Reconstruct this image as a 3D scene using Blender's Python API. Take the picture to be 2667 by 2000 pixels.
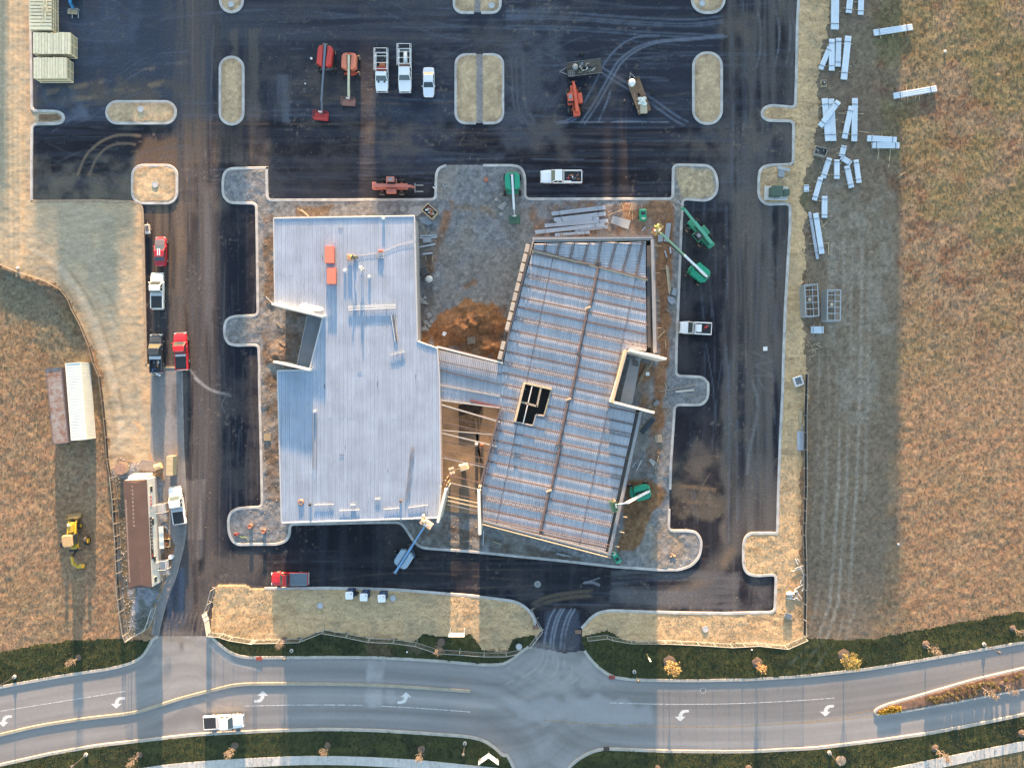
import bpy, math, random
import numpy as np
from mathutils import Vector, Matrix

# ------------------------------------------------------------------ camera, sky, sun, exposure
R = math.radians
SUN_EL = 6.0
CAMH = 116.0
scene = bpy.context.scene
for o in list(bpy.data.objects):
    bpy.data.objects.remove(o)
col = scene.collection
cam = bpy.data.objects.new('camera', bpy.data.cameras.new('camera'))
col.objects.link(cam)
cam.location = (0, 0, CAMH)
cam.data.sensor_fit = 'HORIZONTAL'
cam.data.angle = 2 * math.atan((1333.5 / 16.0) / CAMH)
cam.data.clip_end = 6000
cam.data.clip_start = 0.5
scene.camera = cam
world = bpy.data.worlds.new('World')
scene.world = world
world.use_nodes = True
wn = world.node_tree
bg = wn.nodes['Background']
sky = wn.nodes.new('ShaderNodeTexSky')
sky.sky_type = 'NISHITA'
sky.sun_disc = False
sky.sun_elevation = R(SUN_EL)
sky.sun_rotation = 0.0
sky.altitude = 200
sky.air_density = 1.0
sky.dust_density = 1.2
sky.ozone_density = 1.0
wn.links.new(sky.outputs[0], bg.inputs[0])
bg.inputs[1].default_value = 0.135
sl = bpy.data.lights.new('sun', 'SUN')
sl.energy = 5.0
sl.angle = R(0.8)
sl.color = (1.0, 0.62, 0.33)
sun = bpy.data.objects.new('sun', sl)
col.objects.link(sun)
sun.location = (0, 150, 60)
sun.rotation_euler = (-R(90 - SUN_EL), 0, 0)
vs = scene.view_settings
vs.view_transform = 'Standard'
vs.look = 'None'
vs.gamma = 1.0
vs.use_curve_mapping = False
vs.exposure = 2.65
scene.cycles.max_bounces = 6
scene.cycles.diffuse_bounces = 3
scene.cycles.glossy_bounces = 3
scene.cycles.transparent_max_bounces = 12

# ------------------------------------------------------------------ pixel -> metre helpers
SC = 16.0
X0 = (0, 660, 1320, 1967)
Y0 = (0, 490, 980, 1475)
def P(px, py, z=0.0):
    k = (CAMH - z) / CAMH
    return ((px - 1333.5) / SC * k, -(py - 1000.0) / SC * k)
def px_of(c, r, u, v):
    return (X0[c] + u / 3.16, Y0[r] + v / 3.16)
def T(c, r, u, v, z=0.0):
    return P(*px_of(c, r, u, v), z)
def TL(c, r, pts, z=0.0):
    return [T(c, r, u, v, z) for u, v in pts]
def F(u, v, z=0.0):
    return P(u * 1.2057, v * 1.2057, z)
def FL(pts, z=0.0):
    return [F(u, v, z) for u, v in pts]
def PL(pts, z=0.0):
    return [P(u, v, z) for u, v in pts]

# ------------------------------------------------------------------ materials
_mats = {}
def M(name, colr, rough=0.6, metal=0.0, var=0.12, scale=2.0, bump=0.0, rnd=0.0, spec=0.5, coat=0.0):
    if name in _mats:
        return _mats[name]
    m = bpy.data.materials.new(name)
    m.use_nodes = True
    nt = m.node_tree
    b = nt.nodes['Principled BSDF']
    b.inputs['Roughness'].default_value = rough
    b.inputs['Metallic'].default_value = metal
    b.inputs['Specular IOR Level'].default_value = spec
    if coat:
        b.inputs['Coat Weight'].default_value = coat
    tc = nt.nodes.new('ShaderNodeTexCoord')
    nz = nt.nodes.new('ShaderNodeTexNoise')
    nz.inputs['Scale'].default_value = scale
    nz.inputs['Detail'].default_value = 5
    nt.links.new(tc.outputs['Object'], nz.inputs['Vector'])
    mr = nt.nodes.new('ShaderNodeMapRange')
    mr.inputs['From Min'].default_value = 0.25
    mr.inputs['From Max'].default_value = 0.75
    mr.inputs['To Min'].default_value = 1 - var
    mr.inputs['To Max'].default_value = 1 + var
    nt.links.new(nz.outputs['Fac'], mr.inputs['Value'])
    val = mr.outputs[0]
    if rnd:
        oi = nt.nodes.new('ShaderNodeObjectInfo')
        mr2 = nt.nodes.new('ShaderNodeMapRange')
        mr2.inputs['To Min'].default_value = 1 - rnd
        mr2.inputs['To Max'].default_value = 1 + rnd
        nt.links.new(oi.outputs['Random'], mr2.inputs['Value'])
        mu = nt.nodes.new('ShaderNodeMath'); mu.operation = 'MULTIPLY'
        nt.links.new(val, mu.inputs[0]); nt.links.new(mr2.outputs[0], mu.inputs[1])
        val = mu.outputs[0]
    mx = nt.nodes.new('ShaderNodeVectorMath'); mx.operation = 'SCALE'
    mx.inputs[0].default_value = colr[:3]
    nt.links.new(val, mx.inputs['Scale'])
    nt.links.new(mx.outputs[0], b.inputs['Base Color'])
    if bump:
        bp = nt.nodes.new('ShaderNodeBump')
        bp.inputs['Strength'].default_value = bump
        bp.inputs['Distance'].default_value = 0.03
        nt.links.new(nz.outputs['Fac'], bp.inputs['Height'])
        nt.links.new(bp.outputs[0], b.inputs['Normal'])
    _mats[name] = m
    return m

def ground_mat(name, rough=0.9, fine=7.0, var=0.25, bump=0.3, bdist=0.03, spec=0.3, stretch=(1, 1, 1)):
    m = bpy.data.materials.new(name)
    m.use_nodes = True
    nt = m.node_tree
    b = nt.nodes['Principled BSDF']
    b.inputs['Roughness'].default_value = rough
    b.inputs['Specular IOR Level'].default_value = spec
    at = nt.nodes.new('ShaderNodeAttribute'); at.attribute_name = 'Col'
    tc = nt.nodes.new('ShaderNodeNewGeometry')
    mp = nt.nodes.new('ShaderNodeMapping'); mp.inputs['Scale'].default_value = stretch
    nt.links.new(tc.outputs['Position'], mp.inputs['Vector'])
    nz = nt.nodes.new('ShaderNodeTexNoise')
    nz.inputs['Scale'].default_value = fine
    nz.inputs['Detail'].default_value = 6
    nz.inputs['Roughness'].default_value = 0.7
    nt.links.new(mp.outputs[0], nz.inputs['Vector'])
    mr = nt.nodes.new('ShaderNodeMapRange')
    mr.inputs['From Min'].default_value = 0.3
    mr.inputs['From Max'].default_value = 0.7
    mr.inputs['To Min'].default_value = 1 - var
    mr.inputs['To Max'].default_value = 1 + var
    nt.links.new(nz.outputs['Fac'], mr.inputs['Value'])
    n2 = nt.nodes.new('ShaderNodeTexNoise')
    n2.inputs['Scale'].default_value = fine * 0.35
    n2.inputs['Detail'].default_value = 8
    n2.inputs['Roughness'].default_value = 0.75
    nt.links.new(mp.outputs[0], n2.inputs['Vector'])
    mr2 = nt.nodes.new('ShaderNodeMapRange')
    mr2.inputs['From Min'].default_value = 0.3
    mr2.inputs['From Max'].default_value = 0.7
    mr2.inputs['To Min'].default_value = 1 - var * 0.9
    mr2.inputs['To Max'].default_value = 1 + var * 0.9
    nt.links.new(n2.outputs['Fac'], mr2.inputs['Value'])
    mm = nt.nodes.new('ShaderNodeMath'); mm.operation = 'MULTIPLY'
    nt.links.new(mr.outputs[0], mm.inputs[0]); nt.links.new(mr2.outputs[0], mm.inputs[1])
    mx = nt.nodes.new('ShaderNodeVectorMath'); mx.operation = 'SCALE'
    nt.links.new(at.outputs['Color'], mx.inputs[0])
    nt.links.new(mm.outputs[0], mx.inputs['Scale'])
    nt.links.new(mx.outputs[0], b.inputs['Base Color'])
    if bump:
        bp = nt.nodes.new('ShaderNodeBump')
        bp.inputs['Strength'].default_value = bump
        bp.inputs['Distance'].default_value = bdist
        nt.links.new(nz.outputs['Fac'], bp.inputs['Height'])
        nt.links.new(bp.outputs[0], b.inputs['Normal'])
    return m

def alpha_mat(name, colr, alpha, rough=0.8, scale=3.0, lo=0.35, hi=0.65):
    """patchy coat: the noise decides where it covers and where the surface below shows"""
    m = bpy.data.materials.new(name)
    m.use_nodes = True
    nt = m.node_tree
    b = nt.nodes['Principled BSDF']
    b.inputs['Base Color'].default_value = (*colr, 1)
    b.inputs['Roughness'].default_value = rough
    ge = nt.nodes.new('ShaderNodeNewGeometry')
    nz = nt.nodes.new('ShaderNodeTexNoise')
    nz.inputs['Scale'].default_value = scale
    nz.inputs['Detail'].default_value = 6
    nt.links.new(ge.outputs['Position'], nz.inputs['Vector'])
    mr = nt.nodes.new('ShaderNodeMapRange')
    mr.inputs['From Min'].default_value = lo
    mr.inputs['From Max'].default_value = hi
    mr.inputs['To Min'].default_value = alpha * 0.4
    mr.inputs['To Max'].default_value = alpha
    nt.links.new(nz.outputs['Fac'], mr.inputs['Value'])
    nt.links.new(mr.outputs[0], b.inputs['Alpha'])
    return m

# ------------------------------------------------------------------ mesh builder
class MB:
    def __init__(s):
        s.v = []; s.f = []
    def add(s, vs_, fs):
        o = len(s.v)
        s.v.extend([tuple(p) for p in vs_])
        s.f.extend([tuple(i + o for i in f) for f in fs])
        return s
    def box(s, c, d, rz=0.0, taper=1.0, ry=0.0):
        x, y, z = d[0] / 2, d[1] / 2, d[2] / 2
        pts = [(-x, -y, -z), (x, -y, -z), (x, y, -z), (-x, y, -z),
               (-x * taper, -y * taper, z), (x * taper, -y * taper, z), (x * taper, y * taper, z), (-x * taper, y * taper, z)]
        cr, sr = math.cos(rz), math.sin(rz)
        cy, sy = math.cos(ry), math.sin(ry)
        out = []
        for a, b, h in pts:
            a, h = a * cy + h * sy, -a * sy + h * cy
            out.append((c[0] + a * cr - b * sr, c[1] + a * sr + b * cr, c[2] + h))
        return s.add(out, [(3, 2, 1, 0), (4, 5, 6, 7), (0, 1, 5, 4), (1, 2, 6, 5), (2, 3, 7, 6), (3, 0, 4, 7)])
    def bbox(s, c, d, b=0.03, rz=0.0):
        """box with chamfered edges"""
        x, y, z = d[0] / 2, d[1] / 2, d[2] / 2
        def ring(ix, iy, zz):
            k = b
            return [(-ix + k, -iy, zz), (ix - k, -iy, zz), (ix, -iy + k, zz), (ix, iy - k, zz),
                    (ix - k, iy, zz), (-ix + k, iy, zz), (-ix, iy - k, zz), (-ix, -iy + k, zz)]
        rings = [ring(x - b, y - b, -z), ring(x, y, -z + b), ring(x, y, z - b), ring(x - b, y - b, z)]
        cr, sr = math.cos(rz), math.sin(rz)
        rr = [[(c[0] + a * cr - e * sr, c[1] + a * sr + e * cr, c[2] + h) for a, e, h in g] for g in rings]
        return s.loft(rr)
    def loft(s, rings, cap=True, closed=True):
        n = len(rings[0]); o = len(s.v)
        for g in rings:
            s.v.extend([tuple(p) for p in g])
        m = n if closed else n - 1
        for i in range(len(rings) - 1):
            for j in range(m):
                a = o + i * n + j; b = o + i * n + (j + 1) % n
                s.f.append((a, b, b + n, a + n))
        if cap:
            s.f.append(tuple(o + j for j in reversed(range(n))))
            s.f.append(tuple(o + (len(rings) - 1) * n + j for j in range(n)))
        return s
    def tube(s, pts, r, n=5, r2=None, cap=True):
        pts = [Vector(p) for p in pts]
        rings = []
        for i, p in enumerate(pts):
            d = (pts[min(i + 1, len(pts) - 1)] - pts[max(i - 1, 0)])
            d = d.normalized() if d.length > 1e-9 else Vector((0, 0, 1))
            up = Vector((0, 0, 1)) if abs(d.z) < 0.9 else Vector((1, 0, 0))
            a = d.cross(up).normalized(); b = a.cross(d)
            t = i / max(1, len(pts) - 1)
            rr = r if r2 is None else r + (r2 - r) * t
            rings.append([p + (a * math.cos(2 * math.pi * k / n) + b * math.sin(2 * math.pi * k / n)) * rr for k in range(n)])
        return s.loft(rings, cap)
    def beam(s, p0, p1, w, h):
        """square section bar between two points"""
        p0 = Vector(p0); p1 = Vector(p1); d = (p1 - p0).normalized()
        up = Vector((0, 0, 1)) if abs(d.z) < 0.95 else Vector((1, 0, 0))
        a = d.cross(up).normalized() * (w / 2); b = a.normalized().cross(d) * (h / 2)
        rings = [[p - a - b, p + a - b, p + a + b, p - a + b] for p in (p0, p1)]
        return s.loft(rings)
    def cyl(s, c, r, h, n=12, r2=None):
        r2 = r if r2 is None else r2
        return s.loft([[(c[0] + q * math.cos(2 * math.pi * k / n), c[1] + q * math.sin(2 * math.pi * k / n), zz) for k in range(n)]
                       for q, zz in ((r, c[2]), (r2, c[2] + h))])
    def lathe(s, c, prof, n=12):
        return s.loft([[(c[0] + q * math.cos(2 * math.pi * k / n), c[1] + q * math.sin(2 * math.pi * k / n), c[2] + zz) for k in range(n)]
                       for q, zz in prof])
    def prism(s, poly, z0, z1):
        return s.loft([[(x, y, z0) for x, y in poly], [(x, y, z1) for x, y in poly]])
    def blob(s, c, rad, seed=0, n=8, m=6, amp=0.25):
        rg = random.Random(seed); rings = []
        for i in range(1, m):
            th = math.pi * i / m
            rings.append([(c[0] + rad[0] * math.sin(th) * math.cos(2 * math.pi * k / n) * (1 + rg.uniform(-amp, amp)),
                           c[1] + rad[1] * math.sin(th) * math.sin(2 * math.pi * k / n) * (1 + rg.uniform(-amp, amp)),
                           c[2] - rad[2] * math.cos(th) * (1 + rg.uniform(-amp, amp) * 0.5)) for k in range(n)])
        return s.loft(rings)
    def data(s, name, mat, smooth=False):
        me = bpy.data.meshes.new(name)
        me.from_pydata(s.v, [], s.f)
        me.materials.append(mat)
        if smooth:
            me.polygons.foreach_set('use_smooth', [True] * len(me.polygons))
        me.update()
        return me
    def build(s, name, mat, parent=None, smooth=False):
        return link(name, s.data(name, mat, smooth), parent)

def link(name, me, parent=None, loc=None, rz=None):
    o = bpy.data.objects.new(name, me)
    col.objects.link(o)
    if parent is not None:
        o.parent = parent
    if loc is not None:
        o.location = loc
    if rz is not None:
        o.rotation_euler = (0, 0, rz)
    return o
def tag(o, label=None, cat=None, group=None, kind=None):
    if label: o['label'] = label
    if cat: o['category'] = cat
    if group: o['group'] = group
    if kind: o['kind'] = kind
    return o
def thing(name, label, cat, loc=(0, 0, 0), rz=0.0, group=None):
    o = bpy.data.objects.new(name, None)
    col.objects.link(o)
    o.empty_display_size = 0.3
    o.location = loc; o.rotation_euler = (0, 0, rz)
    return tag(o, label, cat, group)
def copy_tree(o, parent=None, loc=None, rz=None, label=None, scale=None):
    c = o.copy(); col.objects.link(c)
    c.parent = parent
    if loc is not None: c.location = loc
    if rz is not None: c.rotation_euler = (0, 0, rz)
    if scale is not None: c.scale = (scale,) * 3
    if label: c['label'] = label
    for ch in list(o.children):
        copy_tree(ch, c)
    return c

# ------------------------------------------------------------------ numpy noise
_tab = np.random.RandomState(7).rand(12, 256, 256).astype(np.float32)
def vnoise(X, Y, s, seed=0, sx=1.0, sy=1.0):
    t = _tab[seed % 12]
    x = X / (s * sx) + 57.3 * seed; y = Y / (s * sy) + 31.7 * seed
    xi = np.floor(x).astype(np.int64); yi = np.floor(y).astype(np.int64)
    fx = x - xi; fy = y - yi
    fx = fx * fx * (3 - 2 * fx); fy = fy * fy * (3 - 2 * fy)
    a = t[xi & 255, yi & 255]; b = t[(xi + 1) & 255, yi & 255]
    c = t[xi & 255, (yi + 1) & 255]; d = t[(xi + 1) & 255, (yi + 1) & 255]
    return (a * (1 - fx) + b * fx) * (1 - fy) + (c * (1 - fx) + d * fx) * fy
def fbm(X, Y, s, seed=0, octv=4, sx=1.0, sy=1.0, gain=0.55):
    v = 0.0; a = 1.0; t = 0.0
    for i in range(octv):
        v = v + a * vnoise(X, Y, s / 2 ** i, seed + i, sx, sy); t += a; a *= gain
    return v / t
def sstep(a, b, x):
    t = np.clip((x - a) / (b - a), 0, 1)
    return t * t * (3 - 2 * t)
def inside(poly, X, Y):
    r = np.zeros(X.shape, bool)
    xs = [p[0] for p in poly]; ys = [p[1] for p in poly]
    sel = (X >= min(xs)) & (X <= max(xs)) & (Y >= min(ys)) & (Y <= max(ys))
    x = X[sel]; y = Y[sel]; q = np.zeros(x.shape, bool)
    n = len(poly)
    for i in range(n):
        x1, y1 = poly[i]; x2, y2 = poly[(i + 1) % n]
        if y1 == y2: continue
        c = ((y1 > y) != (y2 > y)) & (x < (x2 - x1) * (y - y1) / (y2 - y1) + x1)
        q ^= c
    r[sel] = q
    return r
def pdist(pts, X, Y):
    d = np.full(X.shape, 1e9)
    for (x1, y1), (x2, y2) in zip(pts[:-1], pts[1:]):
        dx, dy = x2 - x1, y2 - y1
        L = dx * dx + dy * dy + 1e-9
        t = np.clip(((X - x1) * dx + (Y - y1) * dy) / L, 0, 1)
        d = np.minimum(d, np.hypot(X - x1 - t * dx, Y - y1 - t * dy))
    return d
def fillet(pts, rad, closed=False, n=4):
    out = []
    N = len(pts)
    for i in range(N):
        if not closed and i in (0, N - 1):
            out.append(pts[i]); continue
        p = Vector(pts[i]); a = Vector(pts[i - 1]); b = Vector(pts[(i + 1) % N])
        da, db = (a - p).length, (b - p).length
        if da < 1e-6 or db < 1e-6: continue
        ra = min(rad, da * 0.45); rb = min(rad, db * 0.45)
        q0 = p + (a - p) / da * ra; q2 = p + (b - p) / db * rb
        for k in range(n + 1):
            t = k / n
            q = q0 * (1 - t) ** 2 + p * 2 * t * (1 - t) + q2 * t * t
            out.append((q.x, q.y))
    return out
def rrect(c, r, u0, v0, u1, v1, rad, n=6):
    """rounded rectangle from tile pixels -> metres"""
    x0, y1 = T(c, r, u0, v0); x1, y0 = T(c, r, u1, v1)
    rad = rad / 3.16 / SC
    pts = []
    for cx, cy, a0 in ((x1 - rad, y1 - rad, 0), (x0 + rad, y1 - rad, 90), (x0 + rad, y0 + rad, 180), (x1 - rad, y0 + rad, 270)):
        for k in range(n + 1):
            a = R(a0 + 90 * k / n)
            pts.append((cx + rad * math.cos(a), cy + rad * math.sin(a)))
    return pts
# ------------------------------------------------------------------ outlines of the setting (metres)
right_kerb = (TL(3, 0, [(365, -260), (355, 0), (345, 200), (335, 700), (328, 888), (130, 870), (75, 890), (52, 925), (60, 965), (100, 995),
                        (315, 1000), (310, 1355), (110, 1362), (50, 1385), (30, 1430), (25, 1600)])
              + TL(3, 1, [(45, 100), (90, 135), (285, 130), (285, 300), (265, 650), (245, 1000), (230, 1400)])
              + TL(3, 2, [(225, 100), (205, 500), (190, 900), (180, 1300)])
              + TL(2, 2, [(2205, 1290), (2000, 1290), (1958, 1330), (1945, 1400), (1945, 1560), (1975, 1620), (2040, 1640)])
              + TL(3, 3, [(170, 65), (160, 375)])
              + TL(2, 3, [(1800, 385), (1400, 380), (1000, 365), (850, 360), (760, 375), (690, 420), (640, 480), (615, 505)]))
mid_kerb = (TL(0, 3, [(2180, 180)]) + TL(1, 3, [(300, 178), (600, 175), (900, 180), (1200, 190), (1500, 215), (1800, 240), (2000, 265), (2150, 285)])
            + TL(2, 3, [(140, 322), (200, 380), (230, 440), (230, 480)]))
left_kerb = TL(0, 0, [(246, -260), (250, 0), (255, 300), (262, 700), (264, 915), (470, 920), (515, 940), (528, 970), (515, 1005), (480, 1020), (266, 1026), (262, 1300)]) + TL(0, 1, [(262, 112), (800, 106), (1090, 118), (1150, 132), (1172, 170), (1180, 400), (1190, 800), (1198, 1200), (1205, 1450)])
strip_right = TL(0, 1, [(1500, 1480)]) + TL(0, 2, [(1498, 0), (1510, 600), (1525, 900), (1535, 1200), (1510, 1400), (1450, 1640)]) + TL(0, 3, [(1380, 250), (1330, 430), (1300, 575)])
strip_left = TL(0, 1, [(1225, 1480)]) + TL(0, 2, [(1240, 0), (1245, 640), (1262, 700), (1350, 800), (1340, 1000), (1380, 1250), (1450, 1400), (1420, 1540)]) + TL(0, 3, [(1390, 60), (1290, 330), (1255, 560)])
asphalt_poly = left_kerb + strip_right + TL(0, 3, [(1720, 575), (1730, 540), (1745, 400), (1770, 180), (1800, 150), (2030, 150), (2060, 175)]) + mid_kerb + TL(2, 3, [(290, 520), (180, 658), (330, 680), (470, 712), (640, 690), (615, 600)]) + right_kerb[::-1]
strip_poly = strip_right + strip_left[::-1]
pad_kerb = (TL(0, 0, [(2212, 1385), (1900, 1390), (1855, 1415), (1835, 1480), (1838, 1600)])
            + TL(0, 1, [(1850, 80), (1890, 122), (2112, 128), (2118, 500), (2125, 1050), (1930, 1055), (1870, 1080), (1850, 1130), (1850, 1220), (1880, 1280), (1940, 1295), (2130, 1290), (2138, 1500)])
            + TL(0, 2, [(2135, 0), (2150, 600), (2160, 1075), (1960, 1085), (1900, 1120), (1880, 1180), (1885, 1280), (1910, 1350), (1960, 1385)])
            + TL(1, 2, [(0, 1380), (200, 1380), (270, 1355), (300, 1300), (300, 1215), (600, 1210), (1000, 1200), (1200, 1200), (1240, 1230), (1330, 1370), (1390, 1410), (1800, 1440)])
            + TL(2, 2, [(500, 1520), (900, 1565), (1250, 1590), (1420, 1590), (1520, 1555), (1580, 1490), (1600, 1400), (1595, 1340), (1560, 1285), (1500, 1270), (1330, 1270), (1335, 1090),
                        (1342, 930), (1350, 700), (1370, 400), (1380, 235), (1600, 235), (1640, 200), (1655, 150), (1655, 60)])
            + TL(2, 1, [(1650, 1600), (1610, 1555), (1390, 1545), (1395, 1300), (1420, 700), (1445, 90), (1640, 105), (1700, 75), (1730, 20)])
            + TL(2, 0, [(1730, 1480), (1700, 1400), (1650, 1365), (1370, 1360), (1365, 1640), (150, 1640), (148, 1450), (120, 1385), (60, 1365)])
            + TL(1, 0, [(1890, 1365), (1590, 1365), (1530, 1385), (1505, 1430), (1500, 1645), (115, 1650), (110, 1385)]))
road_n = (TL(0, 3, [(-500, 1110), (-300, 1060), (0, 990), (500, 900), (900, 840), (1050, 805), (1150, 760), (1210, 690), (1255, 600), (1300, 575)]),
          TL(0, 3, [(1720, 575), (1745, 575), (1790, 625), (1870, 690), (1960, 735), (2060, 748)]) + TL(1, 3, [(126, 748), (600, 744), (950, 744), (1300, 760), (1600, 780), (1800, 800), (1950, 808), (2060, 800), (2140, 755), (2200, 700)]) + TL(2, 3, [(180, 658)]),
          TL(2, 3, [(640, 690), (680, 750), (750, 825), (830, 885), (900, 912), (1050, 930), (1500, 937), (2000, 928)]) + TL(3, 3, [(400, 900), (900, 845), (1300, 780), (1700, 710), (2212, 620), (2500, 560), (2700, 510)]))
road_s = (TL(3, 3, [(2700, 1090), (2500, 1150), (2212, 1215), (1800, 1300), (1400, 1375), (1000, 1432), (500, 1492), (0, 1518)]) + TL(2, 3, [(1800, 1522), (1300, 1517), (820, 1497), (720, 1512), (600, 1572), (500, 1659), (420, 1850)]),
          TL(2, 3, [(130, 1850), (60, 1659), (0, 1540)]) + TL(1, 3, [(2060, 1560), (1980, 1480), (1880, 1420), (1750, 1395), (1400, 1370), (1000, 1345), (600, 1337), (126, 1350)]) + TL(0, 3, [(1600, 1382), (1110, 1437), (800, 1472), (400, 1542), (0, 1632), (-300, 1700), (-500, 1750)]))
road_poly = road_n[0] + road_n[1] + TL(2, 3, [(330, 680), (470, 712)]) + road_n[2] + road_s[0] + TL(2, 3, [(300, 2300)]) + road_s[1]
grass_poly = (TL(0, 3, [(-500, 780), (0, 700), (300, 650), (600, 600), (1000, 590), (1050, 610), (1260, 600), (1740, 540), (1800, 560), (2100, 610)])
              + TL(1, 3, [(420, 590), (580, 520), (780, 550), (960, 590), (1300, 615), (1400, 560), (1600, 570), (1800, 560), (1880, 680), (2080, 715)])
              + TL(2, 3, [(60, 580), (220, 560), (640, 570), (700, 560), (820, 530), (890, 565), (1000, 615), (1400, 625)])
              + TL(3, 3, [(0, 640), (250, 665), (415, 590), (700, 600), (1000, 590), (1400, 510), (1800, 440), (2212, 360), (2600, 290), (2600, 2600)]) + TL(0, 3, [(-500, 2600)]))
silt_left = TL(0, 1, [(-500, 480), (0, 625), (150, 690), (380, 765), (520, 840), (580, 920), (610, 1000), (680, 1130), (750, 1300), (790, 1450)]) + TL(0, 2, [(835, 0), (860, 200), (890, 500), (900, 680), (930, 850)])
straw_left = TL(0, 0, [(-500, -400), (2000, -400), (2000, 1600)]) + TL(0, 2, [(1300, 830)]) + silt_left[::-1]
verge_edge = TL(3, 0, [(590, -400), (600, 0), (600, 150), (560, 350), (530, 500), (500, 900), (490, 1200), (400, 1400)]) + TL(3, 1, [(385, 60), (405, 300), (410, 500), (380, 800), (380, 1000), (410, 1300), (425, 1600)]) + TL(3, 2, [(415, 200), (375, 700), (375, 1659)]) + TL(3, 3, [(380, 300), (410, 590), (250, 665)])
verge_right = TL(3, 0, [(-300, -400)]) + verge_edge + TL(2, 3, [(600, 700)]) + TL(0, 3, [(1720, 620), (1720, 90)])
gravel_poly = TL(0, 2, [(930, 830), (1000, 700), (1262, 700), (1350, 800), (1340, 1000), (1380, 1250), (1450, 1400), (1420, 1540)]) + TL(0, 3, [(1390, 60), (1290, 330), (1230, 490), (1060, 600), (1045, 600), (1000, 300), (975, 0)]) + TL(0, 2, [(970, 1350), (950, 1050)])
isl = [
    ('B', rrect(0, 0, 880, 840, 1447, 1017, 86)), ('C', rrect(0, 0, 1813, 475, 2003, 1025, 92)),
    ('D', rrect(0, 0, 1092, 1365, 1458, 1674, 85)), ('A', rrect(0, 0, 1815, -450, 1998, 102, 90)),
    ('E', rrect(1, 0, 1652, -470, 2032, 108, 70)), ('F', rrect(1, 0, 1666, 455, 2053, 1016, 80)),
    ('G', rrect(2, 0, 1524, -450, 1788, 108, 110)), ('H', rrect(2, 0, 1535, 440, 1766, 1020, 108)),
    ('J', TL(0, 0, [(325, 945), (480, 940), (508, 960), (508, 985), (480, 1000), (325, 1005)])),
]
median_top = TL(3, 3, [(985, 1185), (1020, 1160), (1100, 1130), (1400, 1045), (1800, 930), (2212, 835), (2600, 750)])
median_bot = TL(3, 3, [(2600, 930), (2212, 1005), (1600, 1122), (1200, 1192), (1010, 1218), (985, 1205)])
median_poly = median_top + median_bot

# ------------------------------------------------------------------ one height and colour field for all the ground
RES = 0.2
gx = np.arange(-94, 94 + 1e-6, RES); gy = np.arange(-73, 73 + 1e-6, RES)
NX, NY = len(gx), len(gy)
VX, VY = np.meshgrid(gx, gy, indexing='ij')
CX = VX[:-1, :-1] + RES / 2; CY = VY[:-1, :-1] + RES / 2
jx = (fbm(CX, CY, 2.5, 3, 4, gain=.75) - 0.5) * 2.6; jy = (fbm(CX, CY, 2.5, 5, 4, gain=.75) - 0.5) * 2.6
cls = np.zeros(CX.shape, np.int8)
cls[inside(straw_left, CX + jx, CY + jy)] = 1
cls[inside(verge_right, CX + jx, CY + jy)] = 1
cls[inside(grass_poly, CX + jx * 0.3, CY + jy * 0.3)] = 2
cls[inside(asphalt_poly, CX, CY)] = 3
cls[inside(gravel_poly, CX + jx, CY + jy)] = 5
cls[inside(strip_poly, CX, CY)] = 4
for nm, poly in isl:
    cls[inside(poly, CX, CY)] = 6
cls[inside(pad_kerb, CX, CY)] = 7
cls[inside(road_poly, CX, CY)] = 8
cls[inside(median_poly, CX, CY)] = 9

def vmask(ids):
    """per-vertex share of the cells of these classes"""
    m = np.isin(cls, ids).astype(np.float32)
    a = np.zeros((NX, NY), np.float32)
    a[:-1, :-1] += m; a[1:, :-1] += m; a[:-1, 1:] += m; a[1:, 1:] += m
    return a / 4
H = np.where(np.isin(cls, [3, 8]), 0.0, 0.12)
H = np.where(cls == 4, 0.02, H)
H = np.where(cls == 9, 0.16, H)
HV = np.pad(H, 1, mode='edge')
HV = (HV[:-1, :-1] + HV[1:, :-1] + HV[:-1, 1:] + HV[1:, 1:]) / 4
rough1 = fbm(VX, VY, 0.9, 1, 3) - 0.5
rough2 = fbm(VX, VY, 3.5, 2, 3) - 0.5
fm = vmask([0]); sm = vmask([1]); gm = vmask([2]); pm = vmask([7]); im = vmask([6, 9]); vm = vmask([5])
soft = fbm(VX, VY, 9, 4, 2)
HV = HV + fm ** 2 * (rough1 * 0.10 + rough2 * 0.08) * (0.55 + 0.7 * soft) + sm ** 2 * (rough1 * 0.07 + rough2 * 0.10) + gm ** 2 * (rough1 * 0.10 + rough2 * 0.06)
HV = HV + pm ** 2 * (rough1 * 0.12 + rough2 * 0.14) + im ** 2 * (0.04 + rough1 * 0.10) + vm ** 2 * (rough1 * 0.12)
# the heap of spoil between the buildings, and a bank on the left verge
def heap(c, rx, ry, h, seed):
    global HV
    d = np.hypot((VX - c[0]) / rx, (VY - c[1]) / ry)
    HV = HV + h * np.clip(1 - d, 0, 1) ** 0.9 * (0.1 + 1.5 * fbm(VX, VY, 1.5, seed, 4, gain=.7)) * pm
heap(T(1, 1, 1830, 1110), 5.6, 3.9, 1.3, 5)
heap(T(1, 1, 1640, 1150), 3.8, 2.6, 0.8, 6)
heap(T(1, 1, 1950, 1320), 4.0, 2.2, 0.9, 7)
heap(T(2, 2, 1050, 1150), 4.2, 6.0, 0.55, 8)
heap(T(1, 1, 200, 1380), 2.0, 2.6, 0.5, 9)
heap(T(2, 1, 1200, 200), 7, 2, 0.3, 3)
HV[vmask([3, 8]) > 0.99] = 0.0
floor_slab = PL([(1146, 1036), (1312, 1056), (1296, 1130), (1262, 1275), (1254, 1340), (1150, 1330)])
near_slab = inside(floor_slab, VX, VY)
HV[near_slab] = np.minimum(HV[near_slab], 0.1)

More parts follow.
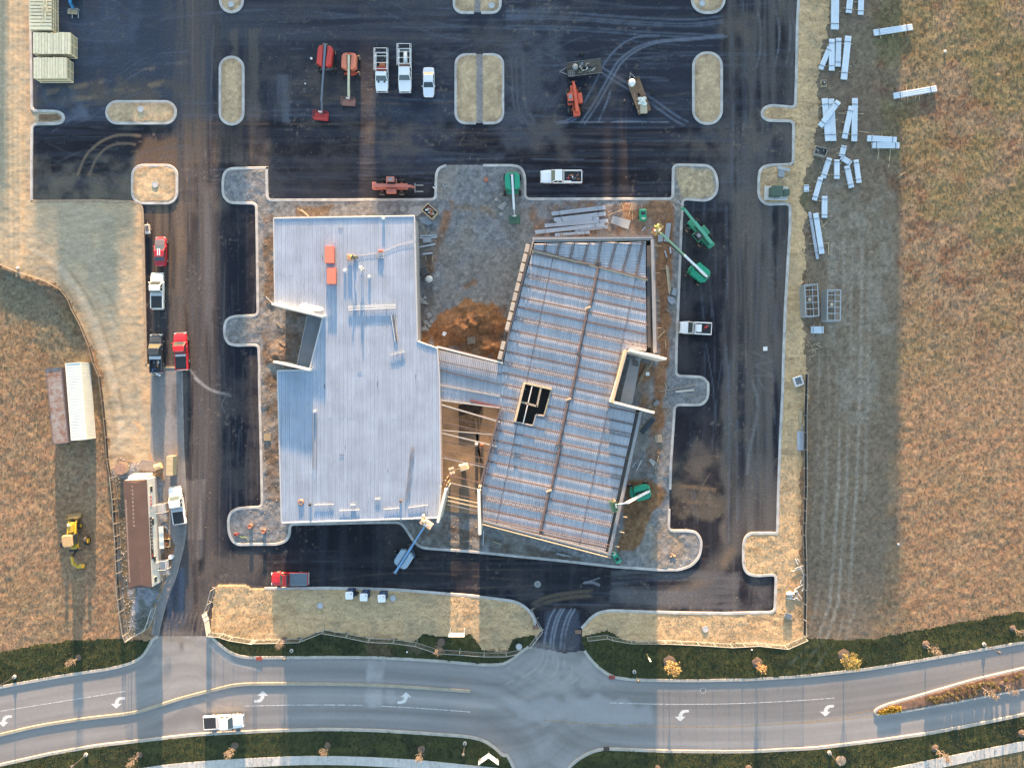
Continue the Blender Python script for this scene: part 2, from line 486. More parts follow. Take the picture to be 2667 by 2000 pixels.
COL = {}
def lerp(A, c, a):
    return A * (1 - a[..., None]) + np.asarray(c, np.float32) * a[..., None]
def base(c):
    return np.ones((NX, NY, 1), np.float32) * np.asarray(c, np.float32)[None, None, :]
def window(pts, mg):
    xs = [p[0] for p in pts]; ys = [p[1] for p in pts]
    i0 = max(0, int((min(xs) - mg - gx[0]) / RES)); i1 = min(NX, int((max(xs) + mg - gx[0]) / RES) + 2)
    j0 = max(0, int((min(ys) - mg - gy[0]) / RES)); j1 = min(NY, int((max(ys) + mg - gy[0]) / RES) + 2)
    return slice(i0, max(i0, i1)), slice(j0, max(j0, j1))
def streak_noise(streak, X, Y, seed, s=0.8):
    if streak == 'y': return fbm(X, Y, s, seed, 3, 1, 22)
    if streak == 'x': return fbm(X, Y, s, seed, 3, 22, 1)
    return fbm(X, Y, 2.3, seed, 4)
def stroke(A, pts, w, c, s, soft_=0.5, streak=None, seed=0, lo=0.3, hi=0.7):
    si, sj = window(pts, w + RES)
    X, Y = VX[si, sj], VY[si, sj]
    if X.size == 0: return A
    a = 1 - sstep(w * (1 - soft_), w, pdist(pts, X, Y))
    if streak: a = a * sstep(lo, hi, streak_noise(streak, X, Y, seed))
    A[si, sj] = lerp(A[si, sj], c, a * s)
    return A
def patch(A, poly, c, s, seed=0, jit=0.8, streak=None, blur=0.8):
    si, sj = window(poly, jit + blur * 2 + RES)
    X, Y = VX[si, sj], VY[si, sj]
    if X.size == 0: return A
    jx_ = (fbm(X, Y, 2.0, seed, 3) - 0.5) * jit * 2; jy_ = (fbm(X, Y, 2.0, seed + 3, 3) - 0.5) * jit * 2
    m = inside(poly, X + jx_, Y + jy_).astype(np.float32)
    for _ in range(int(blur / RES / 2)):
        m[1:-1, 1:-1] = (m[:-2, 1:-1] + m[2:, 1:-1] + m[1:-1, :-2] + m[1:-1, 2:] + 2 * m[1:-1, 1:-1]) / 6
    if streak: m = m * sstep(0.25, 0.7, streak_noise(streak, X, Y, seed))
    A[si, sj] = lerp(A[si, sj], c, m * s)
    return A
def frect(u0, v0, u1, v1):
    return FL([(u0, v0), (u1, v0), (u1, v1), (u0, v1)])

# dry grass field
north = sstep(-8, 22, VY + (fbm(VX, VY, 14, 2, 3) - .5) * 30)
A = base((0.262, 0.166, 0.102))
A = lerp(A, (0.165, 0.135, 0.095), north * (VX > 0) * 0.8)  # half shade over the north-east field, put into the grass colour
n1 = fbm(VX, VY, 6, 1, 5); n2 = fbm(VX, VY, 2.2, 6, 4); n3 = fbm(VX, VY, 14, 8, 4); n4 = fbm(VX, VY, 0.6, 9, 2)
A = lerp(A, (0.19, 0.14, 0.08), sstep(0.45, 0.62, n1) * (0.35 + 0.4 * north))
A = lerp(A, (0.15, 0.085, 0.055), sstep(0.50, 0.66, n2) * sstep(0.38, 0.56, n3) * (0.3 + 0.6 * north))
A = lerp(A, (0.13, 0.075, 0.05), sstep(0.52, 0.66, fbm(VX, VY, 4.5, 10, 5)) * (0.12 + 0.55 * north))
A = lerp(A, (0.20, 0.155, 0.105), sstep(0.5, 0.62, fbm(VX * .8 + VY * .6, VY * .8 - VX * .6, 0.8, 7, 3, 5, 1)) * 0.5)
A = lerp(A, (0.29, 0.215, 0.12), sstep(0.5, 0.75, n4) * (0.45 - 0.25 * north))
A = lerp(A, (0.12, 0.115, 0.05), sstep(0.55, 0.7, fbm(VX, VY, 9, 4, 4)) * (0.1 + 0.4 * north))
tr = inside(FL([(1900, -60), (2300, -60), (2300, 520), (1960, 470), (1900, 300)]), VX, VY)
A = np.where(tr[..., None], lerp(A, (0.13, 0.125, 0.055), sstep(0.3, 0.6, fbm(VX, VY, 5, 3, 4)) * 0.45), A)
# trodden strip beside the verge
A = patch(A, FL([(1745, -80), (1860, -80), (1900, 180), (1910, 400), (1950, 480), (1945, 700), (1935, 900), (1930, 1100), (1900, 1300), (1870, 1420), (1740, 1420)]), (0.150, 0.122, 0.092), 0.85, 3, 2.2, None, 5.0)
for k, (x, s_) in enumerate([(1775, .5), (1795, .55), (1822, .7), (1840, .6), (1862, .6), (1880, .4)]):
    A = stroke(A, FL([(x, 520), (x - 4, 800), (x - 12, 1050), (x - 30, 1300), (x - 70, 1430)]), 0.45, (0.25, 0.22, 0.18), min(1, s_ * 1.3), 0.8, 'y', k, 0.25, 0.55)
A = patch(A, FL([(1770, 380), (1930, 420), (1930, 620), (1900, 900), (1800, 900), (1790, 680)]), (0.215, 0.195, 0.16), 0.75, 5, 2.0, 'n', 3)
A = patch(A, FL([(1780, 130), (1930, 160), (1960, 330), (1820, 330)]), (0.13, 0.095, 0.07), 0.6, 2, 2.0, 'n', 2)
A = patch(A, FL([(0, 575), (90, 610), (190, 760), (205, 1000), (120, 800), (60, 690), (0, 700)]), (0.15, 0.14, 0.1), 0.7, 7, 1.5, None, 3)
COL[0] = A * (0.66 + 0.68 * fbm(VX, VY, 0.45, 2, 2))[..., None]
# straw mulch / bare graded soil
A = base((0.40, 0.335, 0.215))
m1 = fbm(VX, VY, 3, 2, 5); m2 = fbm(VX, VY, 0.7, 5, 3); m3 = fbm(VX, VY, 1.0, 7, 3, 4, 1)
A = lerp(A, (0.29, 0.265, 0.19), sstep(0.45, 0.65, m1) * 0.75)
A = lerp(A, (0.46, 0.38, 0.25), sstep(0.5, 0.7, m2) * 0.5)
A = lerp(A, (0.22, 0.175, 0.115), sstep(0.56, 0.72, m3) * 0.5)
A = patch(A, FL([(0, 0), (30, 0), (30, 570), (90, 600), (200, 760), (240, 1000), (100, 600), (0, 580)]), (0.27, 0.26, 0.20), 0.5, 4, 1.0, 'n', 2)
A = patch(A, FL([(60, 450), (300, 450), (300, 700), (280, 940), (240, 940), (210, 760), (100, 590)]), (0.30, 0.29, 0.23), 0.75, 6, 1.2, None, 3)
A = stroke(A, FL([(130, 560), (180, 640), (230, 760), (262, 860)]), 0.6, (0.2, 0.175, 0.12), 0.7, 0.6, 'n', 3)
A = stroke(A, FL([(150, 545), (215, 640), (250, 740), (290, 850)]), 0.5, (0.2, 0.175, 0.12), 0.5, 0.6, 'n', 4)
A = stroke(A, FL([(100, 590), (180, 680), (225, 800), (245, 960)]), 1.5, (0.33, 0.32, 0.27), 0.6, 0.8, 'n', 6)
A = stroke(A, FL([(64, -40), (66, 430), (300, 440)]), 1.1, (0.26, 0.19, 0.12), 0.55, 0.8, 'n', 2)
A = stroke(A, FL([(312, 440), (318, 700), (322, 900)]), 0.9, (0.42, 0.29, 0.17), 0.6, 0.7, 'n', 9)
A = stroke(A, FL([(250, 1000), (330, 990)]), 1.6, (0.24, 0.17, 0.1), 0.7, 0.8, 'n', 1)
A = stroke(A, FL([(1735, -40), (1730, 400), (1728, 700), (1718, 1000), (1705, 1250)]), 1.3, (0.45, 0.375, 0.24), 0.6, 0.8, None)
A = stroke(A, FL([(1712, 1240), (1720, 1350)]), 1.6, (0.27, 0.18, 0.1), 0.6, 0.8, 'n', 3)
A = stroke(A, FL([(470, 1370), (700, 1380), (900, 1390), (1120, 1385)]), 1.2, (0.19, 0.17, 0.11), 0.5, 0.9, 'n', 3)
A = patch(A, FL([(640, 1285), (800, 1290), (1000, 1310), (1000, 1340), (760, 1340), (640, 1320)]), (0.40, 0.35, 0.235), 0.6, 2, 0.5, None, 1)
COL[1] = A * np.array([1.26, 1.06, .94], np.float32) * (0.84 + 0.32 * fbm(VX, VY, 0.4, 8, 2, 2.5, 1))[..., None]
SL = base((0.33, 0.30, 0.235))
SL = lerp(SL, (0.27, 0.25, 0.195), sstep(.35, .65, fbm(VX, VY, 7, 3, 5)) * .8)
SL = lerp(SL, (0.40, 0.33, 0.23), sstep(.5, .7, fbm(VX, VY, 4, 6, 5)) * .5)
for k, (dx_, w_, c_) in enumerate(((0, 1.0, (.40, .37, .31)), (14, .45, (.2, .17, .12)), (-22, .5, (.22, .19, .14)), (40, .5, (.37, .34, .28)), (62, .4, (.24, .21, .16)))):
    SL = stroke(SL, fillet(FL([(60 + dx_, 530), (130 + dx_, 570), (195 + dx_, 670), (240 + dx_ * .8, 790), (265 + dx_ * .6, 940)]), 9, n=6), w_, c_, .6, .8, 'n', k, .25, .6)
for k in range(14):
    yy = 470 + k * 17
    SL = stroke(SL, fillet(FL([(130 + (k * 37) % 60, yy), (200, yy - 12 + (k * 5) % 18), (300, yy - 30)]), 6, n=5), .22, (.42, .385, .31) if k % 2 else (.25, .225, .17), .45, .8, 'n', k, .3, .6)
for k in range(10):
    SL = stroke(SL, FL([(8 + k * 5.5, -40), (6 + k * 5.5, 260), (9 + k * 5.5, 570)]), .2 + .1 * (k % 3), (.40, .35, .25) if k % 2 else (.24, .225, .17), .45, .8, 'y', k, .3, .6)
SL = stroke(SL, FL([(46, 130), (50, 300), (50, 560)]), .8, (.44, .33, .21), .6, .9, 'n', 5)
SL = stroke(SL, FL([(64, -40), (66, 430), (300, 440)]), 1.0, (.27, .19, .125), .6, .8, 'n', 2)
SL = stroke(SL, FL([(306, 450), (314, 700), (320, 900)]), 1.5, (.43, .30, .18), .7, .8, 'n', 9)
SL = stroke(SL, FL([(230, 440), (300, 450), (306, 520)]), 2.2, (.38, .30, .2), .5, .9, 'n', 4)
SL = stroke(SL, FL([(2, 580), (60, 600), (130, 640)]), .8, (.36, .24, .14), .6, .8, 'n', 3)
SL = stroke(SL, FL([(240, 1000), (330, 985)]), 1.8, (.24, .165, .1), .8, .8, 'n', 1)
SL = stroke(SL, FL([(285, 905), (312, 930), (285, 950), (315, 965)]), .5, (.5, .34, .2), .7, .8, 'n', 6)
COLS = SL * np.array([1.10, 1.02, .94], np.float32) * (0.86 + 0.28 * fbm(VX, VY, 0.4, 8, 2, 2.5, 1))[..., None]
# verge turf
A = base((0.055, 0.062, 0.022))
A = lerp(A, (0.085, 0.085, 0.028), sstep(0.45, 0.65, fbm(VX, VY, 0.9, 3, 4, 8, 1)) * 0.8)
A = lerp(A, (0.032, 0.042, 0.02), sstep(0.5, 0.7, fbm(VX, VY, 3, 6, 4)) * 0.8)
A = lerp(A, (0.11, 0.095, 0.04), sstep(0.6, 0.75, fbm(VX, VY, 1.4, 1, 3)) * 0.35)
A = patch(A, TL(1, 3, [(940, 590), (1120, 600), (1140, 740), (940, 740)]), (0.15, 0.10, 0.055), 0.8, 3, 0.5)
A = patch(A, TL(1, 3, [(1260, 620), (1420, 640), (1370, 720), (1280, 690)]), (0.16, 0.115, 0.07), 0.8, 5, 0.5)
A = patch(A, TL(1, 3, [(1860, 570), (2040, 570), (2040, 650), (1860, 650)]), (0.14, 0.125, 0.1), 0.6, 5, 0.3)
for k, (a, b) in enumerate([((1600, 620), (1350, 870)), ((1660, 640), (1480, 870)), ((1550, 620), (1280, 800))]):
    A = stroke(A, TL(3, 3, [(a[0] - 1000, a[1] - 60), (b[0] - 1000, b[1])]), 0.45, (0.12, 0.125, 0.085), 0.7, 0.6, 'n', k)
A = patch(A, TL(0, 3, [(-200, 1900), (600, 1640), (1120, 1640), (2212, 1640)]) + TL(1, 3, [(1100, 1640), (1140, 1900)]), (0.10, 0.085, 0.035), 0.6, 1, 0.3)
A = patch(A, TL(3, 3, [(1300, 1700), (1900, 1570), (2212, 1510), (2600, 1440), (2600, 1900)]), (0.3, 0.21, 0.11), 0.85, 1, 0.4, None, 0.6)
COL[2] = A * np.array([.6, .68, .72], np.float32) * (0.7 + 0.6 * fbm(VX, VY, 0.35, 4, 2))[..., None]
# asphalt
A = base((0.0165, 0.0172, 0.0215))
A = A * (0.75 + 0.5 * fbm(VX, VY, 5, 3, 5))[..., None]
A = lerp(A, (0.030, 0.034, 0.046), sstep(0.4, 0.75, fbm(VX, VY, 0.8, 2, 4, 26, 1)) * 0.75 * (VY > 28))
A = lerp(A, (0.028, 0.03, 0.037), sstep(0.45, 0.75, fbm(VX, VY, 0.8, 6, 4, 1, 26)) * 0.6 * (VY <= 28))
DUST = (0.075, 0.083, 0.10); BRN = (0.105, 0.075, 0.055); TAN = (0.15, 0.115, 0.08); BLU = (0.085, 0.105, 0.14)
A = patch(A, frect(70, -60, 460, 262), (0.040, 0.048, 0.066), 0.75, 3, 0.1, None, 0.3)
A = patch(A, frect(90, -60, 300, 140), (0.055, 0.066, 0.09), 0.5, 5, 1.5, 'n', 2)
A = patch(A, frect(80, 165, 420, 225), (0.07, 0.062, 0.052), 0.7, 2, 2.0, 'n', 2)
A = patch(A, FL([(95, 185), (175, 190), (190, 262), (140, 262), (100, 220)]), (0.085, 0.1, 0.13), 0.65, 8, 1.0, 'n', 2)
A = stroke(A, FL([(80, 205), (180, 185), (330, 150), (400, 135)]), 0.7, TAN, 0.6, 0.8, 'n', 5, 0.45, 0.6)
A = stroke(A, FL([(80, 225), (200, 210), (350, 180)]), 0.7, TAN, 0.6, 0.8, 'n', 7, 0.45, 0.6)
A = patch(A, frect(70, 340, 300, 440), (0.075, 0.07, 0.06), 0.85, 1, 1.6, 'n', 2)
A = patch(A, frect(75, 380, 290, 440), (0.10, 0.09, 0.07), 0.6, 5, 1.4, 'n', 2)
A = patch(A, frect(460, -60, 1560, 262), (0.026, 0.031, 0.043), 0.55, 6, 0.1, None, 0.3)
A = patch(A, frect(470, -40, 1000, 100), (0.05, 0.055, 0.066), 0.6, 9, 1.5, 'x', 2)
A = patch(A, frect(500, 60, 560, 262), (0.07, 0.065, 0.06), 0.7, 4, 0.8, 'y', 1)
A = patch(A, frect(580, 165, 627, 267), (0.08, 0.092, 0.115), 0.55, 4, 0.5, 'y', 0.6)
A = patch(A, frect(1060, 20, 1220, 330), (0.06, 0.066, 0.08), 0.6, 3, 2.0, 'n', 3)
A = patch(A, frect(780, 195, 1000, 345), (0.042, 0.05, 0.07), 0.5, 8, 2.0, 'n', 3)
A = patch(A, frect(1562, -40, 1740, 430), (0.062, 0.06, 0.06), 0.85, 6, 1.2, 'y', 2)
A = patch(A, frect(1480, 250, 1730, 430), (0.07, 0.07, 0.072), 0.55, 7, 2.0, 'n', 3)
A = patch(A, frect(1560, 420, 1710, 1200), (0.072, 0.066, 0.062), 0.9, 2, 1.0, 'y', 2)
A = patch(A, frect(1615, 450, 1670, 1160), (0.085, 0.078, 0.072), 0.6, 9, 0.8, 'y', 1)
A = patch(A, FL([(1450, 1000), (1570, 980), (1590, 1080), (1540, 1130), (1450, 1110)]), (0.085, 0.075, 0.06), 0.65, 5, 1.2, 'n', 2)
for yy in (1050, 1082):
    A = stroke(A, FL([(1448, yy), (1500, yy + 2), (1545, yy + 8)]), 0.5, (0.12, 0.085, 0.052), 0.7, 0.8, 'n', 4, 0.35, 0.65)
for k, pts in enumerate([[(1455, 1030), (1500, 985), (1560, 985)], [(1500, 1090), (1530, 1020), (1600, 975)], [(1490, 1080), (1560, 1100), (1580, 1040)], [(1480, 1010), (1540, 1060), (1590, 1050)]]):
    A = stroke(A, fillet(FL(pts), 5, n=5), 0.22, (0.10, 0.08, 0.06), 0.5, 0.8, 'n', k, 0.4, 0.6)
A = stroke(A, FL([(1640, 1000), (1600, 1110), (1570, 1200), (1500, 1270), (1420, 1310)]), 2.6, (0.075, 0.07, 0.066), 0.65, 0.9, None)
A = stroke(A, FL([(1580, 1190), (1540, 1250), (1450, 1280)]), 1.3, (0.11, 0.085, 0.06), 0.6, 0.9, 'n', 2)
A = patch(A, TL(2, 3, [(870, 30), (1500, 30), (1900, 60), (1900, 350), (1330, 350), (1200, 365), (1000, 335), (845, 320)]), (0.082, 0.083, 0.088), 0.8, 2, 0.3, 'x', 0.4)
A = patch(A, TL(2, 3, [(1500, 20), (2180, 80), (2180, 370), (1500, 370)]), (0.072, 0.07, 0.072), 0.7, 4, 1.0, 'n', 2)
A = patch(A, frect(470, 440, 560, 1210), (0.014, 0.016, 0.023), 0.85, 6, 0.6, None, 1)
# the dirty haul lane on the left
lane = FL([(415, -60), (425, 150), (415, 330), (425, 600), (430, 900), (425, 1200), (415, 1400)])
A = stroke(A, lane, 6.2, (0.060, 0.057, 0.057), 0.85, 0.8, 'y', 2, 0.2, 0.6)
A = stroke(A, FL([(415, -60), (428, 150), (415, 260), (405, 400), (400, 560)]), 1.8, (0.105, 0.083, 0.068), 0.55, 0.9, 'y', 5, 0.3, 0.65)
A = stroke(A, FL([(450, 420), (448, 700), (440, 1000), (430, 1200)]), 1.0, (0.10, 0.10, 0.105), 0.55, 0.7, 'y', 7)
A = stroke(A, FL([(392, 440), (398, 600), (410, 830), (405, 1000)]), 0.8, (0.10, 0.078, 0.062), 0.6, 0.8, 'y', 1)
A = patch(A, FL([(312, 440), (400, 440), (400, 640), (325, 640)]), (0.105, 0.082, 0.062), 0.75, 3, 0.8, 'y', 1)
A = patch(A, FL([(322, 620), (400, 620), (410, 840), (330, 840)]), (0.078, 0.069, 0.061), 0.7, 5, 1.0, 'y', 1)
A = patch(A, FL([(400, 262), (560, 262), (560, 355), (400, 355)]), (0.075, 0.06, 0.05), 0.6, 6, 0.8, 'y', 1)
A = patch(A, FL([(310, 300), (385, 300), (385, 360), (280, 360)]), (0.10, 0.07, 0.05), 0.7, 2, 0.8, None, 2)
A = patch(A, TL(0, 2, [(1530, 850), (1690, 850), (1690, 1340), (1530, 1340)]), (0.115, 0.108, 0.105), 0.75, 5, 0.12, 'y', 0.3)
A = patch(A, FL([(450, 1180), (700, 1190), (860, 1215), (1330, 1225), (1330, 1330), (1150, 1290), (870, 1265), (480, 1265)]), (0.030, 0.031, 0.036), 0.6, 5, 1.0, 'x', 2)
A = patch(A, FL([(450, 1180), (560, 1190), (600, 1260), (470, 1265), (440, 1370), (400, 1370)]), (0.075, 0.066, 0.06), 0.75, 8, 1.2, 'n', 2)
A = patch(A, FL([(372, 1240), (405, 1220), (410, 1330), (380, 1370), (352, 1370)]), (0.055, 0.075, 0.115), 0.7, 4, 0.5, 'y', 1)
A = patch(A, FL([(1180, 1320), (1250, 1320), (1250, 1405), (1165, 1405)]), (0.05, 0.058, 0.078), 0.7, 4, 0.6, None, 1)
def arcs(c, r, pts, offs, w, colr, s):
    global A
    q = fillet(TL(c, r, pts), 6.0, n=6)
    for o_ in offs:
        A = stroke(A, [(x + o_[0], y + o_[1]) for x, y in q], w, colr, s, 0.6, 'n', 4, 0.15, 0.45)
arcs(2, 0, [(610, 1010), (720, 850), (840, 630), (920, 490), (1080, 380), (1240, 335), (1500, 320), (1780, 290)], [(0, 0), (0.6, -0.2)], 0.24, (0.11, 0.13, 0.165), 0.6)
arcs(2, 0, [(760, 990), (830, 830), (850, 760)], [(0, 0)], 0.22, (0.12, 0.14, 0.18), 0.6)
arcs(2, 0, [(640, 840), (720, 700), (800, 520), (920, 380), (1060, 300), (1250, 300)], [(0, 0)], 0.22, (0.10, 0.125, 0.17), 0.6)
arcs(2, 0, [(390, 1005), (700, 1010), (1000, 1000), (1330, 1008)], [(0, 0)], 0.18, (0.13, 0.15, 0.18), 0.7)
arcs(2, 0, [(390, 1005), (480, 1000), (550, 965)], [(0, 0), (0.4, -0.3)], 0.2, (0.11, 0.13, 0.18), 0.7)
arcs(2, 0, [(790, 560), (930, 650), (1100, 750), (1250, 850), (1400, 960), (1490, 1005)], [(0, 0), (-0.5, -0.6)], 0.22, (0.11, 0.135, 0.18), 0.55)
arcs(2, 0, [(0, 150), (500, 160), (1000, 200), (1500, 225), (1780, 190)], [(0, 0), (0, 0.4), (0, 1.1)], 0.22, (0.075, 0.09, 0.12), 0.6)
arcs(2, 0, [(0, 240), (600, 250), (1100, 290), (1780, 320)], [(0, 0), (0, 0.5)], 0.22, (0.07, 0.085, 0.11), 0.6)
arcs(2, 0, [(40, 480), (50, 900), (130, 1010)], [(0, 0), (0.7, 0), (1.8, 0.4)], 0.3, (0.08, 0.085, 0.095), 0.5)
arcs(0, 0, [(640, 1440), (700, 1280), (830, 1160), (980, 1105), (1150, 1120)], [(0, 0)], 0.3, (0.14, 0.105, 0.075), 0.7)
arcs(0, 0, [(735, 1440), (790, 1300), (880, 1210), (1000, 1175), (1110, 1190)], [(0, 0)], 0.28, (0.13, 0.1, 0.075), 0.65)
arcs(0, 1, [(1560, 1490), (1640, 1590), (1730, 1655)], [(0, 0)], 0.2, (0.2, 0.2, 0.2), 0.7)
arcs(0, 2, [(1600, 10), (1720, 110), (1890, 150)], [(0, 0), (0.1, -0.2)], 0.2, (0.2, 0.2, 0.2), 0.7)
arcs(0, 2, [(1860, 160), (1820, 230), (1850, 300)], [(0, 0)], 0.18, (0.15, 0.15, 0.15), 0.5)
for u_ in (310, 360, 385, 445, 475):
    arcs(2, 3, [(u_ - 5, 690), (u_ + 5, 560), (u_ + 40, 430), (u_ + 85, 350)], [(0, 0)], 0.2, (0.17, 0.19, 0.22), 0.6)
arcs(2, 3, [(630, 140), (760, 95)], [(0, 0)], 0.13, (0.14, 0.145, 0.16), 0.8)
arcs(2, 3, [(640, 135), (700, 130), (760, 155)], [(0, 0), (0, 0.15)], 0.2, (0.13, 0.135, 0.15), 0.8)
arcs(2, 3, [(210, 350), (300, 300), (460, 260), (700, 240)], [(0, 0), (0, 0.8)], 0.4, (0.085, 0.07, 0.05), 0.7)
for pts in ([(2030, 1350), (2190, 1420)], [(2190, 1430), (2050, 1450)], [(2040, 1460), (2190, 1545)], [(2190, 1545), (2030, 1540)], [(2070, 1570), (2120, 1655)]):
    arcs(2, 1, pts, [(0, 0)], 0.2, (0.11, 0.105, 0.1), 0.55)
arcs(2, 2, [(2020, 60), (2060, 180), (2050, 350), (2000, 560), (1970, 800)], [(0, 0), (0.25, 0)], 0.2, (0.11, 0.112, 0.115), 0.6)
arcs(3, 0, [(20, 100), (50, 250), (40, 430), (10, 560)], [(0, 0), (3.0, 0.3), (4.8, 0.5), (5.6, 0)], 0.2, (0.1, 0.11, 0.125), 0.6)
for k in range(9):
    u_ = 1350 + k * 38
    arcs(0, 3, [(u_ + 40, 380), (u_ + 10, 480), (u_, 570)], [(0, 0)], 0.16, (0.12, 0.1, 0.09), 0.55)
rgm = random.Random(77)
def scuffs(n, box, horiz, cols, wmin=.12, wmax=.3, smin=.15, smax=.45, bend=.06, lmin=120, lmax=520):
    global A
    for _ in range(n):
        u, v = rgm.uniform(box[0], box[2]), rgm.uniform(box[1], box[3]); L = rgm.uniform(lmin, lmax); b = rgm.uniform(-bend, bend)
        if horiz: pts = [(u - L / 2, v - L * b), (u, v), (u + L / 2, v - L * b * rgm.uniform(-.3, 1))]
        else: pts = [(u - L * b, v - L / 2), (u, v), (u - L * b * rgm.uniform(-.3, 1), v + L / 2)]
        pts = fillet([F(*p) for p in pts], 8, n=5)
        w_ = rgm.uniform(wmin, wmax); c_ = rgm.choice(cols); s_ = rgm.uniform(smin, smax)
        q_ = rgm.uniform(1.3, 2.1)
        for o_ in ((0, 0), (0, q_) if horiz else (q_, 0))[:rgm.choice((1, 2))]:
            A = stroke(A, [(x + o_[0], y + o_[1]) for x, y in pts], w_, c_, s_, .7, 'n', rgm.randint(0, 9), .3, .6)
GR = (0.058, 0.064, 0.076); LB = (0.08, 0.095, 0.125); BR = (0.085, 0.066, 0.052)
scuffs(46, (560, 10, 1500, 250), True, [GR, LB, LB, BR]); scuffs(22, (560, 265, 1500, 350), True, [GR, LB, BR], bend=.05)
scuffs(14, (90, 270, 330, 430), True, [GR, BR], bend=.3, lmax=200)
scuffs(14, (480, 360, 1440, 430), True, [GR, LB], smax=.4); scuffs(26, (1570, 0, 1710, 1200), False, [GR, GR, LB, BR], bend=.03)
scuffs(30, (390, 0, 480, 1330), False, [GR, BR, BR, (0.11, 0.10, 0.10)], bend=.02); scuffs(16, (600, 1190, 1650, 1310), True, [GR, LB, BR])
scuffs(22, (1450, 450, 1600, 1130), False, [GR, LB], bend=.12, lmax=260, smax=.45); scuffs(30, (100, 20, 360, 250), True, [LB, BR, GR, LB], bend=.45, lmax=240, wmax=.22)
scuffs(12, (480, 450, 555, 1100), False, [GR], smax=.35); scuffs(24, (780, 60, 1500, 250), True, [LB, GR], bend=.4, lmax=320, wmax=.22)
blot = sstep(.42, .68, fbm(VX, VY, 6, 2, 6, gain=.7)) * sstep(.4, .6, fbm(VX, VY, 18, 5, 4))
A = lerp(A, (0.058, 0.056, 0.056), blot * .5)
bl2 = sstep(.45, .75, fbm(VX, VY, 2.0, 8, 5, 1, 9, gain=.7)) * (VX > 36) * (VX < 47) * sstep(.3, .6, fbm(VX, VY, 9, 4, 3))
A = lerp(A, (0.085, 0.078, 0.07), bl2 * .6)
spk = sstep(.70, .80, fbm(VX, VY, .5, 6, 2)) * sstep(.5, .7, fbm(VX, VY, 6, 9, 5))
A = lerp(A, (0.12, 0.105, 0.09), spk * .5)
A = stroke(A, TL(0, 3, [(1290, 560), (1730, 560)]), 1.3, (0.11, 0.10, 0.09), .7, .9, 'n', 3, .3, .6)
A = stroke(A, TL(2, 3, [(190, 645), (330, 665), (470, 697), (640, 675)]), 1.2, (0.12, 0.115, 0.11), .7, .9, 'n', 5, .3, .6)
for k, (u_, v_) in enumerate([(300, 240), (560, 330), (700, 200), (860, 300), (1200, 300), (1330, 200), (1520, 300), (1650, 280), (1600, 60), (440, 420), (1500, 1000), (1600, 900)]):
    A = patch(A, [F(u_ + 60 * math.cos(q * .7) * (1 + .3 * math.sin(q * 2.1 + k)), v_ + 38 * math.sin(q * .7)) for q in range(9)], (0.078, 0.068, 0.06), .6, k, 2.5, 'n', 3)
COL[3] = np.clip((0.0155 + (A - 0.0165) * 1.5) * np.array([1.0, .99, 1.0], np.float32), .008, 1)
# concrete strip, gravel, planting islands
A = base((0.19, 0.185, 0.185)) * (0.7 + 0.6 * fbm(VX, VY, 1.0, 3, 4, 1, 10))[..., None]
A = patch(A, FL([(330, 830), (395, 830), (390, 900), (330, 900)]), (0.11, 0.10, 0.10), 0.7, 2, 1.0, 'y')
A = patch(A, FL([(330, 960), (395, 960), (395, 1000), (330, 1000)]), (0.24, 0.19, 0.14), 0.6, 2, 1.0, 'n')
COL[4] = A
A = base((0.22, 0.235, 0.265)) * (0.55 + 0.9 * fbm(VX, VY, 0.5, 6, 3))[..., None]
A = lerp(A, (0.07, 0.075, 0.05), sstep(0.5, 0.62, fbm(VX, VY, 2.0, 3, 4)) * 0.7)
A = patch(A, TL(0, 2, [(930, 830), (1040, 830), (1080, 1659), (980, 1659)]) + TL(0, 3, [(1090, 300), (1070, 590), (1045, 590)]), (0.11, 0.085, 0.045), 0.85, 4, 0.4)
A = patch(A, TL(0, 2, [(1330, 1200), (1440, 1350), (1440, 1500), (1340, 1600)]), (0.17, 0.095, 0.05), 0.85, 4, 0.4)
A = patch(A, TL(0, 2, [(930, 700), (1300, 640), (1340, 900), (1260, 860), (1100, 800), (950, 840)]), (0.24, 0.15, 0.075), 0.8, 6, 0.6, 'n')
A = patch(A, TL(0, 3, [(1090, 400), (1230, 300), (1240, 480), (1100, 560)]), (0.06, 0.065, 0.05), 0.7, 4, 0.4, 'n')
COL[5] = A
A = base((0.45, 0.35, 0.22))
A = lerp(A, (0.33, 0.26, 0.165), sstep(0.45, 0.65, fbm(VX, VY, 1.6, 3, 4)) * 0.7)
A = lerp(A, (0.44, 0.36, 0.23), sstep(0.55, 0.72, fbm(VX, VY, 0.5, 5, 3)) * 0.6)
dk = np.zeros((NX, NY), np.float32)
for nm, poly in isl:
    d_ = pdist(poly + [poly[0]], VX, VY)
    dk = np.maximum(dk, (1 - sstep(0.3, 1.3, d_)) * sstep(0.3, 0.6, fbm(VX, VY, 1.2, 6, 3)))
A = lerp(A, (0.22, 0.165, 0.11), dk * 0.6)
A = patch(A, [isl[8][1][i] for i in range(6)], (0.15, 0.10, 0.065), 0.9, 2, 0.1, None, 0.2)
A = stroke(A, TL(1, 0, [(1862, 440), (1862, 1030)]), 0.65, (0.19, 0.195, 0.205), 0.9, 0.35)
A = stroke(A, TL(1, 0, [(1845, -300), (1845, 110)]), 0.6, (0.19, 0.195, 0.205), 0.9, 0.35)
COL[6] = A * np.array([1.05, 1, 1.0], np.float32) * (0.8 + 0.4 * fbm(VX, VY, 0.35, 4, 2))[..., None]
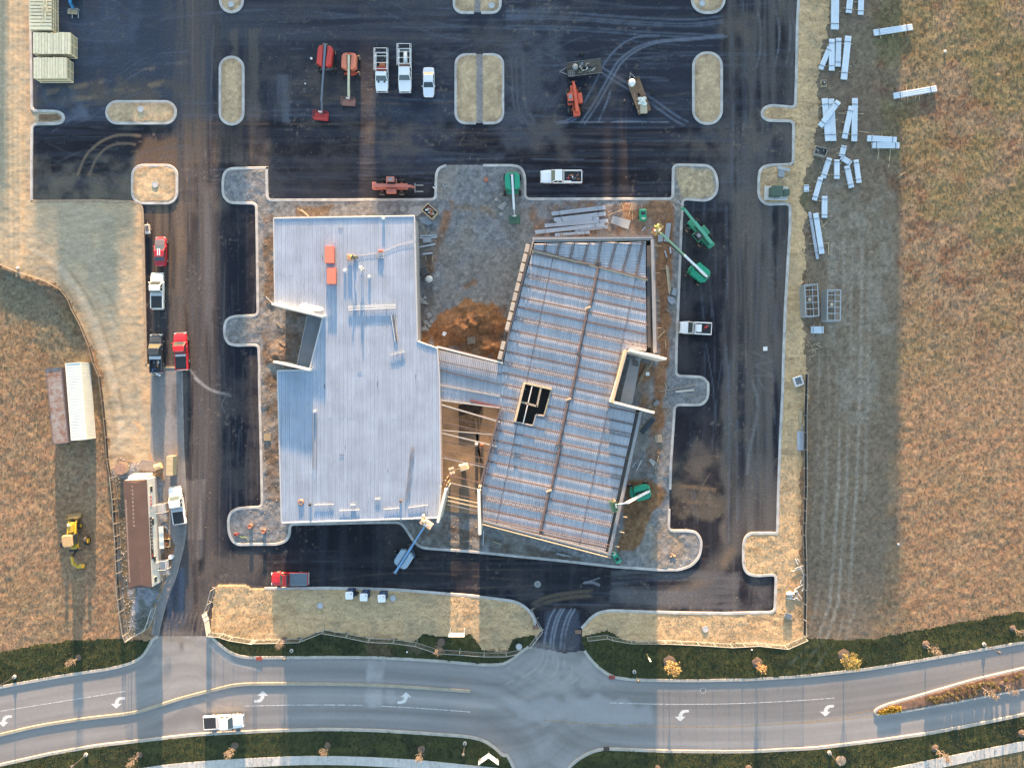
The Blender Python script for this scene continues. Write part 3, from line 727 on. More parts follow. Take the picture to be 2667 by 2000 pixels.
# building pad: crushed stone with red soil worked through it
A = base((0.175, 0.18, 0.19)) * (0.62 + 0.76 * fbm(VX, VY, 0.55, 4, 3))[..., None]
A = lerp(A, (0.20, 0.185, 0.16), sstep(0.42, 0.6, fbm(VX, VY, 5, 6, 4)) * 0.6)
RED = (0.215, 0.105, 0.048); DRK = (0.085, 0.06, 0.042); OCH = (0.20, 0.10, 0.042)
A = patch(A, FL([(1145, 445), (1455, 435), (1460, 520), (1430, 520), (1150, 510)]), RED, 0.8, 2, 1.0, 'n', 1)
A = patch(A, FL([(1415, 500), (1458, 440), (1448, 620), (1440, 830), (1430, 1000), (1400, 1010), (1420, 800)]), RED, 0.9, 4, 0.9, None, 1)
A = patch(A, FL([(905, 735), (935, 700), (962, 672), (1000, 650), (1040, 640), (1080, 665), (1100, 690), (1085, 790), (950, 752), (905, 745)]), (0.25, 0.118, 0.05), 0.95, 6, 2.2, None, 0.4)
A = patch(A, FL([(935, 700), (1090, 660), (1085, 785), (920, 740)]), (0.10, 0.058, 0.036), 0.7, 4, 1.5, 'n', 0.4)
A = patch(A, FL([(1000, 735), (1070, 745), (1080, 780), (1000, 760)]), (0.20, 0.15, 0.10), 0.6, 9, 1.0, 'n', 0.4)
A = patch(A, FL([(990, 670), (1060, 650), (1080, 700), (1020, 730)]), OCH, 0.7, 3, 0.8, 'n', 1)
A = stroke(A, FL([(930, 700), (980, 640), (1025, 610)]), 0.9, RED, 0.8, 0.8, 'n', 4)
A = stroke(A, FL([(970, 440), (960, 490), (940, 540), (930, 580)]), 1.2, RED, 0.8, 0.8, 'n', 6)
A = stroke(A, FL([(985, 450), (1050, 450), (1080, 480)]), 0.9, (0.2, 0.14, 0.08), 0.6, 0.9, 'n', 2)
A = stroke(A, FL([(1010, 440), (1015, 580)]), 1.6, (0.23, 0.215, 0.19), 0.5, 0.9, 'n', 8)
A = patch(A, FL([(905, 500), (935, 520), (935, 740), (905, 720)]), DRK, 0.7, 2, 0.8, 'n', 1)
A = patch(A, FL([(570, 460), (596, 470), (600, 640), (570, 660)]), (0.14, 0.085, 0.05), 0.85, 3, 0.6, 'n', 1)
A = patch(A, FL([(566, 655), (690, 680), (660, 790), (566, 790)]), (0.13, 0.08, 0.05), 0.85, 5, 1.0, 'n', 1)
A = patch(A, FL([(572, 800), (600, 800), (606, 1080), (575, 1080)]), (0.12, 0.075, 0.045), 0.8, 7, 0.7, 'n', 1)
A = patch(A, FL([(640, 445), (720, 445), (710, 468), (640, 468)]), (0.16, 0.10, 0.055), 0.8, 3, 0.6, None, 1)
A = patch(A, FL([(870, 1125), (950, 1125), (1050, 1160), (1330, 1215), (1330, 1222), (900, 1180)]), (0.085, 0.065, 0.048), 0.8, 5, 0.6, 'n', 1)
A = patch(A, FL([(960, 1100), (1030, 1120), (1025, 1160), (960, 1150)]), (0.14, 0.085, 0.045), 0.8, 3, 0.7, 'n', 1)
A = patch(A, FL([(1345, 1040), (1400, 1030), (1440, 1060), (1405, 1120), (1370, 1190), (1335, 1190), (1345, 1120)]), (0.185, 0.10, 0.048), 0.95, 2, 0.7, None, 1)
A = patch(A, FL([(1400, 1130), (1470, 1140), (1480, 1200), (1410, 1210)]), (0.27, 0.20, 0.14), 0.7, 4, 1.0, 'n', 1)
A = patch(A, FL([(1390, 920), (1440, 930), (1440, 1050), (1370, 1040)]), (0.17, 0.165, 0.155), 0.7, 7, 0.8, 'n', 1)
A = patch(A, FL([(1375, 780), (1440, 800), (1440, 900), (1380, 890)]), (0.2, 0.11, 0.055), 0.85, 3, 0.8, 'n', 1)
A = patch(A, FL([(1446, 815), (1525, 815), (1525, 870), (1446, 870)]), (0.17, 0.18, 0.195), 0.7, 3, 0.3)
A = patch(A, FL([(1460, 365), (1545, 365), (1545, 425), (1470, 430)]), (0.38, 0.30, 0.19), 0.95, 3, 0.5)
A = patch(A, FL([(485, 370), (575, 370), (575, 430), (490, 425)]), (0.16, 0.175, 0.2), 0.7, 3, 0.4, 'n', 1)
A = patch(A, FL([(500, 1105), (600, 1105), (620, 1165), (510, 1165)]), (0.19, 0.20, 0.215), 0.6, 6, 0.4, 'n', 1)
COL[7] = A * (0.5 + 1.0 * fbm(VX, VY, 0.5, 7, 4))[..., None]
# concrete road
tn = pdist(road_n[0] + road_n[1] + road_n[2], VX, VY)
ts = pdist(road_s[0] + road_s[1], VX, VY)
A = base((0.218, 0.212, 0.212))
A = A * (0.72 + 0.56 * fbm(tn, VX * 0.02, 1.1, 3, 3))[..., None]
A = A * (0.76 + 0.48 * fbm(ts, VX * 0.02, 1.3, 6, 3))[..., None]
A = A * (0.9 + 0.2 * fbm(VX, VY, 7, 5, 4))[..., None]
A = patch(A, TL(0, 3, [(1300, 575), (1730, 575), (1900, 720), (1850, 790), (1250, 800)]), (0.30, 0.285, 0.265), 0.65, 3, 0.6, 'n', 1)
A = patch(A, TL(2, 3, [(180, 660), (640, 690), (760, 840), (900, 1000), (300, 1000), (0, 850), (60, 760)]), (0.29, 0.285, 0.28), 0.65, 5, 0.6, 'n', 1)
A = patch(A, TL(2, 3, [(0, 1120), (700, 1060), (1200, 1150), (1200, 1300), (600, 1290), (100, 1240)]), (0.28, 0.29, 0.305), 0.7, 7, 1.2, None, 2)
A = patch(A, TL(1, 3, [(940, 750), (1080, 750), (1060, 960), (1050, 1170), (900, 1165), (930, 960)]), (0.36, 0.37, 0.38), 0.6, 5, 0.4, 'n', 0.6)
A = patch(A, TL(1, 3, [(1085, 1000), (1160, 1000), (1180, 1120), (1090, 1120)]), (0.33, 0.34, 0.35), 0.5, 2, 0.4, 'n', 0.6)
A = patch(A, TL(0, 3, [(1480, 620), (1505, 620), (1515, 690), (1490, 690)]), (0.09, 0.085, 0.08), 0.8, 2, 0.1)
for k in range(6):
    A = stroke(A, TL(0, 3, [(1680 + k * 12, 590), (1760 + k * 12, 700), (1900 + k * 10, 800), (2150, 860)]), 0.1, (0.33, 0.33, 0.33), 0.5, 0.6)
A = stroke(A, TL(0, 3, [(1290, 590), (1730, 590)]), 1.6, (0.17, 0.15, 0.13), .75, .9, 'n', 3, .35, .6)
A = stroke(A, TL(2, 3, [(180, 670), (330, 695), (470, 725), (640, 705)]), 1.4, (0.16, 0.15, 0.14), .7, .9, 'n', 6, .35, .6)
for k in range(7):
    A = stroke(A, fillet(TL(2, 3, [(300 + k * 40, 700), (290 + k * 45, 780), (200 + k * 70, 880), (k * 90, 960)]), 5, n=5), .3, (0.34, 0.32, 0.30), .5, .8, 'n', k, .35, .6)
COL[8] = A
A = base((0.16, 0.10, 0.075)) * (0.6 + 0.8 * fbm(VX, VY, 0.4, 6, 3))[..., None]
A = patch(A, TL(3, 3, [(1000, 1190), (1100, 1145), (1190, 1145), (1190, 1190), (1020, 1210)]), (0.16, 0.12, 0.03), 0.9, 2, 0.2)
COL[9] = A

def grid_mesh(name, mask, colr, mat):
    ii, jj = np.nonzero(mask)
    q = np.stack([ii * NY + jj, (ii + 1) * NY + jj, (ii + 1) * NY + jj + 1, ii * NY + jj + 1], 1)
    u, inv = np.unique(q.ravel(), return_inverse=True)
    n = len(q)
    me = bpy.data.meshes.new(name)
    co = np.stack([VX.ravel()[u], VY.ravel()[u], HV.ravel()[u]], 1).astype(np.float32)
    me.vertices.add(len(u)); me.vertices.foreach_set('co', co.ravel())
    me.loops.add(4 * n); me.loops.foreach_set('vertex_index', inv.astype(np.int32).ravel())
    me.polygons.add(n)
    me.polygons.foreach_set('loop_start', np.arange(0, 4 * n, 4, dtype=np.int32))
    me.polygons.foreach_set('loop_total', np.full(n, 4, np.int32))
    at = me.attributes.new('Col', 'FLOAT_COLOR', 'POINT')
    c4 = np.concatenate([np.clip(colr.reshape(-1, 3)[u], 0, 1), np.ones((len(u), 1))], 1).astype(np.float32)
    at.data.foreach_set('color', c4.ravel())
    me.materials.append(mat)
    me.update(calc_edges=True)
    me.validate()
    return tag(link(name, me), kind='structure')

gmat = {
    0: ground_mat('dry_grass_ground', 0.95, 5.0, 0.35, 0.5, 0.05),
    1: ground_mat('straw_ground', 0.95, 6.0, 0.22, 0.4, 0.04, 0.2, (0.5, 1, 1)),
    2: ground_mat('turf_ground', 0.9, 7.0, 0.4, 0.5, 0.04),
    3: ground_mat('asphalt_surface', 0.75, 9.0, 0.36, 0.15, 0.01, 0.12),
    4: ground_mat('dusty_concrete', 0.85, 5.0, 0.2, 0.1, 0.01),
    5: ground_mat('gravel_ground', 0.95, 9.0, 0.4, 0.5, 0.04),
    6: ground_mat('mulch_ground', 0.95, 8.0, 0.3, 0.5, 0.05),
    7: ground_mat('pad_ground', 0.95, 6.0, 0.35, 0.5, 0.05),
    8: ground_mat('road_concrete', 0.6, 4.0, 0.07, 0.05, 0.005, 0.4),
    9: ground_mat('bark_ground', 0.95, 8.0, 0.35, 0.5, 0.04),
}
west = CX < -20
field_l = grid_mesh('field', (cls == 0) & west, COL[0], gmat[0])
field_r = grid_mesh('field', (cls == 0) & ~west, COL[0], gmat[0])
soil_l = grid_mesh('graded_soil', (cls == 1) & (CX < -55) & (CY > -25), COLS, gmat[1])
soil_r = grid_mesh('straw_verge', (cls == 1) & ~((CX < -55) & (CY > -25)), COL[1], gmat[1])
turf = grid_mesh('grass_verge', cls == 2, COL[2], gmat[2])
asphalt = grid_mesh('asphalt_lot', cls == 3, COL[3], gmat[3])
strip = grid_mesh('concrete_strip', cls == 4, COL[4], gmat[4])
gravel = grid_mesh('gravel_yard', cls == 5, COL[5], gmat[5])
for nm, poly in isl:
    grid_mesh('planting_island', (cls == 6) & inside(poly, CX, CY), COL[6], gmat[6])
pad = grid_mesh('building_pad', cls == 7, COL[7], gmat[7])
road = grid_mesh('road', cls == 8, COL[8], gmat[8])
bed = grid_mesh('median_bed', cls == 9, COL[9], gmat[9])
# far country all round
gb = MB()
for (x0, x1, y0, y1) in ((-3000, 3000, 73.3, 3000), (-3000, 3000, -3000, -73.3), (-3000, -94.3, -73.3, 73.3), (94.3, 3000, -73.3, 73.3)):
    o = len(gb.v)
    gb.v += [(x0, y0, -0.05), (x1, y0, -0.05), (x1, y1, -0.05), (x0, y1, -0.05)]; gb.f.append((o, o + 1, o + 2, o + 3))
tag(gb.build('ground', M('far_ground', (0.17, 0.14, 0.085), 0.95, 0, 0.4, 0.03)), kind='structure')
def ground_z(x, y):
    i = int(round((x - gx[0]) / RES)); j = int(round((y - gy[0]) / RES))
    if 0 <= i < NX and 0 <= j < NY: return float(HV[i, j])
    return 0.0

# ------------------------------------------------------------------ kerbs, median, markings, pavement
CONC = M('kerb_concrete', (0.41, 0.40, 0.39), 0.85, 0, 0.3, 0.7)
CONC2 = M('road_kerb_concrete', (0.36, 0.345, 0.315), 0.85, 0, 0.2, 0.7)
def ribbon(pts, w, z0, z1, closed=False, bev=0.04, off=0.0):
    """kerb section swept along a polyline"""
    n = len(pts); P2 = [Vector(p) for p in pts]
    L = []
    for i in range(n):
        a = P2[i - 1] if (closed or i > 0) else P2[i]
        b = P2[(i + 1) % n] if (closed or i < n - 1) else P2[i]
        d = (b - a).normalized(); nr = Vector((-d.y, d.x))
        L.append((P2[i] + nr * off, nr))
    mb = MB()
    rings = []
    for p, nr in L:
        g = []
        for s_, z in ((-w / 2, z0), (-w / 2, z1 - bev), (-w / 2 + bev, z1), (w / 2 - bev, z1), (w / 2, z1 - bev), (w / 2, z0)):
            q = p + nr * s_
            g.append((q.x, q.y, z))
        rings.append(g)
    if closed:
        rings.append(rings[0])
    mb.loft(rings, cap=not closed)
    return mb
def kerb(pts, w=0.44, h=0.16, closed=False, rad=0.8, mat=None, name='kerb', n=4):
    q = fillet(pts, rad, closed, n)
    return tag(ribbon(q, w, -0.05, h, closed).build(name, mat or CONC), kind='structure')
def split_kerb(pts, gaps):
    """leave out the segments whose index is in gaps"""
    runs = []; cur = [pts[0]]
    for i in range(1, len(pts)):
        if i - 1 in gaps:
            if len(cur) > 1: runs.append(cur)
            cur = [pts[i]]
        else: cur.append(pts[i])
    if len(cur) > 1: runs.append(cur)
    return runs
kerb(strip_right, 0.3, 0.035, mat=M('strip_edge', (0.2, 0.19, 0.185), 0.85, 0, 0.3, 0.8), name='strip_edge')
kerb(strip_left[7:], 0.3, 0.14, mat=M('strip_edge', (0.2, 0.19, 0.185), 0.85), name='strip_edge')
kerb(right_kerb); kerb(mid_kerb); kerb(left_kerb[:13])
kerb(left_kerb[12:], h=0.16, mat=M('muddy_kerb', (0.30, 0.23, 0.16), 0.9, 0, 0.25, 2.0))
ng = [i for i in range(len(pad_kerb) - 1) if math.dist(pad_kerb[i], T(2, 2, 1335, 1090)) < 0.2 or math.dist(pad_kerb[i], T(1, 0, 1890, 1365)) < 0.2]
for run in split_kerb(pad_kerb + [pad_kerb[0]], ng):
    kerb(run)
for nm, poly in isl:
    if nm in 'EF':
        cx = T(1, 0, 1845 if nm == 'E' else 1860, 0)[0]
        # the paved walk cuts both ends of this kerb
        lft = [p for p in poly if p[0] < cx]; rgt = [p for p in poly if p[0] > cx]
        ys = (min(p[1] for p in poly), max(p[1] for p in poly))
        for side, w_ in ((lft, -0.6), (rgt, 0.6)):
            side = sorted(side, key=lambda p: math.atan2(p[1] - sum(ys) / 2, (p[0] - cx) * (1 if w_ > 0 else -1)))
            kerb([(cx + w_, ys[0])] + side + [(cx + w_, ys[1])], rad=0.2)
    elif nm != 'J':
        kerb(poly, closed=True, rad=0.2)
for seg in road_n: kerb(seg, 0.5, 0.14, mat=CONC2, rad=1.5)
for seg in road_s: kerb(seg, 0.5, 0.14, mat=CONC2, rad=1.5)
kerb(median_poly, 0.4, 0.18, closed=True, mat=CONC2, rad=0.5)
tmed = TL(0, 3, [(-500, 1500), (0, 1385), (300, 1312), (700, 1250), (1100, 1207), (1300, 1145), (1500, 1080), (1800, 1005), (1950, 968), (2212, 963)]) + TL(1, 3, [(600, 965), (900, 970), (1300, 990), (1785, 1025)])
kerb(tmed, 0.5, 0.15, mat=M('median_concrete', (0.30, 0.275, 0.22), 0.8, 0, 0.15, 1.0), rad=3.0, name='divider_kerb')
PAINT = alpha_mat('road_paint', (0.58, 0.58, 0.58), 1.0, 0.6, 6.0, 0.3, 0.45)
THIN = alpha_mat('worn_line_paint', (0.66, 0.66, 0.66), 0.85, 0.6, 2.0)
YEL = alpha_mat('worn_yellow_paint', (0.42, 0.29, 0.14), 0.7, 0.6, 1.5)
def line(pts, w, mat, z=0.006):
    q = [Vector(p) for p in fillet(pts, 4, n=3)]
    mb = MB()
    for i, p in enumerate(q):
        d = (q[min(i + 1, len(q) - 1)] - q[max(i - 1, 0)]).normalized(); nr = Vector((-d.y, d.x)) * (w / 2)
        mb.v += [(p.x + nr.x, p.y + nr.y, z), (p.x - nr.x, p.y - nr.y, z)]
        if i: k = 2 * i; mb.f.append((k - 2, k - 1, k + 1, k))
    mb.build('lane_line', mat, road)
line(TL(0, 3, [(-300, 1235), (0, 1190), (500, 1110), (1030, 1025)]), 0.13, THIN)
line(TL(0, 3, [(2012, 1147), (2212, 1142)]) + TL(1, 3, [(400, 1137), (700, 1137), (900, 1140)]), 0.13, THIN)
line(TL(1, 3, [(1050, 1147), (1400, 1165), (1785, 1195)]), 0.13, THIN)
line(TL(2, 3, [(850, 1120), (1300, 1133), (1800, 1130)]) + TL(3, 3, [(0, 1120), (400, 1100), (655, 1080)]), 0.13, THIN)
line(TL(2, 3, [(300, 1262), (700, 1298), (1300, 1317), (1900, 1318)]) + TL(3, 3, [(0, 1305), (400, 1282), (700, 1245), (970, 1175)]), 0.14, YEL)
line(TL(3, 3, [(400, 1290), (700, 1262), (985, 1228)]), 0.14, YEL)
def arrow(c, r, u, v, flip):
    """left-turn arrow: hooked stem and a broad head"""
    x, y = T(c, r, u, v)
    pts = [(1.15, 0.95), (1.15, 0.55), (0.55, 0.50), (0.22, 0.30), (0.10, 0.0), (0.10, -0.15), (0.62, -0.15), (-0.25, -0.95), (-1.15, -0.15), (-0.55, -0.15), (-0.50, 0.10), (-0.30, 0.55), (0.05, 0.85), (0.5, 0.95)]
    sgn = -1 if flip else 1
    mb = MB(); mb.v = [(x + a * sgn, y + b * sgn, 0.006) for a, b in pts]
    # fan of quads keeps the hook exact
    for a in ((0, 1, 2, 13), (13, 2, 3, 12), (12, 3, 4, 11), (11, 4, 5, 10), (10, 5, 6, 7), (10, 7, 8, 9)): mb.f.append(a)
    mb.build('turn_arrow', PAINT, road)
arrow(0, 3, 970, 1120, False); arrow(0, 3, 40, 1270, False); arrow(2, 3, 1440, 1225, False); arrow(3, 3, 590, 1185, False)
arrow(0, 3, 2150, 1070, True); arrow(1, 3, 1243, 1080, True)
# pavement beyond the road, cast in slabs
SLAB = M('pavement_slab', (0.44, 0.44, 0.43), 0.8, 0, 0.1, 1.5, 0, 0.08)
def pavement(top, bot, step=1.52):
    root = None
    q0 = [Vector(p) for p in fillet(top, 6, n=5)]; q1 = [Vector(p) for p in fillet(bot, 6, n=5)]
    def at_x(q, x):
        for a, b in zip(q[:-1], q[1:]):
            if a.x <= x <= b.x: return a.y + (b.y - a.y) * (x - a.x) / max(1e-6, b.x - a.x)
        return q[0].y if x < q[0].x else q[-1].y
    xa, xb = max(q0[0].x, q1[0].x), min(q0[-1].x, q1[-1].x)
    basem = MB()
    n = int((xb - xa) / step)
    rg = [(xa + i * step, at_x(q0, xa + i * step), at_x(q1, xa + i * step)) for i in range(n + 1)]
    basem.loft([[(x, b + 0.05, 0.0), (x, b + 0.05, 0.125), (x, t - 0.05, 0.125), (x, t - 0.05, 0.0)] for x, t, b in rg])
    root = tag(basem.build('pavement', M('slab_bedding', (0.16, 0.15, 0.13), 0.95)), kind='structure')
    for (x0, t0, b0), (x1, t1, b1) in zip(rg[:-1], rg[1:]):
        g = 0.012
        MB().loft([[(x, b, 0.05), (x, b, 0.17), (x, t, 0.17), (x, t, 0.05)] for x, t, b in ((x0 + g, t0, b0), (x1 - g, t1, b1))]).build('slab', SLAB, root)
pavement(TL(0, 3, [(700, 1730), (1120, 1659), (1400, 1620), (1800, 1585), (2212, 1565)]) + TL(1, 3, [(400, 1552), (800, 1555), (1300, 1580), (1700, 1620), (2000, 1650), (2120, 1668)]),
         TL(0, 3, [(700, 1810), (1120, 1735), (1400, 1700), (1800, 1660), (2212, 1637)]) + TL(1, 3, [(400, 1626), (800, 1628), (1300, 1655), (1700, 1695), (2000, 1730), (2120, 1750)]))
pavement(TL(3, 3, [(500, 1790), (1090, 1659), (1500, 1572), (1900, 1492), (2212, 1430), (2500, 1370)]), TL(3, 3, [(500, 1870), (1090, 1740), (1500, 1655), (1900, 1572), (2212, 1510), (2500, 1450)]))
# ------------------------------------------------------------------ buildings under construction
def deck_mat(name, c0, metal, rough, rnd, streak):
    m = bpy.data.materials.new(name); m.use_nodes = True
    nt = m.node_tree; b = nt.nodes['Principled BSDF']
    b.inputs['Metallic'].default_value = metal
    b.inputs['Roughness'].default_value = rough
    oi = nt.nodes.new('ShaderNodeObjectInfo')
    ge = nt.nodes.new('ShaderNodeNewGeometry')
    mp = nt.nodes.new('ShaderNodeMapping'); mp.inputs['Scale'].default_value = (2.2, 0.12, 1)
    nt.links.new(ge.outputs['Position'], mp.inputs['Vector'])
    nz = nt.nodes.new('ShaderNodeTexNoise'); nz.inputs['Scale'].default_value = 1.5; nz.inputs['Detail'].default_value = 6
    nt.links.new(mp.outputs[0], nz.inputs['Vector'])
    n2 = nt.nodes.new('ShaderNodeTexNoise'); n2.inputs['Scale'].default_value = 0.35; n2.inputs['Detail'].default_value = 4
    nt.links.new(ge.outputs['Position'], n2.inputs['Vector'])
    def mrange(sock, lo, hi, a=0.3, bb=0.7):
        r = nt.nodes.new('ShaderNodeMapRange'); r.inputs['From Min'].default_value = a; r.inputs['From Max'].default_value = bb
        r.inputs['To Min'].default_value = lo; r.inputs['To Max'].default_value = hi
        nt.links.new(sock, r.inputs['Value']); return r.outputs[0]
    v = [mrange(oi.outputs['Random'], 1 - rnd, 1 + rnd, 0, 1), mrange(nz.outputs['Fac'], 1 - streak, 1 + streak), mrange(n2.outputs['Fac'], 0.9, 1.1)]
    cur = v[0]
    for w_ in v[1:]:
        mu = nt.nodes.new('ShaderNodeMath'); mu.operation = 'MULTIPLY'
        nt.links.new(cur, mu.inputs[0]); nt.links.new(w_, mu.inputs[1]); cur = mu.outputs[0]
    sc_ = nt.nodes.new('ShaderNodeVectorMath'); sc_.operation = 'SCALE'; sc_.inputs[0].default_value = c0
    nt.links.new(cur, sc_.inputs['Scale'])
    nt.links.new(sc_.outputs[0], b.inputs['Base Color'])
    return m
DECK_L = deck_mat('galvanised_roof_deck', (0.355, 0.415, 0.505), 0.35, 0.45, 0.035, 0.075)
DECK_R = deck_mat('weathered_floor_deck', (0.40, 0.415, 0.45), 0.3, 0.5, 0.05, 0.12)

def line_hits(loops, x):
    ys = []
    for lp in loops:
        for (x1, y1), (x2, y2) in zip(lp, lp[1:] + lp[:1]):
            if (x1 > x) != (x2 > x):
                ys.append(y1 + (y2 - y1) * (x - x1) / (x2 - x1))
    ys.sort()
    return [(ys[i], ys[i + 1]) for i in range(0, len(ys) - 1, 2)]
def ribbed_deck(parent, loops, ang, z, mat, pitch=0.3, per=2, row=9.0, seams=None, rib=0.065, name='deck_sheet'):
    ca, sa = math.cos(ang), math.sin(ang)
    loc = [[(x * ca + y * sa, -x * sa + y * ca) for x, y in lp] for lp in loops]
    xs = [p[0] for p in loc[0]]; ys = [p[1] for p in loc[0]]
    xa, xb = min(xs), max(xs)
    if seams is None:
        seams = [min(ys) - 1 + row * i for i in range(int((max(ys) - min(ys) + 2) / row) + 2)]
    seams = sorted(seams)
    w = pitch * per
    nsh = int(math.ceil((xb - xa) / w))
    rg = random.Random(5)
    prof = [(0, 0), (0.5, 0), (0.6, 1), (0.9, 1), (1.0, 0)]
    for k in range(nsh):
        acc = {}
        dz = {r: rg.uniform(-0.006, 0.006) for r in range(len(seams))}
        for q in range(per):
            for (a, za), (b, zb) in zip(prof[:-1], prof[1:]):
                gp = 1 - 0.012 / w
                x0 = xa + k * w + (q + a) * pitch * gp; x1 = xa + k * w + (q + b) * pitch * gp
                iv = line_hits(loc, (x0 + x1) / 2)
                i0 = line_hits(loc, x0 + 1e-4); i1 = line_hits(loc, x1 - 1e-4)
                for j, (lo, hi) in enumerate(iv):
                    l0, h0 = i0[j] if len(i0) == len(iv) else (lo, hi)
                    l1, h1 = i1[j] if len(i1) == len(iv) else (lo, hi)
                    for r in range(len(seams) - 1):
                        s0, s1 = seams[r], seams[r + 1]
                        a0, a1, b0, b1 = max(l0, s0), min(h0, s1), max(l1, s0), min(h1, s1)
                        if a1 - a0 < 0.05 or b1 - b0 < 0.05: continue
                        mb = acc.setdefault(r, MB())
                        zz = z + dz[r]
                        pts = [(x0, a0, zz + za * rib), (x1, b0, zz + zb * rib), (x1, b1, zz + zb * rib), (x0, a1, zz + za * rib)]
                        mb.add([(x * ca - y * sa, x * sa + y * ca, h) for x, y, h in pts], [(0, 1, 2, 3)])
        for r, mb in acc.items():
            mb.build(name, mat, parent)
def wall_shell(parent, poly, z0, z1, mat, name='wall', th=0.2):
    for i, (p, q) in enumerate(zip(poly, poly[1:] + poly[:1])):
        d = Vector(q) - Vector(p); L = d.length
        if L < 0.3: continue
        c = (Vector(p) + Vector(q)) / 2
        MB().box((c.x, c.y, (z0 + z1) / 2), (L - 0.004, th, z1 - z0), math.atan2(d.y, d.x)).build(name, mat, parent)
def wall_bar(name, parent, p, q, th, z0, z1, mat):
    d = Vector(q) - Vector(p); c = (Vector(p) + Vector(q)) / 2
    return MB().bbox((c.x, c.y, (z0 + z1) / 2), (d.length, th, z1 - z0), 0.02, math.atan2(d.y, d.x)).build(name, mat, parent)

PANEL = M('white_wall_panel', (0.62, 0.60, 0.56), 0.6, 0, 0.06, 0.6)
COPE = M('roof_edge_flashing', (0.55, 0.55, 0.56), 0.4, 0.5, 0.06, 1)
GREYW = M('grey_wall_sheathing', (0.30, 0.31, 0.32), 0.7, 0, 0.1, 0.5)
SLATE = M('canopy_membrane', (0.14, 0.17, 0.20), 0.6, 0, 0.12, 0.8)
STEEL = M('primed_steel', (0.15, 0.10, 0.085), 0.55, 0.1, 0.15, 1.5)
STEELG = M('grey_steel', (0.27, 0.275, 0.285), 0.5, 0.3, 0.12, 1.5)
STEELD = M('dark_steel', (0.10, 0.095, 0.095), 0.5, 0.3, 0.12, 1.5)
BEIGE = M('beige_sheathing', (0.50, 0.40, 0.27), 0.7, 0, 0.12, 1.0)
LUM = M('pale_lumber', (0.42, 0.34, 0.22), 0.8, 0, 0.15, 2.0, 0, 0.12)
LUMG = M('weathered_lumber', (0.30, 0.26, 0.20), 0.85, 0, 0.15, 2.0, 0, 0.15)

RZ = 5.6
bl = thing('building', 'wide flat building with pale ribbed metal roof deck and orange stacks on it', 'building', (*P(950, 960, 0), 0))
def rel(parent, pts):
    return [(x - parent.location.x, y - parent.location.y) for x, y in pts]
roofL = rel(bl, TL(1, 1, [(168, 250), (1325, 232), (1350, 1262), (1512, 1318)], RZ) + TL(1, 2, [(1530, 0), (1542, 900), (1528, 1163), (232, 1206), (200, 0)], RZ)
            + TL(1, 1, [(200, 1502), (462, 1497), (572, 1066), (178, 952)], RZ))
sy = [T(1, 1, 0, v, RZ)[1] - bl.location.y for v in (150, 720, 1125, 1500)] + [T(1, 2, 0, v, RZ)[1] - bl.location.y for v in (350, 860, 1400)]
ribbed_deck(bl, [roofL], 0.0, RZ, DECK_L, seams=sy, rib=0.05)
wallL = [(x * 0.985, y * 0.992) for x, y in roofL]
wall_shell(bl, wallL, 0.05, RZ - 0.06, GREYW)
n_ = len(roofL)
for i in range(n_):
    if i in (7 + 2, 7 + 3): pass
    wall_bar('edge_flashing', bl, roofL[i], roofL[(i + 1) % n_], 0.22, RZ - 0.12, RZ + 0.11, COPE)
def tr_(c, r, u, v, z, par):
    x, y = T(c, r, u, v, z); return (x - par.location.x, y - par.location.y)
FT = 7.0
wall_bar('wing_wall', bl, tr_(1, 1, 150, 952, FT, bl), tr_(1, 1, 575, 1056, FT, bl), 0.34, 0.05, FT, PANEL)
wall_bar('wing_wall', bl, tr_(1, 1, 163, 1428, FT, bl), tr_(1, 1, 466, 1497, FT, bl), 0.34, 0.05, FT, PANEL)
wall_bar('wing_wall', bl, tr_(1, 2, 1582, 930, FT, bl), tr_(1, 2, 1516, 1205, FT, bl), 0.4, 0.05, FT, PANEL)
MB().prism([tr_(1, 1, u, v, 3.2, bl) for u, v in ((445, 1050), (600, 1060), (510, 1490), (360, 1462))], 2.9, 3.2).build('entrance_canopy', SLATE, bl)
wall_bar('canopy_fascia', bl, tr_(1, 1, 443, 1050, 3.2, bl), tr_(1, 1, 358, 1460, 3.2, bl), 0.12, 2.85, 3.26, M('fascia_grey', (0.33, 0.35, 0.36), 0.5))
# a crawl of screws, scraps and stains left on the deck
rg = random.Random(3)
for k in range(26):
    u, v = rg.uniform(250, 1450), rg.uniform(300, 2500)
    r_ = 1 if v < 1550 else 2
    vv = v if r_ == 1 else v - 1550
    if r_ == 2 and vv > 1100: continue
    if r_ == 1 and v > 900 and u < 620: continue
    if r_ == 1 and u > 1300: continue
    x, y = tr_(1, r_, u, vv, RZ, bl)
    a = rg.choice((0, math.pi / 2, math.pi / 2)) + rg.uniform(-.1, .1)
    MB().box((x, y, RZ + 0.07), (rg.uniform(.3, .8), 0.06, 0.04), a).build('deck_offcut', rg.choice((STEEL, COPE, STEELD)), bl)

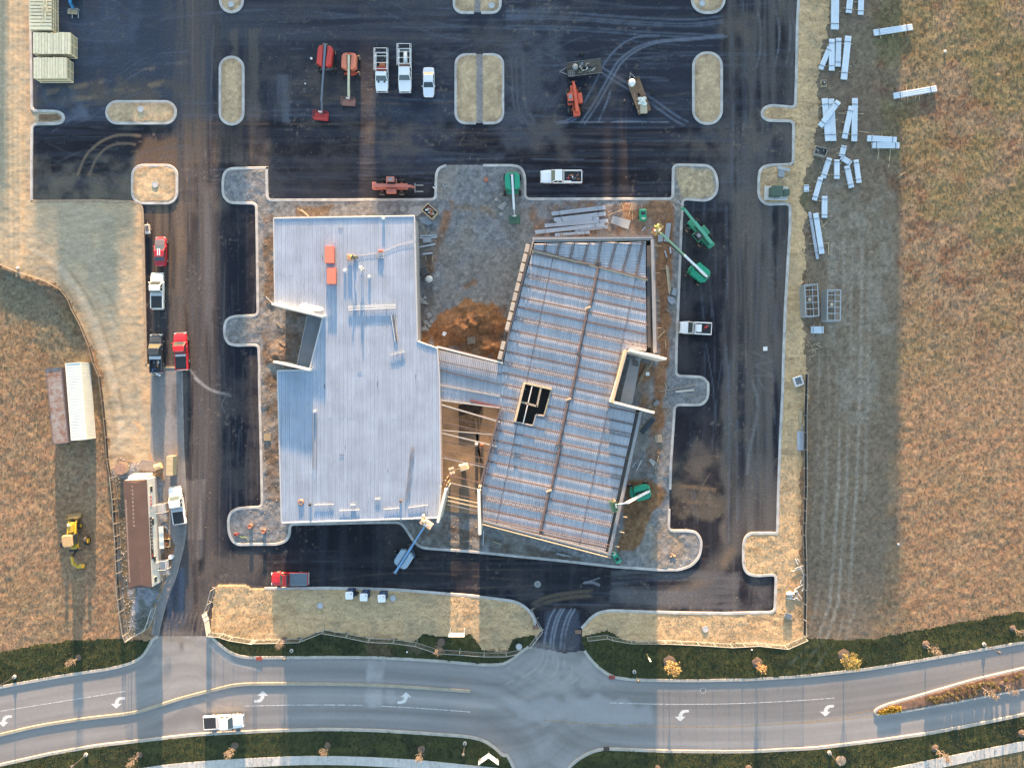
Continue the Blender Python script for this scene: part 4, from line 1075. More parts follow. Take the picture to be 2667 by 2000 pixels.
# right-hand building: open steel over a floor deck
br = thing('building', 'open steel framed building with rusty joists laid over ribbed metal deck', 'building', (*P(1470, 1020, 0), 0))
DZ = 5.0
def rr(pts, z):
    return rel(br, PL(pts, z))
outer = rr([(1388, 622), (1702, 617), (1709, 922), (1638, 910), (1598, 1049), (1676, 1068), (1590, 1448), (1254, 1362), (1251, 1262), (1302, 1064), (1306, 940)], DZ)
main_deck = rr([(1386, 655), (1682, 731), (1684, 915), (1630, 908), (1592, 1050), (1657, 1067), (1577, 1438), (1258, 1356), (1256, 1262), (1303, 1062), (1309, 945)], DZ)
hole = rr([(1365.6, 998), (1436, 1014), (1416.5, 1084), (1396, 1080), (1388, 1109), (1341, 1098)], DZ)
axis_a = Vector(P(1556, 682, DZ)); axis_b = Vector(P(1404, 1395, DZ))
ad = (axis_b - axis_a).normalized()
ang = math.atan2(ad.x, -ad.y)          # tilt of the ribs from the picture's vertical
ribbed_deck(br, [main_deck, hole], -abs(ang), DZ, DECK_R, row=7.2, rib=0.03)
tri = rr([(1392, 634), (1682, 630), (1682, 727), (1389, 652)], DZ)
ribbed_deck(br, [tri], math.pi / 2 - 0.05, DZ + 0.01, DECK_R, row=4.6, pitch=0.42)
cdeck = rr([(1143, 911), (1309, 950), (1303, 1060), (1147, 1041)], DZ)
ribbed_deck(br, [cdeck], -abs(ang) * 0.75, DZ - 0.1, DECK_R, row=5.0)
wall_shell(br, [(x * 0.985, y * 0.99) for x, y in outer], 0.05, DZ - 0.3, GREYW)
# joists: twin chords with zigzag webs, clipped to the deck outline
pdir = Vector((-ad.y, ad.x))
if pdir.x < 0: pdir = -pdir
o_ = Vector(rr([(1556, 682)], DZ)[0])
aL = (axis_b - axis_a).length
def clip_line(loops, p, d):
    """parts of the infinite line inside the outline, as parameter intervals"""
    ts = []
    for lp in loops:
        for a, b in zip(lp, lp[1:] + lp[:1]):
            a = Vector(a); b = Vector(b); e = b - a
            den = d.x * e.y - d.y * e.x
            if abs(den) < 1e-9: continue
            w_ = a - p
            s_ = (w_.x * d.y - w_.y * d.x) / den
            t_ = (w_.x * e.y - w_.y * e.x) / den
            if 0 <= s_ < 1: ts.append(t_)
    ts.sort()
    return [(ts[i], ts[i + 1]) for i in range(0, len(ts) - 1, 2)]
def joist(p, q, z, parent, gap=0.30, r=0.055, web=True, mat=None, name='joist'):
    p = Vector(p); q = Vector(q); d = (q - p); L = d.length
    if L < 0.6: return
    d = d / L; nr = Vector((-d.y, d.x)) * gap / 2
    mb = MB()
    for s_ in (-1, 1):
        a = p + nr * s_; b = q + nr * s_
        mb.beam((a.x, a.y, z), (b.x, b.y, z), r * 1.6, r * 1.4)
    if web:
        n = max(2, int(L / 0.55))
        for i in range(n):
            a = p + d * (L * i / n) + nr * (1 if i % 2 else -1); b = p + d * (L * (i + 1) / n) + nr * (-1 if i % 2 else 1)
            mb.beam((a.x, a.y, z - 0.01), (b.x, b.y, z - 0.01), 0.04, 0.04)
    mb.build(name, mat or STEEL, parent)
loops = [main_deck, hole]
k = 0
tt = 0.9
rg = random.Random(9)
while tt < aL + 1:
    p = o_ + ad * tt
    heavy = k % 4 == 0
    for a, b in clip_line(loops, p, pdir):
        e = 0.5 if not heavy else 0.9
        if heavy:
            q0 = p + pdir * a; q1 = p + pdir * (b + 0.5)
            MB().beam((q0.x, q0.y, DZ + 0.16), (q1.x, q1.y, DZ + 0.16), 0.17, 0.16).build('beam', STEEL, br)
        else:
            q0 = p + pdir * a; q1 = p + pdir * b
            joist(q0, q1, DZ + 0.13, br, gap=0.16 if k % 2 else 0.55, web=k % 2 == 0)
    tt += 1.78 + rg.uniform(-0.25, 0.25); k += 1
# the spine beam with its splice plates
for i in range(6):
    p = o_ + ad * (aL * i / 6 + 0.05); q = o_ + ad * (aL * (i + 1) / 6 - 0.05)
    sh = pdir * (0.0 if i % 2 else 0.25)
    MB().beam((p.x + sh.x, p.y + sh.y, DZ + 0.2), (q.x + sh.x, q.y + sh.y, DZ + 0.2), 0.24, 0.2).build('spine_beam', STEEL, br)
    MB().beam((p.x + sh.x + pdir.x * 0.3, p.y + sh.y + pdir.y * 0.3, DZ + 0.14), (q.x + sh.x + pdir.x * 0.3, q.y + sh.y + pdir.y * 0.3, DZ + 0.14), 0.08, 0.12).build('bracing', STEELD, br)
    MB().box((p.x, p.y, DZ + 0.33), (0.9, 0.3, 0.04), math.atan2(pdir.y, pdir.x) + 0.5).build('splice_plate', BEIGE if i % 2 else STEELD, br)
# bridging bars run lengthwise under the joists
for off in (-6.9, 6.4):
    p = o_ + pdir * off
    for a, b in clip_line(loops, p, ad):
        a = max(a, 0.4)
        if b - a < 1.5: continue
        q0 = p + ad * a; q1 = p + ad * b
        MB().beam((q0.x, q0.y, DZ + 0.085), (q1.x, q1.y, DZ + 0.085), 0.05, 0.05).build('bridging', STEEL, br)
# north bay joists and the diagonal girder
for (a, b) in (((870, 75), (832, 245)), ((1030, 75), (975, 285)), ((1195, 75), (1130, 325)), ((1365, 70), (1280, 365)), ((1500, 70), (1440, 400)), ((1690, 70), (1580, 440)), ((1860, 70), (1735, 475)), ((1985, 70), (1890, 515))):
    p = rr([(1230 + a[0] / 4.424, 600 + (a[1] - 32) / 4.424)], DZ + .2)[0]; q = rr([(1230 + b[0] / 4.424, 600 + b[1] / 4.424)], DZ + .2)[0]
    joist(p, q, DZ + 0.2, br, gap=0.26, web=True)
for dz_, sft, mt in ((0.22, 0, STEEL), (0.15, 3.2, BEIGE)):
    p = rr([(1386, 650 + sft)], DZ)[0]; q = rr([(1686, 727 + sft)], DZ)[0]
    MB().beam((*p, DZ + dz_), (*q, DZ + dz_), 0.2, 0.16).build('girder', mt, br)
# perimeter steel and edge gutters
def ebeam(a, b, z, w, h, mat, name='edge_beam'):
    p = rr([a], z)[0]; q = rr([b], z)[0]
    MB().beam((*p, z), (*q, z), w, h).build(name, mat, br)
ebeam((1386, 621.5), (1700, 618), 5.5, 0.40, 0.3, STEELG); ebeam((1392, 628), (1696, 623.5), 5.3, 0.32, 0.3, STEELG)
ebeam((1384, 617), (1702, 616), 5.6, 0.08, 0.12, STEEL, 'edge_angle')
ebeam((1699, 624), (1706, 918), 5.5, 0.55, 0.3, STEELG); ebeam((1704.5, 622), (1711, 918), 5.6, 0.08, 0.12, STEEL, 'edge_angle'); ebeam((1689, 640), (1691, 905), 4.6, 0.6, 0.2, STEELD, 'gutter')
ebeam((1669, 1072), (1586, 1446), 5.5, 0.45, 0.3, STEELG); ebeam((1661, 1072), (1578, 1440), 4.7, 0.4, 0.2, STEELD, 'gutter')
ebeam((1674, 1072), (1590, 1452), 5.6, 0.08, 0.12, STEEL, 'edge_angle')
ebeam((1256, 1365), (1592, 1453), 5.5, 0.12, 0.2, BEIGE, 'edge_angle'); ebeam((1258, 1357), (1585, 1442), 5.4, 0.28, 0.2, STEELG); ebeam((1258, 1349), (1600, 1422), 5.3, 0.12, 0.2, STEEL)
ebeam((1251, 1262), (1303, 1064), 5.3, 0.25, 0.25, STEEL); ebeam((1258, 1266), (1311, 1070), 5.3, 0.12, 0.2, STEEL)
# stub ends past the eaves
for i in range(17):
    t_ = i / 16
    y_ = 640 + t_ * 285
    ebeam((1706, y_), (1706 + (12 if i % 3 else 16), y_ + 0.5), 5.2, 0.07, 0.07, LUM if i % 4 == 0 else STEEL, 'outrigger')
for u in (740, 880, 1045, 1205, 1365, 1500, 1540, 1695, 1870, 1970, 2065):
    ebeam((1230 + u / 4.424, 608), (1230 + u / 4.424, 619), 5.4, 0.09, 0.09, STEEL, 'outrigger')
for (a, b) in (((1600, 1422), (1612, 1424)), ((1612, 1384), (1626, 1387)), ((1622, 1345), (1634, 1347)), ((1594, 1436), (1604, 1439))):
    ebeam(a, b, 5.3, 0.12, 0.12, BEIGE, 'outrigger')
# west parapet made of panel boxes
wa, wb = (1376, 634), (1300, 938)
for i in range(12):
    t0, t1 = i / 12 + 0.008, (i + 1) / 12 - 0.008
    a = (wa[0] + (wb[0] - wa[0]) * t0, wa[1] + (wb[1] - wa[1]) * t0); b = (wa[0] + (wb[0] - wa[0]) * t1, wa[1] + (wb[1] - wa[1]) * t1)
    p = rr([a], 5.6)[0]; q = rr([b], 5.6)[0]
    if i != 9: wall_bar('parapet_panel', br, p, q, 0.62, 0.1, 5.62, M('tan_panel', (0.36, 0.33, 0.29), 0.7, 0, 0.12, 1.2, 0, 0.1))
ebeam((1384, 634), (1307, 940), 5.7, 0.1, 0.12, STEEL, 'edge_angle')
# entrance recess on the east side
wall_bar('wing_wall', br, rr([(1640, 912)], FT)[0], rr([(1736, 935)], FT)[0], 0.36, 0.05, FT, PANEL)
wall_bar('wing_wall', br, rr([(1600, 1048)], FT)[0], rr([(1705, 1075)], FT)[0], 0.36, 0.05, FT, PANEL)
wall_bar('parapet_wall', br, rr([(1631, 912)], 6.4)[0], rr([(1594, 1049)], 6.4)[0], 0.42, 0.05, 6.4, BEIGE)
wall_bar('parapet_wall', br, rr([(1623, 935)], 5.9)[0], rr([(1590, 1047)], 5.9)[0], 0.2, 4.9, 5.9, PANEL)
MB().prism(rr([(1641, 935), (1669, 931), (1646, 1056), (1614, 1050)], 3.2), 2.9, 3.2).build('entrance_canopy', M('canopy_grey', (0.22, 0.24, 0.255), 0.6, 0, 0.1, .8), br)
for du, dv in ((0, 0), (6, 3), (1, 8), (7, 10)):
    p = rr([(1651 + du, 940 + dv)], 3.3)[0]
    MB().lathe((p[0], p[1], 3.2), [(0.12, 0), (0.3, 0.02), (0.32, 0.14), (0.16, 0.16)], 10).build('vent_coil', STEELD, br)
# stair opening: curb boards, posts and a rail across it
hp = rr([(1365.6, 998), (1436, 1014), (1416.5, 1084), (1396, 1080), (1388, 1109), (1341, 1098)], DZ)
for i, mt in enumerate((LUM, LUMG, STEELG, STEELG, STEELG, BEIGE)):
    a, b = hp[i], hp[(i + 1) % 6]
    wall_bar('opening_curb', br, a, b, 0.22 if i != 5 else 0.34, DZ - 0.4, DZ + (0.95 if i == 5 else 0.45 if i == 0 else 0.3), mt)
for a, b, mt, w_ in (((1387, 1001), (1362, 1104), PANEL, 0.16), ((1409, 1009), (1398, 1060), LUMG, 0.3), ((1354, 1046), (1399, 1058), LUMG, 0.3)):
    p = rr([a], DZ + 0.4)[0]; q = rr([b], DZ + 0.4)[0]
    MB().beam((*p, DZ + 0.35), (*q, DZ + 0.35), w_, 0.15).build('opening_rail', mt, br)
MB().box((*rr([(1395, 1055)], 0.2)[0], 0.25), (7, 8, 0.1), -abs(ang)).build('ground_floor', M('inner_floor', (0.10, 0.10, 0.10), 0.9), br)

# link between the buildings: floor slab, cross steel, posts
ln = thing('link_frame', 'row of pale steel cross beams spanning the tan slab between the two buildings', 'steel frame', (*P(1215, 1180, 0), 0))
sl_ = [(x - ln.location.x, y - ln.location.y) for x, y in floor_slab]
mb = MB().prism(sl_, -0.1, 0.2)
mb.build('floor_slab', M('tan_slab', (0.185, 0.145, 0.105), 0.85, 0, 0.4, 0.35), ln)
def lr(a, z):
    x, y = P(*a, z); return (x - ln.location.x, y - ln.location.y)
def q4(u, v): return (1110 + u / 5.53, 1080 + v / 5.53)
GALV = M('pale_steel', (0.42, 0.39, 0.36), 0.5, 0.2, 0.12, 1.2)
for (a, b, w_, mt) in (((215, -205 + 60), (1080, 110), .2, GALV), ((250, 105), (1010, 285), .09, STEEL), ((210, 222), (1000, 290), .12, GALV), ((205, 258), (1015, 455), .17, GALV), ((270, 350), (930, 500), .07, STEEL),
                       ((235, 592), (900, 735), .12, STEEL), ((235, 618), (890, 765), .10, GALV), ((240, 848), (830, 985), .07, STEEL), ((300, 970), (800, 1085), .08, GALV),
                       ((300, 1120), (750, 1228), .07, STEEL), ((300, 1178), (745, 1272), .16, BEIGE), ((308, 1235), (745, 1328), .18, BEIGE), ((298, 1290), (745, 1388), .12, STEELG)):
    p = lr(q4(*a), 5.3); q = lr(q4(*b), 5.3)
    MB().beam((*p, 5.3), (*q, 5.3), w_, w_).build('cross_beam', mt, ln)
for k in range(11):
    v_ = -110 + k * 122
    if k in (3, 7): continue
    x1_ = 1035 - max(0, v_) * .22
    p = lr(q4(235, v_), 5.2); q = lr(q4(x1_, v_ + (x1_ - 235) * .22), 5.2)
    MB().beam((*p, 5.2), (*q, 5.2), .08, .1).build('joist', STEEL, ln)
# edge beams of the covered link, north and south
for a, b, z, w_, mt in (((1138, 903), (1310, 946), 5.45, 0.25, PANEL), ((1140, 901), (1310, 943), 5.35, 0.2, STEEL), ((1146, 1042), (1302, 1062), 5.15, 0.2, GALV), ((1225, 1043), (1303, 1061), 5.1, 0.3, M('oxide_red', (0.16, 0.055, 0.05), .6)),
                        ((1144, 940), (1305, 974), 5.1, .09, STEEL), ((1145, 964), (1303, 1002), 5.1, .12, STEEL), ((1145, 1003), (1303, 1033), 5.1, .1, GALV), ((1148, 1046), (1152, 1256), 5.5, .2, M('tan_angle', (.30, .215, .165), .6))):
    p = lr(a, z); q = lr(b, z)
    MB().beam((*p, z), (*q, z), w_, 0.2).build('edge_beam', mt, ln)
p = lr((1246.5, 1278), FT); q = lr((1249.5, 1393), FT)
wall_bar('wing_wall', ln, p, q, 0.42, 0.05, FT, PANEL)
for a in ((1163, 1263), (1247, 1276), (1160, 1252)):
    p = lr(a, 5.6); MB().box((p[0], p[1], 2.9), (0.2, 0.2, 5.6)).build('post', M('amber_post', (0.28, 0.2, 0.12), .6), ln)
# pit in the slab
pit = [(1194, 1055), (1222, 1046), (1257, 1057), (1249, 1083), (1249, 1127), (1195, 1124)]
pp = [lr(a, 0.2) for a in pit]
MB().prism(pp, 0.19, 0.23).build('pit_floor', M('dark_earth', (0.055, 0.046, 0.036), 0.95, 0, 0.6, 1.2, 0.5), ln)  # flat dark sheet at slab level marks the pit
wall_shell(ln, pp, 0.15, 0.42, M('form_board', (0.16, 0.13, 0.10), .8), 'form_board', 0.06)
for k, (a, b) in enumerate((((1238, 1090), (1256, 1258)), ((1245, 1160), (1262, 1240)), ((1243, 1130), (1243, 1250)))):
    p = lr(a, .25); q = lr(b, .25)
    MB().beam((*p, .24), (*q, .24), .35, .06).build('form_board', M('dark_mat', (0.09, .08, .07), .85), ln)
# ------------------------------------------------------------------ vehicles and machines
GLASS = M('dark_glass', (0.035, 0.05, 0.055), 0.12, 0, 0.05, 1, spec=0.9)
BLACK = M('black_rubber', (0.018, 0.018, 0.02), 0.75, 0, 0.2, 3)
BLK = M('black_plastic', (0.025, 0.025, 0.028), 0.5, 0, 0.15, 2)
RIM = M('steel_rim', (0.42, 0.42, 0.43), 0.35, 0.7, 0.1, 2)
CHROME = M('bright_trim', (0.6, 0.6, 0.62), 0.25, 0.8, 0.05, 2)
LAMP = M('lamp_lens', (0.75, 0.75, 0.72), 0.2, 0, 0.05, 2)
REDL = M('tail_lens', (0.45, 0.02, 0.02), 0.25, 0, 0.05, 2)
def paint(nm, c, rough=0.32, coat=0.4):
    return M('paint_' + nm, c, rough, 0, 0.05, 0.8, coat=coat)
WHITE = paint('white', (0.78, 0.79, 0.80))
def wheel(parent, x, y, r, w, rim=None, tname='wheel'):
    o = MB().tube([(x, y - w / 2, r), (x, y + w / 2, r)], r * 0.62, 12).build(tname, rim or RIM, parent)
    n = 14; mb = MB(); rings = []
    for yy, q in ((-w / 2, r * 0.60), (-w / 2, r * 0.93), (-w * 0.36, r), (w * 0.36, r), (w / 2, r * 0.93), (w / 2, r * 0.60)):
        rings.append([(x + q * math.cos(2 * math.pi * k / n), y + yy, r + q * math.sin(2 * math.pi * k / n)) for k in range(n)])
    mb.loft(rings, cap=False).build('tyre', BLACK, o, True)
    s = -1 if y < 0 else 1
    MB().tube([(x, y + s * w * 0.5, r), (x, y + s * (w * 0.5 + 0.03), r)], r * 0.25, 8).build('hub', rim or RIM, o)
    return o
def sec(x, hw, z0, z1, cr=0.03):
    return [(x, -hw * .95, z0), (x, -hw, z0 + .18), (x, -hw, z1 - .16), (x, -hw * .93, z1 - .02), (x, -hw * .5, z1 + cr),
            (x, hw * .5, z1 + cr), (x, hw * .93, z1 - .02), (x, hw, z1 - .16), (x, hw, z0 + .18), (x, hw * .95, z0)]
def plan(x0, x1, hw, z, c=0.16):
    return [(x0 + c, -hw, z), (x1 - c, -hw, z), (x1, -hw + c, z), (x1, hw - c, z), (x1 - c, hw, z), (x0 + c, hw, z), (x0, hw - c, z), (x0, -hw + c, z)]
def quad(name, pts, mat, parent):
    mb = MB(); mb.v = list(pts); mb.f = [tuple(range(len(pts)))]
    return mb.build(name, mat, parent)
def greenhouse(root, xb0, xb1, xr0, xr1, hw, zb, zr, pm, doors=2):
    hr = hw * 0.84
    MB().loft([plan(xb0, xb1, hw * .965, zb, .10), plan(xr0, xr1, hr, zr - .06, .14), plan(xr0 + .06, xr1 - .06, hr - .06, zr, .14)]).build('cab', pm, root, False)
    e = 0.012
    def lp(a, b, t): return a + (b - a) * t
    def wpt(t, side, xb, xr, sx):
        return (lp(xb, xr, t) + sx * e, side * lp(hw * .90, hr * .86, t), lp(zb, zr - .06, t))
    quad('windscreen', [wpt(.12, -1, xb1, xr1, 1), wpt(.12, 1, xb1, xr1, 1), wpt(.93, 1, xb1, xr1, 1), wpt(.93, -1, xb1, xr1, 1)], GLASS, root)
    quad('rear_window', [wpt(.15, -1, xb0, xr0, -1), wpt(.9, -1, xb0, xr0, -1), wpt(.9, 1, xb0, xr0, -1), wpt(.15, 1, xb0, xr0, -1)], GLASS, root)
    for s in (-1, 1):
        for d in range(doors):
            f0, f1 = d / doors + 0.06, (d + 1) / doors - 0.03
            pts = []
            for t, f in ((.15, f0), (.15, f1), (.9, f1), (.9, f0)):
                xa = lp(lp(xb0, xr0, t), lp(xb1, xr1, t), f * 0.90 + 0.04)
                pts.append((xa, s * (lp(hw * .965, hr, t) + e), lp(zb, zr - .06, t)))
            if s > 0: pts.reverse()
            quad('side_window', pts, GLASS, root)
def pickup(label, px, py, ang, L, W, pm, bed='black', cabf=0.34, group=None, name='pickup_truck', bedm=None):
    x, y = P(px, py, 1.0)
    root = thing(name, label, 'pickup truck', (x, y, ground_z(x, y)), R(ang), group)
    hw = W / 2; f = L / 2; cowl = f - 0.255 * L; cr = cowl - cabf * L + 0.25; rear = -L / 2
    MB().loft([sec(cr - .05, hw, .42, 1.12), sec(cowl, hw, .42, 1.14), sec(cowl + .4, hw * .99, .42, 1.13, .05), sec(f - .55, hw * .97, .45, 1.06, .05), sec(f - .15, hw * .90, .5, 0.98), sec(f - .02, hw * .78, .55, 0.85)]).build('body', pm, root, False)
    greenhouse(root, cr - .02, cowl + .12, cr + .22, cowl - .62, hw, 1.10, 1.86, pm)
    MB().box((f - .05, 0, .74), (.14, W * .62, .22)).build('grille', BLK, root)
    MB().bbox((f + .02, 0, .55), (.18, W * .94, .2), .03).build('front_bumper', CHROME, root)
    MB().bbox((rear - .04, 0, .58), (.18, W * .92, .18), .03).build('rear_bumper', CHROME, root)
    for s in (-1, 1):
        MB().box((f - .12, s * hw * .74, .86), (.24, .3, .16)).build('headlight', LAMP, root)
        MB().box((rear - .01, s * hw * .9, .95), (.05, .16, .34)).build('tail_light', REDL, root)
        MB().bbox((cowl - .1, s * (hw + .13), 1.16), (.16, .24, .18), .03).build('mirror', pm if pm is not WHITE else BLK, root)
        MB().tube([(cr + .9, s * (hw + .005), .98), (cr + 1.1, s * (hw + .03), .98), (cr + 1.2, s * (hw + .005), .98)], .02, 4).build('door_handle', CHROME, root)
        for wx in (f - .175 * L, rear + .22 * L):
            wheel(root, wx, s * (hw - .13), .40, .27)
    b0, b1 = rear, cr - .09
    bm = bedm or pm
    if bed != 'flat':
        mb = MB()
        for s in (-1, 1):
            mb.loft([[(b0, s * hw * .96, .45), (b0, s * hw, .62), (b0, s * hw, 1.02), (b0, s * (hw - .06), 1.1), (b0, s * (hw - .17), 1.1), (b0, s * (hw - .17), .7)][::s],
                     [(b1, s * hw * .96, .45), (b1, s * hw, .62), (b1, s * hw, 1.02), (b1, s * (hw - .06), 1.1), (b1, s * (hw - .17), 1.1), (b1, s * (hw - .17), .7)][::s]])
        mb.box((b1 - .03, 0, .88), (.06, W - .36, .44))
        mb.box(((b0 + b1) / 2, 0, .66), (b1 - b0 - .1, W - .34, .08))
        bo = mb.build('bed', bm, root)
        MB().bbox((b0 + .03, 0, .85), (.08, W - .36, .5), .02).build('tailgate', bm, root)
        if bed == 'black':
            MB().bbox(((b0 + b1) / 2 - .02, 0, 1.07), (b1 - b0 - .26, W - .40, .06), .02).build('tonneau_cover', BLK, root)
            MB().box((b1 - .28, 0, 1.09), (.34, W - .42, .10)).build('bed_toolbox', paint('silver', (.55, .56, .57)), root)
        if bed == 'liner':
            MB().box(((b0 + b1) / 2, 0, .72), (b1 - b0 - .16, W - .38, .04)).build('bed_liner', BLK, root)
        if bed == 'glass':
            MB().bbox(((b0 + b1) / 2, 0, 1.14), (b1 - b0 - .1, W - .2, .06), .02).build('tonneau_cover', M('shiny_cover', (.10, .13, .16), .15, 0, .1, 1, spec=.9), root)
            for s in (-1, 1): MB().box(((b0 + b1) / 2, s * (hw - .08), 1.18), (b1 - b0 - .05, .06, .05)).build('cover_rail', CHROME, root)
    return root, (b0, b1, hw)
def clutter(parent, x0, x1, y0, y1, z, seed, n=9, cols=None, name='tool'):
    rg_ = random.Random(seed)
    cols = cols or [BLK, M('red_plastic', (.40, .04, .03), .5), M('tool_grey', (.25, .26, .27), .5, .3), M('blue_plastic', (.05, .12, .3), .5), LUM, WHITE, M('orange_plastic', (.5, .16, .04), .5)]
    for k in range(n):
        sx, sy_, sz = rg_.uniform(.15, .6), rg_.uniform(.12, .35), rg_.uniform(.1, .35)
        c = (rg_.uniform(x0 + .2, x1 - .2), rg_.uniform(y0 + .15, y1 - .15), z + sz / 2)
        m = rg_.choice(cols)
        if rg_.random() < .5: MB().bbox(c, (sx, sy_, sz), .03, rg_.uniform(0, 3)).build(name, m, parent)
        else: MB().tube([(c[0] - sx / 2, c[1] - sy_ / 2, z + .08), (c[0] + sx / 2, c[1] + sy_ / 2, z + .08)], .07, 6).build(name, m, parent)
def rack(root, b0, b1, hw, zt=2.0):
    mb = MB()
    xs = [b0 - .25, (2 * b0 + b1) / 3, (b0 + 2 * b1) / 3, b1 - .05]
    for s in (-1, 1):
        mb.tube([(xs[0], s * (hw - .08), zt), (xs[-1], s * (hw - .08), zt)], .05, 5)
        for xx in xs: mb.tube([(xx, s * (hw - .1), 1.05), (xx, s * (hw - .08), zt)], .04, 5)
    for xx in xs: mb.tube([(xx, -hw + .08, zt), (xx, hw - .08, zt)], .045, 5)
    mb.build('ladder_rack', M('rack_white', (.62, .62, .61), .45), root)
    mb = MB()
    for s in (-1, 1):
        mb.tube([(b0 - .4, s * (hw + .1), zt - .1), (b1 + .1, s * (hw + .1), zt - .1)], .04, 5)
        mb.tube([(b0 - .4, s * (hw + .1), zt - .5), (b1 + .1, s * (hw + .1), zt - .5)], .04, 5)
        n = 9
        for i in range(n):
            xx = b0 - .3 + (b1 - b0 + .3) * i / (n - 1)
            mb.tube([(xx, s * (hw + .1), zt - .5), (xx, s * (hw + .1), zt - .1)], .03, 4)
    mb.build('side_ladder', M('ladder_metal', (.5, .5, .5), .4, .5), root)

r_, (b0, b1, hw) = pickup('white crew cab pickup with tools heaped in its bed beside the L shaped kerb', *px_of(2, 0, 449, 1453), 180, 6.6, 2.12, WHITE, 'liner', .33)
clutter(r_, b0 + .1, b1 - .1, -.7, .6, .74, 4, 10)
MB().bbox((b1 - .55, hw - .2, 1.0), (1.2, .28, .3), .03).build('bed_toolbox', WHITE, r_)
r_, (b0, b1, hw) = pickup('white pickup with dark hood vents and a red crate under its ladder rack', *px_of(1, 0, 1056, 592), -90, 6.2, 2.08, WHITE, 'liner', .27)
rack(r_, b0, b1, hw); clutter(r_, b0 + .1, b1 - .6, -.75, .75, .74, 8, 9, [BLK, BLK, STEELD, LUMG])
MB().bbox((b1 - .45, 0, .95), (.6, 1.5, .45), .03).build('cargo_crate', paint('dull_red', (.36, .05, .04), .6, 0), r_)
MB().bbox((b1 - 1.15, .1, .93), (.7, .9, .3), .03).build('cargo_crate', paint('dull_orange', (.45, .14, .06), .6, 0), r_)
for s in (-1, 1): MB().box((1.62, s * .48, 1.185), (.5, .28, .03)).build('hood_vent', BLK, r_)
r_, (b0, b1, hw) = pickup('white crew cab pickup carrying a white tank under its tall ladder rack', *px_of(1, 0, 1246, 578), -90, 6.9, 2.1, WHITE, 'liner', .34)
rack(r_, b0, b1, hw, 2.15); clutter(r_, b0 + .1, b1 - .6, -.75, .75, .74, 12, 6, [BLK, STEELD])
MB().tube([(b0 + .6, .1, 1.05), (b1 - .6, .1, 1.05)], .33, 10).build('cargo_tank', WHITE, r_, True)
MB().bbox((b1 - .3, 0, .95), (.4, 1.6, .45), .03).build('cargo_crate', M('brown_crate', (.25, .16, .12), .7), r_)
pickup('white pickup with black bed cover parked behind the red sports car', *px_of(0, 1, 1290, 845), 90, 5.75, 2.1, paint('ivory', (.76, .76, .72)), 'black', .34)
r_, (b0, b1, hw) = pickup('dark grey pickup with a grey toolbox and cluttered open bed beside the red pickup', *px_of(0, 1, 1280, 1362), 90, 6.1, 2.05, paint('charcoal', (.045, .052, .06)), 'liner', .34)
MB().bbox((b1 - .25, 0, 1.15), (.5, 1.85, .22), .03).build('bed_toolbox', paint('silver', (.55, .56, .57)), r_)
clutter(r_, b0 + .05, b1 - .5, -.75, .75, .74, 21, 13)
for k, (xx, yy, m) in enumerate(((-3.35, .55, LUM), (-3.3, -.1, WHITE), (-3.45, -.5, WHITE))):
    MB().lathe((xx, yy, .45), [(.12, 0), (.17, .05), (.17, .35), (.1, .4)], 8).build('water_jug', m, r_)
pickup('bright red pickup with black open bed parked beside the dark grey pickup', *px_of(0, 1, 1486, 1342), 93, 5.9, 2.1, paint('red', (.55, .02, .03)), 'black', .34)
pickup('white pickup with black bed cover angled beside the brown roofed office trailer', *px_of(0, 2, 1455, 1064), 98.5, 6.0, 2.1, WHITE, 'black', .36)
r_, (b0, b1, hw) = pickup('red pickup with glossy bed cover and chrome rails beside the straw bank', *px_of(1, 3, 296, 104), 180, 5.9, 2.1, paint('crimson', (.48, .02, .025)), 'glass', .28)
pickup('white pickup with black bed cover driving on the concrete road', *px_of(0, 3, 1838, 1281), 3, 6.4, 2.15, WHITE, 'black', .38)
r_, (b0, b1, hw) = pickup('white single cab work truck with open tool bed on the dark asphalt bay', *px_of(2, 1, 1556, 1151), 177, 5.1, 2.0, WHITE, 'liner', .26)
clutter(r_, b0 + .1, b1 - .3, -.6, .6, .74, 31, 8, [BLK, BLK, M('red_plastic', (.40, .04, .03), .5), STEELD])
MB().bbox((b1 - .55, 0, .95), (.9, 1.2, .3), .03).build('bed_toolbox', WHITE, r_)

